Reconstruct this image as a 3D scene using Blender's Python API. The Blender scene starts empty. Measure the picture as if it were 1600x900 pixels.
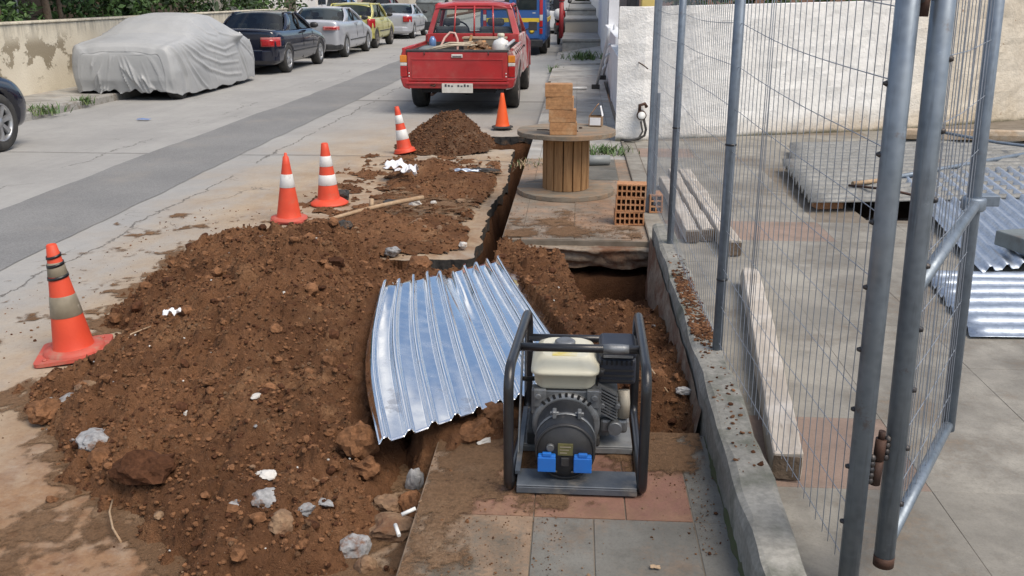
import bpy, bmesh, math, random
import numpy as np
from mathutils import Vector, Matrix, Euler

random.seed(7)
rng = np.random.default_rng(11)
scene = bpy.context.scene
COL = scene.collection
R = math.radians
PI = math.pi

# ------------------------------------------------------------------ camera, sky, sun, exposure
cam_d = bpy.data.cameras.new('camera')
cam = bpy.data.objects.new('camera', cam_d)
COL.objects.link(cam)
cam_d.sensor_width = 36.0
cam_d.lens = 32.4
cam_d.clip_start = 0.05
cam_d.clip_end = 2000
cam.location = (0, 0, 1.58)
cam.rotation_euler = (R(90 - 17.716), 0, R(3.936))
scene.camera = cam

SUN_EL, SUN_AZ = R(56), R(128)       # azimuth clockwise from +Y: high, behind the camera to the right
world = bpy.data.worlds.new('World')
scene.world = world
world.use_nodes = True
nt = world.node_tree
nt.nodes.clear()
wo = nt.nodes.new('ShaderNodeOutputWorld')
bg = nt.nodes.new('ShaderNodeBackground')
sky = nt.nodes.new('ShaderNodeTexSky')
sky.sky_type = 'NISHITA'
sky.sun_disc = False
sky.sun_elevation = SUN_EL
sky.sun_rotation = SUN_AZ
sky.dust_density = 1.5
# scattered white cloud over the blue
tc = nt.nodes.new('ShaderNodeTexCoord')
nz = nt.nodes.new('ShaderNodeTexNoise')
nz.inputs['Scale'].default_value = 2.2
nz.inputs['Detail'].default_value = 7
nz.inputs['Roughness'].default_value = 0.55
nt.links.new(tc.outputs['Generated'], nz.inputs['Vector'])
rmp = nt.nodes.new('ShaderNodeValToRGB')
rmp.color_ramp.elements[0].position = 0.50
rmp.color_ramp.elements[1].position = 0.70
nt.links.new(nz.outputs['Fac'], rmp.inputs['Fac'])
mx = nt.nodes.new('ShaderNodeMix')
mx.data_type = 'RGBA'
mx.inputs[7].default_value = (7.6, 7.5, 7.4, 1)
nt.links.new(rmp.outputs['Color'], mx.inputs[0])
nt.links.new(sky.outputs['Color'], mx.inputs[6])
nt.links.new(mx.outputs[2], bg.inputs['Color'])
bg.inputs['Strength'].default_value = 0.125
nt.links.new(bg.outputs[0], wo.inputs['Surface'])

sun_d = bpy.data.lights.new('sun', 'SUN')
sun_d.energy = 2.6
sun_d.angle = R(36)
sun_d.color = (1.0, 0.90, 0.76)
sun = bpy.data.objects.new('sun', sun_d)
COL.objects.link(sun)
sd = Vector((math.sin(SUN_AZ) * math.cos(SUN_EL), math.cos(SUN_AZ) * math.cos(SUN_EL), math.sin(SUN_EL)))
sun.rotation_euler = sd.to_track_quat('Z', 'Y').to_euler()

scene.view_settings.view_transform = 'Standard'
scene.view_settings.look = 'None'
scene.view_settings.exposure = 0.40
scene.view_settings.gamma = 1.0
try:
    scene.cycles.max_bounces = 8
    scene.cycles.transparent_max_bounces = 12
except Exception:
    pass

# ------------------------------------------------------------------ helpers: meshes
class MB:
    """Collects shapes and links them as one mesh object."""
    def __init__(s):
        s.v, s.f, s.m, s.s = [], [], [], []

    def add(s, vs, fs, mat=0, smooth=False):
        o = len(s.v)
        s.v.extend([tuple(p) for p in vs])
        for f in fs:
            s.f.append(tuple(i + o for i in f)); s.m.append(mat); s.s.append(smooth)
        return s

    def box(s, x0, x1, y0, y1, z0, z1, mat=0, M=None):
        vs = [(x0, y0, z0), (x1, y0, z0), (x1, y1, z0), (x0, y1, z0), (x0, y0, z1), (x1, y0, z1), (x1, y1, z1), (x0, y1, z1)]
        if M is not None:
            vs = [M @ Vector(p) for p in vs]
        return s.add(vs, [(0, 3, 2, 1), (4, 5, 6, 7), (0, 1, 5, 4), (1, 2, 6, 5), (2, 3, 7, 6), (3, 0, 4, 7)], mat)

    def hexa(s, b, t, mat=0):
        """b, t: four points each (bottom and top loop)."""
        return s.add(list(b) + list(t), [(0, 3, 2, 1), (4, 5, 6, 7), (0, 1, 5, 4), (1, 2, 6, 5), (2, 3, 7, 6), (3, 0, 4, 7)], mat)

    def tube(s, pts, r, n=8, mat=0, closed=False, caps=True):
        pts = [Vector(p) for p in pts]
        k = len(pts)
        rs = r if isinstance(r, (list, tuple)) else [r] * k
        up = None
        rings = []
        for i in range(k):
            if closed:
                t = pts[(i + 1) % k] - pts[i - 1]
            else:
                t = pts[min(i + 1, k - 1)] - pts[max(i - 1, 0)]
            t.normalize()
            if up is None:
                up = Vector((0, 0, 1)) if abs(t.z) < .9 else Vector((1, 0, 0))
            a = t.cross(up); a.normalize()
            b = a.cross(t); b.normalize()
            up = b
            rings.append([pts[i] + (a * math.cos(2 * PI * j / n) + b * math.sin(2 * PI * j / n)) * rs[i] for j in range(n)])
        vs = [p for rg in rings for p in rg]
        fs = []
        m = k if closed else k - 1
        for i in range(m):
            i2 = (i + 1) % k
            for j in range(n):
                j2 = (j + 1) % n
                fs.append((i * n + j, i * n + j2, i2 * n + j2, i2 * n + j))
        s.add(vs, fs, mat, True)
        if caps and not closed:
            o = len(s.v) - len(vs)
            s.f.append(tuple(o + j for j in range(n))[::-1]); s.m.append(mat); s.s.append(False)
            s.f.append(tuple(o + (k - 1) * n + j for j in range(n))); s.m.append(mat); s.s.append(False)
        return s

    def lathe(s, prof, n=24, mat=0, M=None, smooth=True, caps=True):
        vs = []
        for r_, z in prof:
            for j in range(n):
                a = 2 * PI * j / n
                p = Vector((r_ * math.cos(a), r_ * math.sin(a), z))
                vs.append(M @ p if M is not None else p)
        fs = []
        for i in range(len(prof) - 1):
            for j in range(n):
                j2 = (j + 1) % n
                fs.append((i * n + j, i * n + j2, (i + 1) * n + j2, (i + 1) * n + j))
        o = len(s.v)
        s.add(vs, fs, mat, smooth)
        if caps:
            s.f.append(tuple(o + j for j in range(n))[::-1]); s.m.append(mat); s.s.append(False)
            s.f.append(tuple(o + (len(prof) - 1) * n + j for j in range(n))); s.m.append(mat); s.s.append(False)
        return s

    def prism(s, poly, z0, z1, M=None, mat=0):
        k = len(poly)
        vs = [Vector((p[0], p[1], z0)) for p in poly] + [Vector((p[0], p[1], z1)) for p in poly]
        if M is not None:
            vs = [M @ p for p in vs]
        fs = [tuple(range(k))[::-1], tuple(range(k, 2 * k))] + [(i, (i + 1) % k, k + (i + 1) % k, k + i) for i in range(k)]
        return s.add(vs, fs, mat)

    def grid(s, fn, nu, nv, mat=0, smooth=True, closed_u=False):
        vs = [fn(i / nu, j / nv) for j in range(nv + 1) for i in range(nu + 1)]
        fs = [(j * (nu + 1) + i, j * (nu + 1) + i + 1, (j + 1) * (nu + 1) + i + 1, (j + 1) * (nu + 1) + i) for j in range(nv) for i in range(nu)]
        return s.add(vs, fs, mat, smooth)

    def obj(s, name, mats, parent=None, off=None, bevel=0, seg=2, sub=0, thick=0, smooth=None, loc=None):
        me = bpy.data.meshes.new(name)
        vs = s.v
        if off is not None:
            vs = [(p[0] - off[0], p[1] - off[1], p[2] - off[2]) for p in vs]
        me.from_pydata(vs, [], s.f)
        if not isinstance(mats, (list, tuple)):
            mats = [mats]
        for m in mats:
            me.materials.append(m)
        me.polygons.foreach_set('material_index', s.m)
        me.polygons.foreach_set('use_smooth', s.s if smooth is None else [smooth] * len(s.f))
        me.update()
        bm = bmesh.new(); bm.from_mesh(me)
        bmesh.ops.recalc_face_normals(bm, faces=bm.faces)
        bm.to_mesh(me); bm.free()
        o = bpy.data.objects.new(name, me)
        COL.objects.link(o)
        if parent: o.parent = parent
        if loc: o.location = loc
        if thick:
            md = o.modifiers.new('thick', 'SOLIDIFY'); md.thickness = thick; md.offset = 0
        if sub:
            md = o.modifiers.new('sub', 'SUBSURF'); md.levels = sub; md.render_levels = sub
        if bevel:
            md = o.modifiers.new('bevel', 'BEVEL'); md.width = bevel; md.segments = seg; md.limit_method = 'ANGLE'; md.angle_limit = R(40)
        return o


def np_mesh(name, V, F, mats, parent=None, smooth=False, midx=None):
    """V (n,3) array, F (m,k) array of equal-sized faces."""
    me = bpy.data.meshes.new(name)
    V = np.asarray(V, dtype=np.float32); F = np.asarray(F, dtype=np.int32)
    k = F.shape[1]
    me.vertices.add(len(V)); me.vertices.foreach_set('co', V.ravel())
    me.loops.add(F.size); me.loops.foreach_set('vertex_index', F.ravel())
    me.polygons.add(len(F))
    me.polygons.foreach_set('loop_start', np.arange(len(F), dtype=np.int32) * k)
    me.polygons.foreach_set('loop_total', np.full(len(F), k, dtype=np.int32))
    for m in (mats if isinstance(mats, (list, tuple)) else [mats]):
        me.materials.append(m)
    if midx is not None:
        me.polygons.foreach_set('material_index', np.asarray(midx, dtype=np.int32))
    me.polygons.foreach_set('use_smooth', np.full(len(F), smooth, dtype=bool))
    me.update(calc_edges=True); me.validate()
    o = bpy.data.objects.new(name, me)
    COL.objects.link(o)
    if parent: o.parent = parent
    return o


def tag(o, label=None, cat=None, group=None, kind=None):
    if label: o['label'] = label
    if cat: o['category'] = cat
    if group: o['group'] = group
    if kind: o['kind'] = kind
    return o


def thing(name, label, cat, loc=(0, 0, 0), rz=0, group=None, rot=None):
    o = bpy.data.objects.new(name, None)
    COL.objects.link(o)
    o.empty_display_size = .1
    o.location = loc
    o.rotation_euler = rot if rot else (0, 0, rz)
    return tag(o, label, cat, group)


def copy_tree(o, parent=None):
    c = o.copy(); COL.objects.link(c)
    c.parent = parent
    for ch in list(o.children):
        copy_tree(ch, c)
    return c


def TM(loc=(0, 0, 0), rot=(0, 0, 0), sc=(1, 1, 1)):
    return Matrix.LocRotScale(Vector(loc), Euler(rot), Vector(sc))


def frame_between(p, q):
    """matrix whose +X runs from p to q, origin at p."""
    p, q = Vector(p), Vector(q)
    x = (q - p).normalized()
    y = Vector((0, 0, 1)).cross(x)
    if y.length < 1e-4: y = Vector((0, 1, 0))
    y.normalize()
    z = x.cross(y)
    return Matrix(((x.x, y.x, z.x, p.x), (x.y, y.y, z.y, p.y), (x.z, y.z, z.z, p.z), (0, 0, 0, 1)))

# ------------------------------------------------------------------ helpers: noise
_perm = rng.permutation(512)
_grad = rng.normal(size=(512, 2)); _grad /= np.linalg.norm(_grad, axis=1)[:, None]

def pnoise(x, y):
    x = np.asarray(x, float); y = np.asarray(y, float)
    xi = np.floor(x).astype(int); yi = np.floor(y).astype(int)
    xf = x - xi; yf = y - yi
    u = xf * xf * xf * (xf * (xf * 6 - 15) + 10); v = yf * yf * yf * (yf * (yf * 6 - 15) + 10)
    def g(ix, iy, dx, dy):
        h = _perm[(_perm[ix & 511] + iy) & 511]
        gr = _grad[h]
        return gr[..., 0] * dx + gr[..., 1] * dy
    n00 = g(xi, yi, xf, yf); n10 = g(xi + 1, yi, xf - 1, yf)
    n01 = g(xi, yi + 1, xf, yf - 1); n11 = g(xi + 1, yi + 1, xf - 1, yf - 1)
    return ((n00 * (1 - u) + n10 * u) * (1 - v) + (n01 * (1 - u) + n11 * u) * v) * 1.5

def fbm(x, y, oct=5, gain=.5):
    s = 0; a = 1; f = 1
    for i in range(oct):
        s = s + a * pnoise(np.asarray(x) * f + 17.3 * i, np.asarray(y) * f + 9.1 * i); a *= gain; f *= 2.03
    return s

def sstep(a, b, x):
    t = np.clip((np.asarray(x, float) - a) / (b - a), 0, 1)
    return t * t * (3 - 2 * t)

# ------------------------------------------------------------------ helpers: materials
def newmat(name):
    m = bpy.data.materials.new(name); m.use_nodes = True
    nt = m.node_tree
    return m, nt, nt.nodes['Principled BSDF']

def nd(nt, t, **kw):
    n = nt.nodes.new(t)
    for k, v in kw.items():
        if k.startswith('i_'):
            key = k[2:].replace('_', ' ')
            n.inputs[key].default_value = v
        else:
            setattr(n, k, v)
    return n

def c4(c): return (c[0], c[1], c[2], 1)

def mixc(nt, fac, a, b, blend='MIX'):
    n = nt.nodes.new('ShaderNodeMix'); n.data_type = 'RGBA'; n.blend_type = blend
    for sock, v in ((0, fac), (6, a), (7, b)):
        if hasattr(v, 'is_linked') or hasattr(v, 'links'):
            nt.links.new(v, n.inputs[sock])
        elif sock == 0:
            n.inputs[0].default_value = v
        else:
            n.inputs[sock].default_value = c4(v)
    return n.outputs[2]

def mth(nt, op, a, b=None, clamp=False):
    n = nt.nodes.new('ShaderNodeMath'); n.operation = op; n.use_clamp = clamp
    for i, v in ((0, a), (1, b)):
        if v is None: continue
        if hasattr(v, 'links'): nt.links.new(v, n.inputs[i])
        else: n.inputs[i].default_value = v
    return n.outputs[0]

def mrange(nt, v, a, b, c=0., d=1.):
    n = nt.nodes.new('ShaderNodeMapRange'); n.interpolation_type = 'SMOOTHSTEP'
    nt.links.new(v, n.inputs[0])
    for i, q in ((1, a), (2, b), (3, c), (4, d)): n.inputs[i].default_value = q
    return n.outputs[0]

def noise(nt, vec, scale, detail=5, rough=.55, dist=0.):
    n = nt.nodes.new('ShaderNodeTexNoise')
    n.inputs['Scale'].default_value = scale; n.inputs['Detail'].default_value = detail
    n.inputs['Roughness'].default_value = rough; n.inputs['Distortion'].default_value = dist
    if vec is not None: nt.links.new(vec, n.inputs['Vector'])
    return n.outputs['Fac']

def coords(nt, rnd=True, scale=None):
    tc = nt.nodes.new('ShaderNodeTexCoord')
    out = tc.outputs['Object']
    if rnd:
        oi = nt.nodes.new('ShaderNodeObjectInfo')
        a = nt.nodes.new('ShaderNodeVectorMath'); a.operation = 'ADD'
        s = nt.nodes.new('ShaderNodeVectorMath'); s.operation = 'SCALE'
        cb = nt.nodes.new('ShaderNodeCombineXYZ')
        for i in range(3): nt.links.new(oi.outputs['Random'], cb.inputs[i])
        nt.links.new(cb.outputs[0], s.inputs[0]); s.inputs['Scale'].default_value = 31.
        nt.links.new(out, a.inputs[0]); nt.links.new(s.outputs[0], a.inputs[1])
        out = a.outputs[0]
    if scale:
        mp = nt.nodes.new('ShaderNodeMapping'); mp.inputs['Scale'].default_value = scale
        nt.links.new(out, mp.inputs['Vector']); out = mp.outputs[0]
    return out

def bump(nt, bsdf, h, strength=.3, dist=.01):
    b = nt.nodes.new('ShaderNodeBump'); b.inputs['Strength'].default_value = strength; b.inputs['Distance'].default_value = dist
    nt.links.new(h, b.inputs['Height']); nt.links.new(b.outputs[0], bsdf.inputs['Normal'])
    return b

def surf(name, a, b=None, scale=6., rough=.7, metal=0., bumps=.15, bscale=60., spec=.5, grain=.0, dirt=None, dscale=2., dlo=.5, dhi=.7, stretch=None, rrange=0., coat=0., rnd=True, damt=1., bdist=.004):
    """two-tone noise colour + optional dirt layer + fine bump."""
    m, nt, p = newmat(name)
    v = coords(nt, rnd, stretch)
    b = b or tuple(x * .75 for x in a)
    f = mrange(nt, noise(nt, v, scale, 6, .6), .3, .7)
    col = mixc(nt, f, a, b)
    if grain:
        g = mrange(nt, noise(nt, v, bscale * 1.3, 3, .6), .25, .75, 1 - grain, 1 + grain)
        vm = nt.nodes.new('ShaderNodeVectorMath'); vm.operation = 'SCALE'
        nt.links.new(col, vm.inputs[0]); nt.links.new(g, vm.inputs['Scale']); col = vm.outputs[0]
    if dirt:
        df = mrange(nt, noise(nt, v, dscale, 8, .68), dlo, dhi, 0, damt)
        col = mixc(nt, df, col, dirt)
    nt.links.new(col, p.inputs['Base Color'])
    p.inputs['Metallic'].default_value = metal
    p.inputs['Specular IOR Level'].default_value = spec
    p.inputs['Coat Weight'].default_value = coat
    if rrange:
        nt.links.new(mrange(nt, noise(nt, v, scale * 1.7, 4), .3, .7, max(0, rough - rrange), min(1, rough + rrange)), p.inputs['Roughness'])
    else:
        p.inputs['Roughness'].default_value = rough
    if bumps:
        bump(nt, p, noise(nt, v, bscale, 5, .6), bumps, bdist)
    return m

M = {}
M['black_rubber'] = surf('black_rubber', (.022, .022, .023), (.05, .047, .042), 9, .8, bumps=.2, bscale=90)
M['black_plastic'] = surf('black_plastic', (.02, .02, .022), (.035, .034, .034), 12, .45, bumps=.1)
M['dark_void'] = surf('dark_void', (.012, .012, .013), None, 6, .9, bumps=0)
M['rim'] = surf('alloy_rim', (.45, .46, .47), (.33, .33, .34), 9, .35, .7, bumps=.05)
M['rim_steel'] = surf('steel_rim', (.2, .19, .18), (.12, .1, .09), 20, .6, .3)
M['white_plastic'] = surf('white_plastic', (.72, .72, .70), (.62, .62, .6), 8, .4, bumps=.03)
M['paper'] = surf('paper', (.8, .8, .82), (.68, .69, .72), 20, .8)
M['plate'] = surf('plate_white', (.62, .61, .56), (.52, .5, .45), 15, .5, dirt=(.3, .26, .2), dscale=10, dlo=.55, dhi=.8)
M['plate_ink'] = surf('plate_ink', (.05, .05, .06), None, 6, .6, bumps=0)
M['red_lens'] = surf('red_lens', (.42, .02, .02), (.3, .012, .015), 20, .15, bumps=0, coat=.5)
M['amber_lens'] = surf('amber_lens', (.7, .24, .03), (.6, .18, .02), 20, .18, bumps=0, coat=.5)
M['clear_lens'] = surf('clear_lens', (.65, .62, .58), (.5, .48, .46), 20, .15, bumps=0, coat=.5)
M['pink_lens'] = surf('pink_lens', (.55, .2, .18), (.45, .12, .12), 20, .15, bumps=0, coat=.5)
M['chrome'] = surf('chrome', (.7, .7, .7), (.6, .6, .6), 10, .15, 1., bumps=0)
M['aluminium'] = surf('aluminium', (.6, .61, .62), (.5, .51, .52), 10, .4, .3, bumps=.05)

def car_paint(name, c, metal=0., rough=.28, dirt=.25):
    return surf(name, c, tuple(x * .9 for x in c), 3, rough, metal, bumps=0, coat=.6, dirt=(.32, .29, .24), dscale=3, dlo=.5, dhi=.95, damt=dirt, rrange=.06)
M['navy'] = car_paint('navy_paint', (.006, .008, .020), 0, .12, .06)
M['silver'] = car_paint('silver_paint', (.52, .53, .56), .45, .35)
M['yellow'] = car_paint('yellow_paint', (.50, .46, .14), .1, .35)
M['skyblue'] = car_paint('blue_paint', (.12, .22, .42), .2)
M['maroon'] = car_paint('maroon_paint', (.12, .02, .03), .1)
M['white_car'] = car_paint('white_car_paint', (.72, .72, .72), 0)
M['van_blue'] = car_paint('van_blue_paint', (.022, .10, .31), 0, .35, .2)
M['van_yellow'] = surf('van_yellow', (.72, .50, .03), (.62, .43, .03), 6, .4, bumps=0)
M['van_red'] = surf('van_red', (.5, .03, .04), (.4, .02, .03), 6, .35, bumps=0)

def red_paint():
    m, nt, p = newmat('faded_red_paint')
    v = coords(nt, False)
    f = mrange(nt, noise(nt, v, 2.2, 6, .6), .3, .7)
    col = mixc(nt, f, (.44, .024, .026), (.33, .02, .022))
    chips = mrange(nt, noise(nt, v, 26, 6, .7), .68, .72, 0, .9)
    col = mixc(nt, chips, col, (.36, .2, .16))
    dust = mrange(nt, noise(nt, v, 4, 8, .7), .45, .85, 0, .35)
    col = mixc(nt, dust, col, (.35, .22, .17))
    nt.links.new(col, p.inputs['Base Color'])
    p.inputs['Roughness'].default_value = .34
    p.inputs['Coat Weight'].default_value = .5
    return m
M['red'] = red_paint()
M['worn_side'] = surf('worn_flank_paint', (.34, .05, .05), (.42, .34, .31), 5, .5, bumps=.05, dirt=(.5, .46, .43), dscale=5, dlo=.45, dhi=.6)
M['bed_liner'] = surf('bed_liner', (.035, .035, .04), (.06, .055, .05), 8, .7, bumps=.2, dirt=(.2, .16, .12), dscale=5, dlo=.55, dhi=.8)

def glass_dark(name, base=(.02, .028, .03)):
    m, nt, p = newmat(name)
    p.inputs['Base Color'].default_value = c4(base)
    p.inputs['Roughness'].default_value = .04
    p.inputs['Specular IOR Level'].default_value = .8
    return m
M['car_glass'] = glass_dark('car_glass')

def glass_clear():
    m, nt, p = newmat('clear_glass')
    tr = nt.nodes.new('ShaderNodeBsdfTransparent'); tr.inputs[0].default_value = (.82, .86, .86, 1)
    gl = nt.nodes.new('ShaderNodeBsdfGlossy'); gl.inputs['Roughness'].default_value = .03
    fr = nt.nodes.new('ShaderNodeFresnel'); fr.inputs[0].default_value = 1.5
    ms = nt.nodes.new('ShaderNodeMixShader')
    nt.links.new(fr.outputs[0], ms.inputs[0]); nt.links.new(tr.outputs[0], ms.inputs[1]); nt.links.new(gl.outputs[0], ms.inputs[2])
    nt.links.new(ms.outputs[0], nt.nodes['Material Output'].inputs['Surface'])
    return m
M['clear_glass'] = glass_clear()
def glass_tint():
    m = glass_clear(); m.name = 'tinted_glass'
    for n in m.node_tree.nodes:
        if n.type == 'BSDF_TRANSPARENT': n.inputs[0].default_value = (.50, .58, .56, 1)
        if n.type == 'FRESNEL': n.inputs[0].default_value = 1.7
    return m
M['tinted_glass'] = glass_tint()

M['soil'] = None
def soil_mat(name='brown_soil', a=(.262, .128, .064), b=(.135, .063, .032), c=(.40, .225, .118)):
    m, nt, p = newmat(name)
    v = coords(nt, False)
    col = mixc(nt, mrange(nt, noise(nt, v, 1.15, 9, .7), .40, .60), a, b)
    col = mixc(nt, mrange(nt, noise(nt, v, 3.2, 9, .72), .50, .70, 0, .85), col, c)
    col = mixc(nt, mrange(nt, noise(nt, v, 24, 6, .75), .5, .7, 0, .45), col, tuple(q * .6 for q in b))
    col = mixc(nt, mrange(nt, noise(nt, v, 70, 4, .7), .35, .75), col, tuple(x * .62 for x in a))
    gv = nt.nodes.new('ShaderNodeTexVoronoi'); gv.inputs['Scale'].default_value = 95; nt.links.new(v, gv.inputs['Vector'])
    sp = mth(nt, 'MULTIPLY', mrange(nt, gv.outputs['Distance'], .10, .2, 1, 0), mrange(nt, noise(nt, v, 40, 2), .58, .66))
    col = mixc(nt, sp, col, (.33, .25, .18))
    nt.links.new(col, p.inputs['Base Color'])
    p.inputs['Roughness'].default_value = .95; p.inputs['Specular IOR Level'].default_value = .15
    h = mth(nt, 'ADD', noise(nt, v, 48, 7, .75), mth(nt, 'MULTIPLY', noise(nt, v, 170, 3, .7), .7))
    bump(nt, p, h, 1.0, .02)
    return m
M['soil'] = soil_mat()
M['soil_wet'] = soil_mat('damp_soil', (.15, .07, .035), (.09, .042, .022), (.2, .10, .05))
M['soil_pale'] = soil_mat('pale_soil', (.25, .138, .074), (.17, .088, .046), (.36, .235, .145))
M['soil_film'] = soil_mat('trodden_soil', (.29, .165, .09), (.205, .112, .06), (.38, .25, .155))
M['soil_dry'] = soil_mat('dry_grey_soil', (.17, .092, .052), (.10, .05, .028), (.26, .17, .11))
def clod_mat(name, a):
    return surf(name, a, tuple(x * .6 for x in a), 14, .95, bumps=.6, bscale=60, spec=.15, grain=.3, bdist=.01)
M['clod'] = clod_mat('soil_clod', (.215, .105, .052))
M['clod_dark'] = clod_mat('soil_clod_dark', (.09, .039, .02))
M['stone_grey'] = surf('grey_stone', (.33, .33, .33), (.2, .2, .205), 16, .85, bumps=.5, bscale=45, grain=.25, dirt=(.16, .08, .045), dscale=14, dlo=.52, dhi=.66, bdist=.01)
M['stone_tan'] = surf('tan_stone', (.26, .17, .10), (.17, .1, .058), 10, .9, bumps=.5, bscale=45, grain=.25, dirt=(.15, .07, .035), dscale=7, dlo=.5, dhi=.7, bdist=.01)
M['stone_white'] = surf('white_stone', (.6, .58, .54), (.42, .4, .37), 16, .85, bumps=.4, bscale=45, dirt=(.22, .12, .07), dscale=14, dlo=.55, dhi=.7)
M['asphalt_dark'] = surf('asphalt_edge', (.018, .018, .019), (.05, .046, .042), 25, .85, bumps=.6, bscale=50, dirt=(.15, .09, .055), dscale=10, dlo=.52, dhi=.68, bdist=.01)

def road_mat():
    m, nt, p = newmat('worn_road')
    v = coords(nt, False)
    sx = nt.nodes.new('ShaderNodeSeparateXYZ'); nt.links.new(v, sx.inputs[0])
    X, Y = sx.outputs[0], sx.outputs[1]
    base = mixc(nt, mrange(nt, noise(nt, v, .8, 9, .68), .3, .7), (.335, .33, .315), (.25, .247, .24))
    base = mixc(nt, mrange(nt, noise(nt, coords(nt, False, (1.6, .12, 1)), 2.2, 7, .65), .5, .72, 0, .5), base, (.20, .2, .197))
    base = mixc(nt, mrange(nt, noise(nt, v, 2.6, 8, .72), .62, .72, 0, .55), base, (.15, .147, .14))
    base = mixc(nt, mrange(nt, noise(nt, v, 9, 6, .7), .4, .8, 0, .45), base, (.21, .205, .2))
    # aggregate
    vo = nt.nodes.new('ShaderNodeTexVoronoi'); vo.inputs['Scale'].default_value = 120; nt.links.new(v, vo.inputs['Vector'])
    base = mixc(nt, mrange(nt, vo.outputs['Distance'], 0, .6, .0, .3), base, (.40, .39, .37))
    # sandy dust trodden over the road round the dig
    wob = mth(nt, 'MULTIPLY', mth(nt, 'SUBTRACT', noise(nt, v, .9, 6, .65), .5), 2.2)
    fx = mrange(nt, mth(nt, 'ADD', X, wob), -3.5, -2.2)
    fy = mrange(nt, mth(nt, 'ADD', Y, mth(nt, 'MULTIPLY', wob, 2.)), 8.5, 13.5, 1, 0)
    dust = mth(nt, 'MULTIPLY', fx, fy)
    streak = mrange(nt, noise(nt, coords(nt, False, (1.2, .45, 1)), 3.2, 8, .7), .30, .56, .45, 1)
    dust = mth(nt, 'MULTIPLY', dust, streak)
    dcol = mixc(nt, mrange(nt, noise(nt, v, 2.1, 8, .7), .35, .66), (.42, .335, .24), (.33, .245, .16))
    dcol = mixc(nt, mrange(nt, noise(nt, v, 38, 5, .7), .5, .75, 0, .6), dcol, (.19, .11, .06))
    col = mixc(nt, mth(nt, 'MULTIPLY', dust, .92), base, dcol)
    # heavy brown soil staining next to the heap
    near = mth(nt, 'MULTIPLY', mrange(nt, mth(nt, 'ADD', X, mth(nt, 'MULTIPLY', wob, .45)), -2.75, -1.75), mrange(nt, mth(nt, 'ADD', Y, wob), 8.0, 10.2, 1, 0))
    near = mth(nt, 'MULTIPLY', near, mrange(nt, noise(nt, v, 4.5, 8, .72), .36, .6, .15, 1))
    scol = mixc(nt, mrange(nt, noise(nt, v, 6, 7, .7), .35, .65), (.215, .125, .07), (.33, .235, .155))
    col = mixc(nt, mth(nt, 'MULTIPLY', near, .85), col, scol)
    # trodden brown soil at the front of the heap
    ddx = mth(nt, 'ADD', X, 1.35); ddy = mth(nt, 'SUBTRACT', Y, 2.45)
    rr = mth(nt, 'ADD', mth(nt, 'SQRT', mth(nt, 'ADD', mth(nt, 'MULTIPLY', ddx, ddx), mth(nt, 'MULTIPLY', ddy, ddy))), mth(nt, 'MULTIPLY', wob, .35))
    tr_ = mth(nt, 'MULTIPLY', mrange(nt, rr, .35, 1.15, 1, 0), mrange(nt, noise(nt, v, 7, 9, .75), .36, .6, .35, 1))
    tcol = mixc(nt, mrange(nt, noise(nt, v, 11, 8, .75), .35, .65), (.175, .085, .042), (.28, .165, .09))
    col = mixc(nt, mth(nt, 'MULTIPLY', tr_, .9), col, tcol)
    # cracks: one long one along the road, joints across it
    w1 = mth(nt, 'MULTIPLY', mth(nt, 'SUBTRACT', noise(nt, v, 1.3, 9, .72), .5), .42)
    cr = mth(nt, 'ABSOLUTE', mth(nt, 'ADD', mth(nt, 'ADD', X, 3.12), w1))
    c1 = mth(nt, 'MULTIPLY', mrange(nt, cr, .002, .012, 1, 0), mrange(nt, noise(nt, v, 1.1, 2), .36, .45))
    cr2 = mth(nt, 'ABSOLUTE', mth(nt, 'ADD', mth(nt, 'ADD', X, 4.85), mth(nt, 'MULTIPLY', w1, 1.4)))
    c2 = mth(nt, 'MULTIPLY', mrange(nt, cr2, .002, .012, .8, 0), mrange(nt, noise(nt, v, .9, 2), .45, .52))
    yy = mth(nt, 'ABSOLUTE', mth(nt, 'ADD', mth(nt, 'SUBTRACT', Y, 9.25), mth(nt, 'MULTIPLY', w1, .5)))
    c3 = mrange(nt, yy, .01, .05, .55, 0)
    yy2 = mth(nt, 'ABSOLUTE', mth(nt, 'ADD', mth(nt, 'SUBTRACT', Y, 14.3), mth(nt, 'MULTIPLY', w1, .4)))
    c4_ = mth(nt, 'MULTIPLY', mrange(nt, yy2, .03, .12, .6, 0), mrange(nt, X, -3.6, -3.3))
    vc = nt.nodes.new('ShaderNodeTexVoronoi'); vc.feature = 'DISTANCE_TO_EDGE'; vc.inputs['Scale'].default_value = .55
    dv = nt.nodes.new('ShaderNodeVectorMath'); dv.operation = 'ADD'
    nz = nt.nodes.new('ShaderNodeTexNoise'); nz.inputs['Scale'].default_value = 2.5; nz.inputs['Detail'].default_value = 6
    nt.links.new(v, nz.inputs['Vector']); nt.links.new(v, dv.inputs[0]); nt.links.new(nz.outputs['Color'], dv.inputs[1]); nt.links.new(dv.outputs[0], vc.inputs['Vector'])
    c5 = mth(nt, 'MULTIPLY', mrange(nt, vc.outputs['Distance'], .001, .007, .7, 0), mrange(nt, noise(nt, v, .5, 2), .55, .62))
    crk = mth(nt, 'MAXIMUM', mth(nt, 'MAXIMUM', c1, c2), mth(nt, 'MAXIMUM', mth(nt, 'MAXIMUM', c3, c4_), c5))
    col = mixc(nt, mth(nt, 'MULTIPLY', crk, .8), col, (.075, .068, .06))
    nt.links.new(col, p.inputs['Base Color'])
    p.inputs['Roughness'].default_value = .88; p.inputs['Specular IOR Level'].default_value = .25
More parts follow.
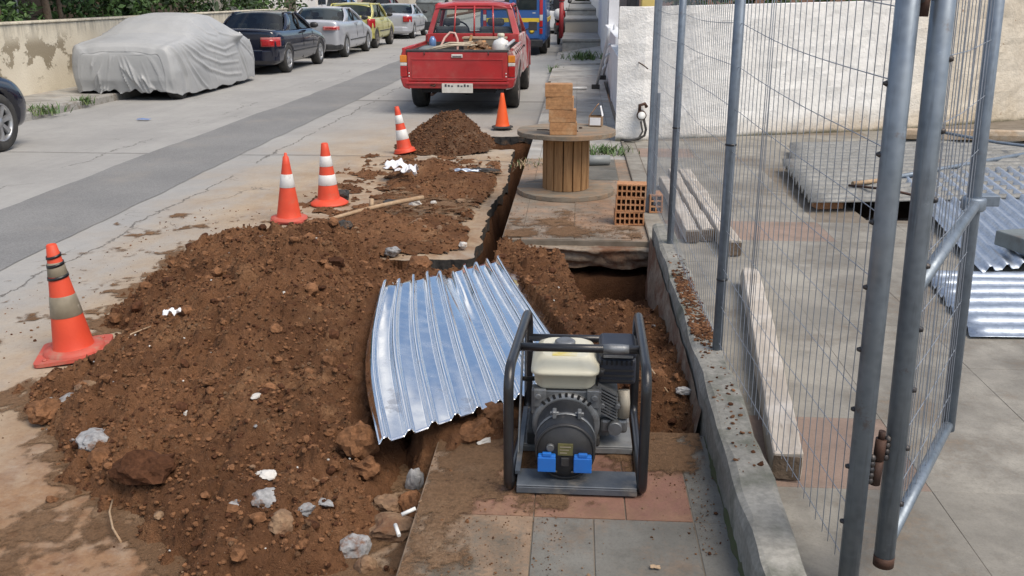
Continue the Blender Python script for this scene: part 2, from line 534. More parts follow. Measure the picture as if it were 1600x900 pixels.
    h = mth(nt, 'SUBTRACT', mth(nt, 'ADD', noise(nt, v, 85, 5, .7), mth(nt, 'MULTIPLY', noise(nt, v, 12, 5, .6), 1.2)), mth(nt, 'MULTIPLY', crk, 1.5))
    bump(nt, p, h, .45, .008)
    return m
M['road'] = road_mat()
M['patch'] = surf('asphalt_patch', (.215, .214, .21), (.175, .175, .174), .9, .85, bumps=.4, bscale=80, grain=.22, rnd=False, dirt=(.25, .235, .215), dscale=1.3, dlo=.5, dhi=.8, spec=.25)
M['kerb_stone'] = surf('kerb_concrete', (.33, .32, .3), (.24, .23, .21), 4, .9, bumps=.3, bscale=40, grain=.15, dirt=(.15, .12, .09), dscale=5, dlo=.5, dhi=.7)

def slab_mat(name, a, b, soilamt, dirt=(.20, .125, .08), lo=.45, hi=.62, dsc=2.6):
    m, nt, p = newmat(name)
    v = coords(nt, False)
    oi = nt.nodes.new('ShaderNodeObjectInfo')
    geo = nt.nodes.new('ShaderNodeNewGeometry')
    P = geo.outputs['Position']
    base = mixc(nt, mrange(nt, noise(nt, P, 3.1, 7, .62), .3, .7), a, b)
    g = mth(nt, 'ADD', mth(nt, 'MULTIPLY', oi.outputs['Random'], .16), .92)
    vm = nt.nodes.new('ShaderNodeVectorMath'); vm.operation = 'SCALE'; nt.links.new(base, vm.inputs[0]); nt.links.new(g, vm.inputs['Scale'])
    base = vm.outputs[0]
    base = mixc(nt, mrange(nt, noise(nt, P, 130, 3, .6), .45, .75, 0, .45), base, tuple(x * .55 for x in a))
    st = mrange(nt, noise(nt, P, 1.7, 10, .72), .42, .66, 0, .7)
    base = mixc(nt, st, base, tuple(x * .5 for x in b))
    smn = mth(nt, 'ADD', mth(nt, 'MULTIPLY', noise(nt, P, dsc, 10, .74), .72), mth(nt, 'MULTIPLY', noise(nt, P, 42, 6, .75), .28))
    sm = mrange(nt, smn, lo, hi, 0, soilamt)
    dc = mixc(nt, mrange(nt, noise(nt, P, 9, 6, .7), .35, .68), dirt, tuple(min(1, x * 1.6) for x in dirt))
    col = mixc(nt, sm, base, dc)
    nt.links.new(col, p.inputs['Base Color'])
    p.inputs['Roughness'].default_value = .85; p.inputs['Specular IOR Level'].default_value = .3
    bump(nt, p, mth(nt, 'ADD', noise(nt, P, 90, 5, .7), noise(nt, P, 14, 4, .6)), .3, .006)
    return m
M['slab_grey'] = slab_mat('paving_grey', (.20, .193, .172), (.135, .13, .115), .6, (.19, .125, .08), .5, .68)
M['slab_brown'] = slab_mat('paving_soiled', (.225, .205, .17), (.15, .132, .105), .8, (.21, .14, .09), .40, .56)
M['slab_dusty'] = slab_mat('paving_dusty', (.29, .25, .205), (.21, .175, .135), .85, (.24, .145, .088), .42, .6)
M['slab_red'] = slab_mat('paving_red', (.285, .145, .11), (.22, .115, .088), .85, (.19, .115, .072), .42, .62)
M['slab_far'] = slab_mat('paving_far', (.40, .39, .36), (.31, .30, .28), .5, (.30, .2, .13), .5, .7)
M['patio_grey'] = slab_mat('patio_grey', (.315, .295, .255), (.20, .188, .165), .6, (.17, .125, .085), .5, .68, 1.7)
M['patio_red'] = slab_mat('patio_red', (.30, .215, .17), (.22, .17, .14), .6, (.19, .14, .095), .5, .68, 1.7)
M['moss'] = surf('moss', (.055, .075, .025), (.075, .07, .04), 30, .95, bumps=.6, bscale=60)
M['joint'] = surf('joint_mortar', (.20, .17, .135), (.14, .115, .085), 8, .95, bumps=.3)
M['concrete'] = surf('low_wall_concrete', (.30, .288, .255), (.185, .18, .16), 3.5, .9, bumps=.4, bscale=45, grain=.18, rnd=False, dirt=(.105, .11, .085), dscale=4.2, dlo=.46, dhi=.68, bdist=.008)
M['concrete_rough'] = surf('rough_concrete', (.31, .255, .195), (.2, .15, .105), 6, .95, bumps=.8, bscale=30, grain=.2, dirt=(.16, .08, .045), dscale=4, dlo=.42, dhi=.62, bdist=.012)

def stucco_mat():
    m, nt, p = newmat('white_stucco')
    v = coords(nt, False)
    geo = nt.nodes.new('ShaderNodeNewGeometry')
    sx = nt.nodes.new('ShaderNodeSeparateXYZ'); nt.links.new(geo.outputs['Position'], sx.inputs[0])
    X, Z = sx.outputs[0], sx.outputs[2]
    col = mixc(nt, mrange(nt, noise(nt, v, 1.5, 6, .6), .3, .7), (.82, .81, .785), (.74, .725, .695))
    # damp at the foot, older unpainted part to the right
    wob = mth(nt, 'MULTIPLY', mth(nt, 'SUBTRACT', noise(nt, v, 2.3, 7, .7), .5), .9)
    foot = mrange(nt, mth(nt, 'ADD', Z, mth(nt, 'MULTIPLY', wob, .6)), .12, .42, .8, 0)
    foot = mth(nt, 'MULTIPLY', foot, mrange(nt, X, 1.2, 3.2, .25, 1))
    col = mixc(nt, foot, col, (.42, .32, .2))
    old = mrange(nt, mth(nt, 'ADD', X, mth(nt, 'MULTIPLY', wob, 1.2)), 3.0, 4.3, 0, .8)
    oc = mixc(nt, mrange(nt, noise(nt, v, 3.5, 8, .7), .35, .65), (.60, .53, .42), (.46, .39, .29))
    col = mixc(nt, old, col, oc)
    spots = mth(nt, 'MULTIPLY', mrange(nt, noise(nt, v, 13, 4, .6), .68, .73), mrange(nt, X, 2.3, 3.3))
    col = mixc(nt, mth(nt, 'MULTIPLY', spots, .8), col, (.25, .14, .07))
    moss = mrange(nt, mth(nt, 'ADD', Z, mth(nt, 'MULTIPLY', wob, .12)), .13, .19, .9, 0)
    col = mixc(nt, moss, col, (.06, .06, .03))
    nt.links.new(col, p.inputs['Base Color'])
    p.inputs['Roughness'].default_value = .9; p.inputs['Specular IOR Level'].default_value = .2
    bump(nt, p, mth(nt, 'ADD', noise(nt, v, 22, 6, .65), mth(nt, 'MULTIPLY', noise(nt, v, 70, 4, .6), .5)), .55, .022)
    return m
M['stucco'] = stucco_mat()

def peeled_mat():
    m, nt, p = newmat('peeling_cream_wall')
    v = coords(nt, False)
    sx = nt.nodes.new('ShaderNodeSeparateXYZ'); nt.links.new(v, sx.inputs[0])
    Z = sx.outputs[2]
    col = mixc(nt, mrange(nt, noise(nt, v, 1.2, 6, .6), .3, .7), (.68, .62, .5), (.58, .52, .41))
    peel = mrange(nt, noise(nt, coords(nt, False, (1, 1, 1.25)), 1.5, 9, .68), .53, .55)
    band = mth(nt, 'MULTIPLY', mrange(nt, Z, .25, .45), mrange(nt, Z, .8, 1.05, 1, 0))
    col = mixc(nt, mth(nt, 'MULTIPLY', peel, band), col, (.28, .235, .165))
    drip = mth(nt, 'MULTIPLY', mrange(nt, Z, .85, 1.1), mrange(nt, noise(nt, coords(nt, False, (1, 2.2, .12)), 5, 6, .7), .4, .65))
    col = mixc(nt, mth(nt, 'MULTIPLY', drip, .7), col, (.26, .24, .2))
    nt.links.new(col, p.inputs['Base Color'])
    p.inputs['Roughness'].default_value = .9
    bump(nt, p, mth(nt, 'SUBTRACT', noise(nt, v, 30, 5, .6), mth(nt, 'MULTIPLY', peel, 1.0)), .4, .015)
    return m
M['peeled'] = peeled_mat()

def wood_mat(name, a, b, axis='X', gscale=14., grey=None, rough=.8):
    m, nt, p = newmat(name)
    st = {'X': (.09, 1, 1), 'Y': (1, .09, 1), 'Z': (1, 1, .09)}[axis]
    v = coords(nt, True, st)
    v2 = coords(nt, True)
    g = mrange(nt, noise(nt, v, gscale * 3, 7, .65, .6), .3, .7)
    col = mixc(nt, g, a, b)
    col = mixc(nt, mrange(nt, noise(nt, v, gscale * 9, 4, .6), .55, .75, 0, .6), col, tuple(x * .45 for x in b))
    if grey:
        col = mixc(nt, mrange(nt, noise(nt, v2, 5, 7, .7), .42, .66, 0, .85), col, grey)
    nt.links.new(col, p.inputs['Base Color'])
    p.inputs['Roughness'].default_value = rough; p.inputs['Specular IOR Level'].default_value = .25
    bump(nt, p, noise(nt, v, gscale * 6, 5, .65), .35, .004)
    return m
M['drum_slat'] = wood_mat('drum_slat_wood', (.36, .205, .095), (.25, .135, .06), 'Z', 12)
M['drum_disc'] = wood_mat('drum_disc_wood', (.25, .215, .17), (.17, .14, .105), 'X', 9, (.31, .2, .12))
M['beam'] = wood_mat('dusty_beam_wood', (.47, .42, .36), (.34, .295, .245), 'Y', 8, (.55, .51, .46))
M['handle'] = wood_mat('handle_wood', (.44, .32, .21), (.34, .235, .145), 'X', 18, (.3, .19, .11))
M['plank'] = wood_mat('plank_wood', (.44, .34, .24), (.33, .24, .16), 'X', 10, (.5, .44, .36))

M['brick_tan'] = surf('tan_brick', (.44, .235, .105), (.36, .18, .08), 7, .9, bumps=.5, bscale=40, grain=.18, dirt=(.52, .34, .19), dscale=6, dlo=.5, dhi=.75, bdist=.006)
M['brick_red'] = surf('hollow_brick', (.47, .235, .115), (.39, .18, .08), 9, .9, bumps=.4, bscale=50, grain=.18, dirt=(.46, .3, .19), dscale=8, dlo=.52, dhi=.75)

def galv(name, a, b, rough=.42, metal=.75, rust=0., relief=.06):
    m, nt, p = newmat(name)
    v = coords(nt, True)
    col = mixc(nt, mrange(nt, noise(nt, v, 9, 5, .6), .3, .7), a, b)
    vo = nt.nodes.new('ShaderNodeTexVoronoi'); vo.inputs['Scale'].default_value = 45; nt.links.new(v, vo.inputs['Vector'])
    col = mixc(nt, mrange(nt, vo.outputs['Distance'], .1, .7, 0, .25), col, tuple(min(1, x * 1.4) for x in a))
    if relief: col = mixc(nt, mrange(nt, noise(nt, coords(nt, True, (1, 1, .06)), 55, 6, .7), .52, .7, 0, .45), col, tuple(x * .5 for x in b))
    if relief: col = mixc(nt, mrange(nt, noise(nt, v, 22, 8, .75), .60, .70, 0, .4), col, tuple(min(1, x * 1.7) for x in a))
    if rust:
        col = mixc(nt, mrange(nt, noise(nt, v, 7, 7, .7), .60, .68, 0, rust * 1.4), col, (.13, .065, .035))
    nt.links.new(col, p.inputs['Base Color'])
    p.inputs['Metallic'].default_value = metal
    nt.links.new(mrange(nt, noise(nt, v, 14, 5), .3, .7, rough - .08, rough + .12), p.inputs['Roughness'])
    if relief: bump(nt, p, noise(nt, v, 60, 4), relief, .003)
    return m
M['galv'] = galv('galvanised_pipe', (.215, .25, .29), (.16, .19, .225), .46, .6, .35)
M['galv_thin'] = galv('galvanised_post', (.20, .24, .29), (.15, .18, .22), .5, .5, .2)
M['wire'] = surf('mesh_wire', (.33, .36, .41), (.26, .29, .335), 30, .5, .5, bumps=0)
M['sheet'] = galv('bright_zinc_sheet', (.88, .89, .90), (.86, .87, .88), .16, 1.0, .2, 0.)
M['sheet_dull'] = galv('zinc_sheet', (.42, .47, .54), (.33, .38, .45), .42, .8)
M['sheet_old'] = galv('weathered_sheet', (.21, .21, .20), (.145, .145, .138), .6, .2, .35)
M['rusty'] = surf('rusty_steel', (.09, .045, .03), (.05, .03, .025), 14, .7, .4, bumps=.5, bscale=50)
M['weld'] = surf('weld_metal', (.04, .04, .045), (.09, .08, .075), 30, .5, .7, bumps=.6, bscale=70)

M['cone_orange'] = surf('cone_orange', (.68, .075, .028), (.60, .06, .025), 7, .55, bumps=.08, dirt=(.36, .13, .075), dscale=6, dlo=.55, dhi=.8)
M['cone_bright'] = surf('cone_fluorescent', (.85, .115, .02), (.8, .1, .02), 7, .5, bumps=.05)
M['cone_base'] = surf('cone_base', (.52, .085, .055), (.42, .085, .06), 9, .65, bumps=.15, dirt=(.34, .2, .14), dscale=8, dlo=.48, dhi=.72)
M['reflective'] = surf('reflective_band', (.74, .73, .71), (.62, .62, .6), 9, .4, bumps=.05, dirt=(.34, .28, .22), dscale=9, dlo=.55, dhi=.75)
M['reflective_dirty'] = surf('dirty_reflective_band', (.30, .26, .19), (.20, .17, .12), 9, .6, bumps=.1, dirt=(.46, .42, .34), dscale=12, dlo=.55, dhi=.72)
M['black_tape'] = surf('black_tape', (.015, .015, .017), None, 6, .35, bumps=0)

M['gen_frame'] = surf('black_frame_tube', (.012, .012, .014), (.02, .02, .022), 10, .36, bumps=.06, bscale=50, dirt=(.14, .13, .115), dscale=26, dlo=.66, dhi=.74, coat=.2)
M['gen_plate'] = surf('base_plate_steel', (.06, .075, .095), (.135, .15, .17), 7, .5, .3, bumps=.15, dirt=(.24, .22, .19), dscale=8, dlo=.46, dhi=.7)
M['gen_plate_worn'] = surf('worn_base_plate', (.27, .275, .27), (.17, .175, .175), 6, .55, .2, bumps=.15, dirt=(.12, .09, .065), dscale=7, dlo=.52, dhi=.7)
M['gen_alloy'] = surf('engine_alloy', (.25, .26, .27), (.155, .16, .165), 12, .5, .6, bumps=.25, bscale=60, dirt=(.1, .085, .07), dscale=14, dlo=.55, dhi=.75)
M['gen_dark'] = surf('alternator_shell', (.018, .02, .026), (.036, .038, .042), 9, .5, .3, bumps=.1, dirt=(.2, .18, .16), dscale=13, dlo=.58, dhi=.75)
M['tank_cream'] = surf('tank_cream', (.66, .63, .50), (.58, .55, .43), 5, .38, bumps=.05, dirt=(.36, .3, .2), dscale=7, dlo=.58, dhi=.82)
M['airbox'] = surf('air_cleaner_plastic', (.018, .022, .036), (.035, .038, .05), 9, .5, bumps=.1, dirt=(.16, .15, .14), dscale=12, dlo=.56, dhi=.76)
M['socket_blue'] = surf('socket_blue', (.015, .16, .56), (.02, .13, .46), 12, .4, bumps=.04)
M['label_olive'] = surf('label_olive', (.14, .13, .05), (.09, .085, .035), 40, .5, bumps=0)
M['sticker'] = surf('warning_sticker', (.62, .5, .12), (.66, .62, .46), 16, .5, bumps=0)

M['cover'] = surf('car_cover_fabric', (.385, .39, .39), (.335, .342, .345), 1.6, .5, bumps=.12, bscale=22, spec=.35, bdist=.02)
M['leaf_dark'] = surf('leaf_dark', (.022, .05, .016), (.045, .075, .025), 2, .6, bumps=0, rnd=False)
M['leaf_mid'] = surf('leaf_mid', (.05, .12, .028), (.085, .15, .04), 2, .6, bumps=0, rnd=False)
M['leaf_grass'] = surf('leaf_grass', (.06, .105, .03), (.11, .14, .05), 3, .7, bumps=0, rnd=False)
M['bark'] = surf('bark', (.13, .095, .065), (.075, .055, .04), 9, .9, bumps=.8, bscale=25, bdist=.02)
M['facade_brown'] = surf('facade_brown', (.13, .10, .075), (.1, .075, .055), 2, .85, bumps=.15)
M['facade_white'] = surf('facade_white', (.72, .70, .66), (.64, .62, .58), 1.5, .85, bumps=.15)
M['facade_beige'] = surf('facade_beige', (.52, .47, .38), (.45, .4, .32), 1.5, .85, bumps=.15)
M['white_paint'] = surf('white_gate_paint', (.76, .77, .79), (.68, .69, .71), 3, .55, bumps=.08, dirt=(.5, .49, .46), dscale=4, dlo=.5, dhi=.8)
M['black_iron'] = surf('black_iron', (.014, .015, .02), (.025, .025, .03), 9, .5, bumps=.1)
M['bin_grey'] = surf('bin_grey', (.2, .225, .225), (.15, .17, .17), 5, .5, .2, bumps=.1, dirt=(.12, .1, .08), dscale=5, dlo=.52, dhi=.75)
M['red_post'] = surf('red_post_paint', (.38, .03, .035), (.3, .03, .03), 9, .5, bumps=.1)
M['ochre'] = surf('ochre_paint', (.62, .48, .16), (.55, .42, .14), 5, .7)
M['pvc'] = surf('grey_pvc', (.22, .235, .235), (.17, .18, .18), 9, .5, bumps=.05, dirt=(.3, .22, .15), dscale=9, dlo=.5, dhi=.75)
M['blue_litter'] = surf('blue_plastic', (.12, .22, .5), None, 9, .4)
M['seat_fabric'] = surf('seat_fabric', (.05, .05, .055), (.08, .075, .075), 9, .9)
M['jug'] = surf('jug_plastic', (.70, .71, .70), (.6, .61, .59), 7, .35, bumps=.03, dirt=(.4, .36, .3), dscale=8, dlo=.56, dhi=.8)
M['rope'] = surf('pale_rope', (.5, .44, .34), (.38, .32, .24), 20, .9)
M['hose_pink'] = surf('pink_hose', (.55, .36, .31), (.48, .3, .26), 12, .5)
M['carton_brown'] = surf('carton_brown', (.30, .19, .11), (.22, .14, .08), 9, .8)

# ================================================================== THE SETTING
def hole(x, y):
    """signed: > 0 inside the excavation (road side, west of the pavement edge)."""
    n = fbm(x * 4.2, y * 4.2, 4) * .045
    pit = np.minimum(np.minimum(x + 1.25 + n, 5.47 + (x + 1.2) * .26 + n - y), y - 4.3)
    wid = .185 + .022 * np.sin(y * 2.1) + n * .7
    tr = np.minimum(np.minimum(x + .45 + wid, y - 5.2), 10.95 - y)
    br = np.minimum(np.minimum(x + 1.08 + n, 10.85 + n * .7 - y), y - 10.02 - n * .6)
    return np.maximum(np.maximum(pit, tr), br)

def struct(o, label=None):
    o['kind'] = 'structure'
    if label: o['label'] = label
    return o

# the great ground under everything
g = MB(); g.box(-400, 400, -200, 900, -1.3, -1.2)
struct(g.obj('ground', M['soil_dry']))

# road: outer sheets + a fine sheet round the dig with the trench left out
def build_road():
    V = []; F = []; mi = []
    def q(x0, x1, y0, y1):
        o = len(V)
        V.extend([(x0, y0, 0), (x1, y0, 0), (x1, y1, 0), (x0, y1, 0)]); F.append((o, o + 1, o + 2, o + 3)); mi.append(0)
    q(-7.12, -2.2, -8, 300); q(-2.2, -.45, -8, 3.0); q(-2.2, -.45, 12., 300)
    cs = .025
    xs = np.arange(-2.2, -.45 + 1e-6, cs); ys = np.arange(3.0, 12. + 1e-6, cs)
    XX, YY = np.meshgrid(xs, ys)
    nx, ny = len(xs), len(ys)
    ins = hole(XX, YY)
    edge = np.exp(-((ins + .05) / .12) ** 2)
    ZZ = (fbm(XX * 2.5, YY * 2.5, 4) * .012 - .012) * sstep(.02, .3, XX + 2.2) * sstep(.02, .4, YY - 3) * sstep(.02, .4, 12 - YY) + 0
    ZZ = ZZ - edge * .012
    # broken slab beside the far branch
    ZZ = ZZ - .02 * ((YY > 9.0) & (YY < 10.1) & (XX > -1.1 + .25 * fbm(XX * 0 + 3, YY * 2, 3)))
    ZZ[:, 0] = 0; ZZ[0, :] = 0; ZZ[-1, :] = 0
    cx = (XX[:-1, :-1] + cs / 2); cy = (YY[:-1, :-1] + cs / 2)
    keep = hole(cx, cy) < 0
    # pull the vertices along the broken edge onto the outline
    e = .004
    gx_ = (hole(XX + e, YY) - hole(XX - e, YY)) / (2 * e); gy_ = (hole(XX, YY + e) - hole(XX, YY - e)) / (2 * e)
    g2 = gx_ ** 2 + gy_ ** 2 + .05
    kp = np.zeros((ny + 1, nx + 1), int); kp[1:-1, 1:-1] = keep
    cnt = kp[:-1, :-1] + kp[1:, :-1] + kp[:-1, 1:] + kp[1:, 1:]
    onb = (cnt > 0) & (cnt < 4) & (np.abs(ins) < .05)
    onb[0, :] = onb[-1, :] = False; onb[:, 0] = onb[:, -1] = False
    XX = XX - np.where(onb, np.clip(ins * gx_ / g2, -.022, .022), 0); YY = YY - np.where(onb, np.clip(ins * gy_ / g2, -.022, .022), 0)
    base = len(V)
    V.extend(zip(XX.ravel(), YY.ravel(), ZZ.ravel()))
    for j in range(ny - 1):
        for i in range(nx - 1):
            if keep[j, i]:
                a = base + j * nx + i
                F.append((a, a + 1, a + nx + 1, a + nx)); mi.append(0)
                for (di, dj, e0, e1) in ((1, 0, a + 1, a + nx + 1), (-1, 0, a + nx, a), (0, 1, a + nx + 1, a + nx), (0, -1, a, a + 1)):
                    ii, jj = i + di, j + dj
                    if 0 <= ii < nx - 1 and 0 <= jj < ny - 1 and not keep[jj, ii]:
                        p0, p1 = V[e0], V[e1]
                        o = len(V)
                        w0 = .085 + .02 * math.sin(p0[0] * 17 + p0[1] * 13); w1 = .085 + .02 * math.sin(p1[0] * 17 + p1[1] * 13)
                        V.extend([(p0[0], p0[1], p0[2] - w0), (p1[0], p1[1], p1[2] - w1)])
                        F.append((e1, e0, o, o + 1)); mi.append(1)
    return np_mesh('road', V, F, [M['road'], M['asphalt_dark']], midx=mi)
struct(build_road())

# earth below the road and pavement, falling into the trench and the pit
def build_trench():
    cs = .03
    xs = np.arange(-2.3, .50, cs); ys = np.arange(2.6, 12.2, cs)
    XX, YY = np.meshgrid(xs, ys)
    h = hole(XX, YY) - .0
    z = -.085 - .42 * sstep(-.015, .07, h)
    inp = ((XX > -.5) & (YY < 5.5) & (YY > 2.9))
    zp = -.06 - .46 * sstep(2.95, 3.15, YY) * sstep(-.0, .06, 5.50 - YY + .02 * fbm(XX * 8, YY * 8, 3))
    z = np.where(inp, np.minimum(zp, z + 9 * (XX > -.45)), z)
    z = np.where((XX > -.45) & (YY >= 5.5), -.10, z)
    z = z + fbm(XX * 6, YY * 6, 4) * .018
    nx, ny = len(xs), len(ys)
    I = (np.arange(ny - 1)[:, None] * nx + np.arange(nx - 1)[None, :]).ravel()
    F = np.stack([I, I + 1, I + nx + 1, I + nx], 1)
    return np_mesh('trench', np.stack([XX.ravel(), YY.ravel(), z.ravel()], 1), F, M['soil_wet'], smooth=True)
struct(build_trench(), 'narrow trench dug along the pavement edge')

# strip of newer asphalt along the road
def strip():
    V = []; F = []
    n = 700
    for i in range(n + 1):
        y = -4 + (120 - -4) * (i / n) ** 1.6
        w = .025 * math.sin(y * .5) + .012 * math.sin(y * 1.9)
        e0 = float(fbm(y * 1.3, 2.2, 6, .62)); e1 = float(fbm(y * 1.3, 7.9, 6, .62))
        V += [(-4.38 + w + e0 * .018, y, .004), (-3.42 + w * .6 + e1 * .018, y, .004)]
    F = [(2 * i, 2 * i + 1, 2 * i + 3, 2 * i + 2) for i in range(n)]
    return np_mesh('asphalt_strip', V, F, M['patch'])
struct(strip(), 'darker strip of newer asphalt along the road')

# left pavement and its kerb
p = MB(); p.box(-8.4, -7.28, -6, 120, -.2, .10); lp = struct(p.obj('left_pavement', M['slab_far']))
for i in range(26):
    y = 3 + i * 1.0
    k = MB(); k.box(-7.275, -7.12, y + .006, y + .994, -.2, .105 + .004 * math.sin(i * 2.3))
    k.obj('kerb_stone', M['kerb_stone'], lp, bevel=.015)
k = MB(); k.box(-7.275, -7.12, 29.006, 120, -.2, .105); k.obj('kerb_run', M['kerb_stone'], lp)
g = MB(); g.box(-60, -8.62, -10, 150, -.3, .16); struct(g.obj('garden_ground', M['soil_dry']))

# right pavement: bed + single slabs
bed = MB(); bed.box(-.445, .47, 5.56, 25, -.045, .1165); bed.box(-.445, .47, -3, 2.93, -.3, .1165)
pv = struct(bed.obj('right_pavement', M['joint']))
def slab(parent, name, x0, x1, y0, y1, zt, mt, th=.03, gap=.0018, tilt=.0012, bev=.0015, M_=None):
    m = MB()
    t = [random.uniform(-tilt, tilt) for _ in range(4)]
    q = [(x0 + gap, y0 + gap), (x1 - gap, y0 + gap), (x1 - gap, y1 - gap), (x0 + gap, y1 - gap)]
    b = [Vector((a[0], a[1], zt - th)) for a in q]; tp = [Vector((a[0], a[1], zt + t[i])) for i, a in enumerate(q)]
    if M_ is not None:
        b = [M_ @ v for v in b]; tp = [M_ @ v for v in tp]
    m.hexa(b, tp)
    return m.obj(name, mt, parent, bevel=bev, seg=1)
# near piece
rows = [(-.6, .2), (.2, .85), (.85, 1.5), (1.5, 2.37), (2.37, 2.93)]
for y0, y1 in rows:
    red = y0 == 2.37
    slab(pv, 'paving_slab', -.45, -.385 if red else -.10, y0, y1, .1200, M['slab_brown'], .3)
    if red:
        slab(pv, 'paving_slab', -.385, -.10, y0, y1, .1205, M['slab_red'])
        slab(pv, 'paving_slab', -.10, .17, y0, y1, .1200, M['slab_red'])
        slab(pv, 'paving_slab', .17, .365, y0, 2.79, .1207, M['slab_red'])
        slab(pv, 'paving_slab', .17, .365, 2.79, y1, .1200, M['slab_grey'])
    else:
        slab(pv, 'paving_slab', -.10, .075, y0, y1, .1203, M['slab_grey'])
        slab(pv, 'paving_slab', .075, .365, y0, y1, .1200, M['slab_grey'])
    slab(pv, 'edging_slab', .365, .468, y0, y1, .1185, M['slab_grey'])
# far piece
y = 5.57; i = 0
while y < 16.5:
    d = .5 if i else .45
    mt = M['slab_dusty'] if y < 8.3 else M['slab_far']
    slab(pv, 'kerb_stone', -.45, -.33, y, y + d, .119, mt, .3)
    slab(pv, 'paving_slab', -.33, .005, y, y + d, .120, mt, tilt=.003)
    slab(pv, 'paving_slab', .005, .36, y, y + d, .121, M['slab_grey'] if 7.3 < y < 8.3 else mt, tilt=.003)
    slab(pv, 'edging_slab', .36, .468, y, y + d, .119, mt)
    y += d; i += 1
s_ = MB(); s_.box(-.5, .55, y, 25, -.3, .118); s_.obj('far_paving', M['slab_far'], pv)
# rough concrete lip where the pavement was cut at the pit
def lip():
    m = MB()
    def f(u, v):
        x = -.44 + u * .905
        nn = float(fbm(x * 5, v * 3 + 4, 4))
        if v < .3:
            return (x, 5.57 - .10 * (v / .3) + nn * .012, .085 + nn * .006)
        t = (v - .3) / .7
        return (x, 5.47 + .05 * t + nn * .02, .085 - .125 * t + nn * .012)
    m.grid(f, 40, 14)
    return m.obj('cut_edge', M['concrete_rough'], pv)
lip()
# raised pavement steps up the street
for (y0, y1, z, mt) in ((25.0, 29.3, .45, 'slab_far'), (29.3, 33.5, .86, 'facade_beige'), (33.5, 47, 1.10, 'slab_far'), (47, 90, 1.2, 'slab_far')):
    m = MB(); m.box(-.40, .62, y0, y1, -.3, z - .07)
    st = struct(m.obj('pavement_step', M['slab_far'] if mt == 'slab_far' else M['facade_beige'], bevel=.02))
    m = MB(); m.box(-.42, .62, y0 - .03, y1 - .04, z - .068, z); m.obj('step_top', M['slab_far'], st, bevel=.01)
m = MB(); m.hexa([(-.42, 20.5, .10), (.6, 20.5, .10), (.6, 24.9, .1), (-.42, 24.9, .1)], [(-.42, 20.5, .122), (.6, 20.5, .15), (.6, 24.9, .28), (-.42, 24.9, .13)]); struct(m.obj('pavement_ramp', M['slab_far']))

# patio behind the fence: bed with a hole under the sheets, single slabs
ang = R(6)
PM = TM((.62, 0, 0), (0, 0, 0))
pat = MB()
HX0, HX1, HY0, HY1 = 1.95, 3.3, 6.15, 7.9
X0, X1, Y0, Y1 = .60, 9.0, -2.0, 13.2
for (a, b, c, d) in ((X0, X1, Y0, HY0), (X0, HX0, HY0, HY1), (HX1, X1, HY0, HY1), (X0, X1, HY1, Y1)):
    pat.box(a, b, c, d, -.25, .1385)
pat.box(.468, X0, 5.45, Y1, -.25, .136)
patio = struct(pat.obj('patio', M['joint']))
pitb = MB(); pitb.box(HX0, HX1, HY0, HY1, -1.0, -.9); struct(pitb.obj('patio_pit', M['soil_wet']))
ys = [6.06 + .5 * k for k in range(-11, 9)]
xs = [.602 + .5 * k for k in range(0, 10)]
for yi, yy in enumerate(ys):
    redrow = yi in (4, 10, 16)
    for xi, xx in enumerate(xs):
        if HX0 - .4 < xx < HX1 and HY0 - .4 < yy < HY1 - .02: 
            if not (xx + .5 <= HX0 + .05 or yy + .5 <= HY0 + .05): continue
        if yy > 9.3 + (xx - .6) * .36: continue
        red = redrow and ((yi == 4 and xi < 1) or (yi == 10 and xi < 2) or (yi == 16 and xi % 3 == 0))
        slab(patio, 'patio_slab', xx, xx + .5, yy, yy + .5, .14, M['patio_red'] if red else M['patio_grey'], th=.030, gap=.0007, tilt=.0008, bev=.0008)
for k in range(14):
    slab(patio, 'patio_slab', .47, .600, 5.46 + k * .3, 5.76 + k * .3, .138, M['patio_grey'], th=.035, gap=.003)

# low concrete wall that carries the fence
lw = thing('low_wall', 'low grey concrete kerb wall carrying the wire mesh fence', 'wall', (.53, 3.5, 0))
def lowwall():
    m = MB()
    n = 90
    prof = [(0, -.55), (0, .225), (.010, .258), (.024, .264), (.105, .264), (.120, .254), (.126, .10)]
    V = []
    for i in range(n + 1):
        y = -.8 + (5.44 + .8) * i / n
        xo = .468 - .012 * math.sin(max(0, 3 - y) * .5)
        wid = 1.0
        for k, (px, pz) in enumerate(prof):
            nn = float(fbm(y * 3 + k * 7.1, k * 2.3, 4)) * .007
            V.append((xo + px * wid + nn, y, pz + nn * (1 if pz > .15 else 0)))
    kk = len(prof)
    F = [(i * kk + j, i * kk + j + 1, (i + 1) * kk + j + 1, (i + 1) * kk + j) for i in range(n) for j in range(kk - 1)]
    F += [tuple(range(kk)), tuple(n * kk + j for j in range(kk))[::-1]]
    m.add(V, F, 0, False)
    return m.obj('coping', M['concrete'], lw, off=lw.location)
lowwall()
m = MB()
Vs = []
def plaster(u, v):
    y = 3.0 + u * 2.4; z = -.5 + v * .69
    nn = float(fbm(y * 6, z * 6, 4))
    edge = min(1, v * 3, (1 - v) * 5)
    return (.462 - (.016 + nn * .014) * edge, y, z + nn * .02)
m.grid(plaster, 40, 14); m.obj('rough_plaster', M['concrete_rough'], lw, off=lw.location)

m = MB()
def moss(u, v):
    y = .6 + u * 2.32; n_ = float(fbm(y * 7, 3.3, 4))
    return (.4665 - .012 * (1 - v) * max(.1, .6 + n_) - .0015, y, .1185 + .030 * v * max(.1, .6 + n_) + .001 * (1 - v))
m.grid(moss, 120, 3); tag(m.obj('moss_line', M['moss'], lw, off=lw.location), kind='stuff')
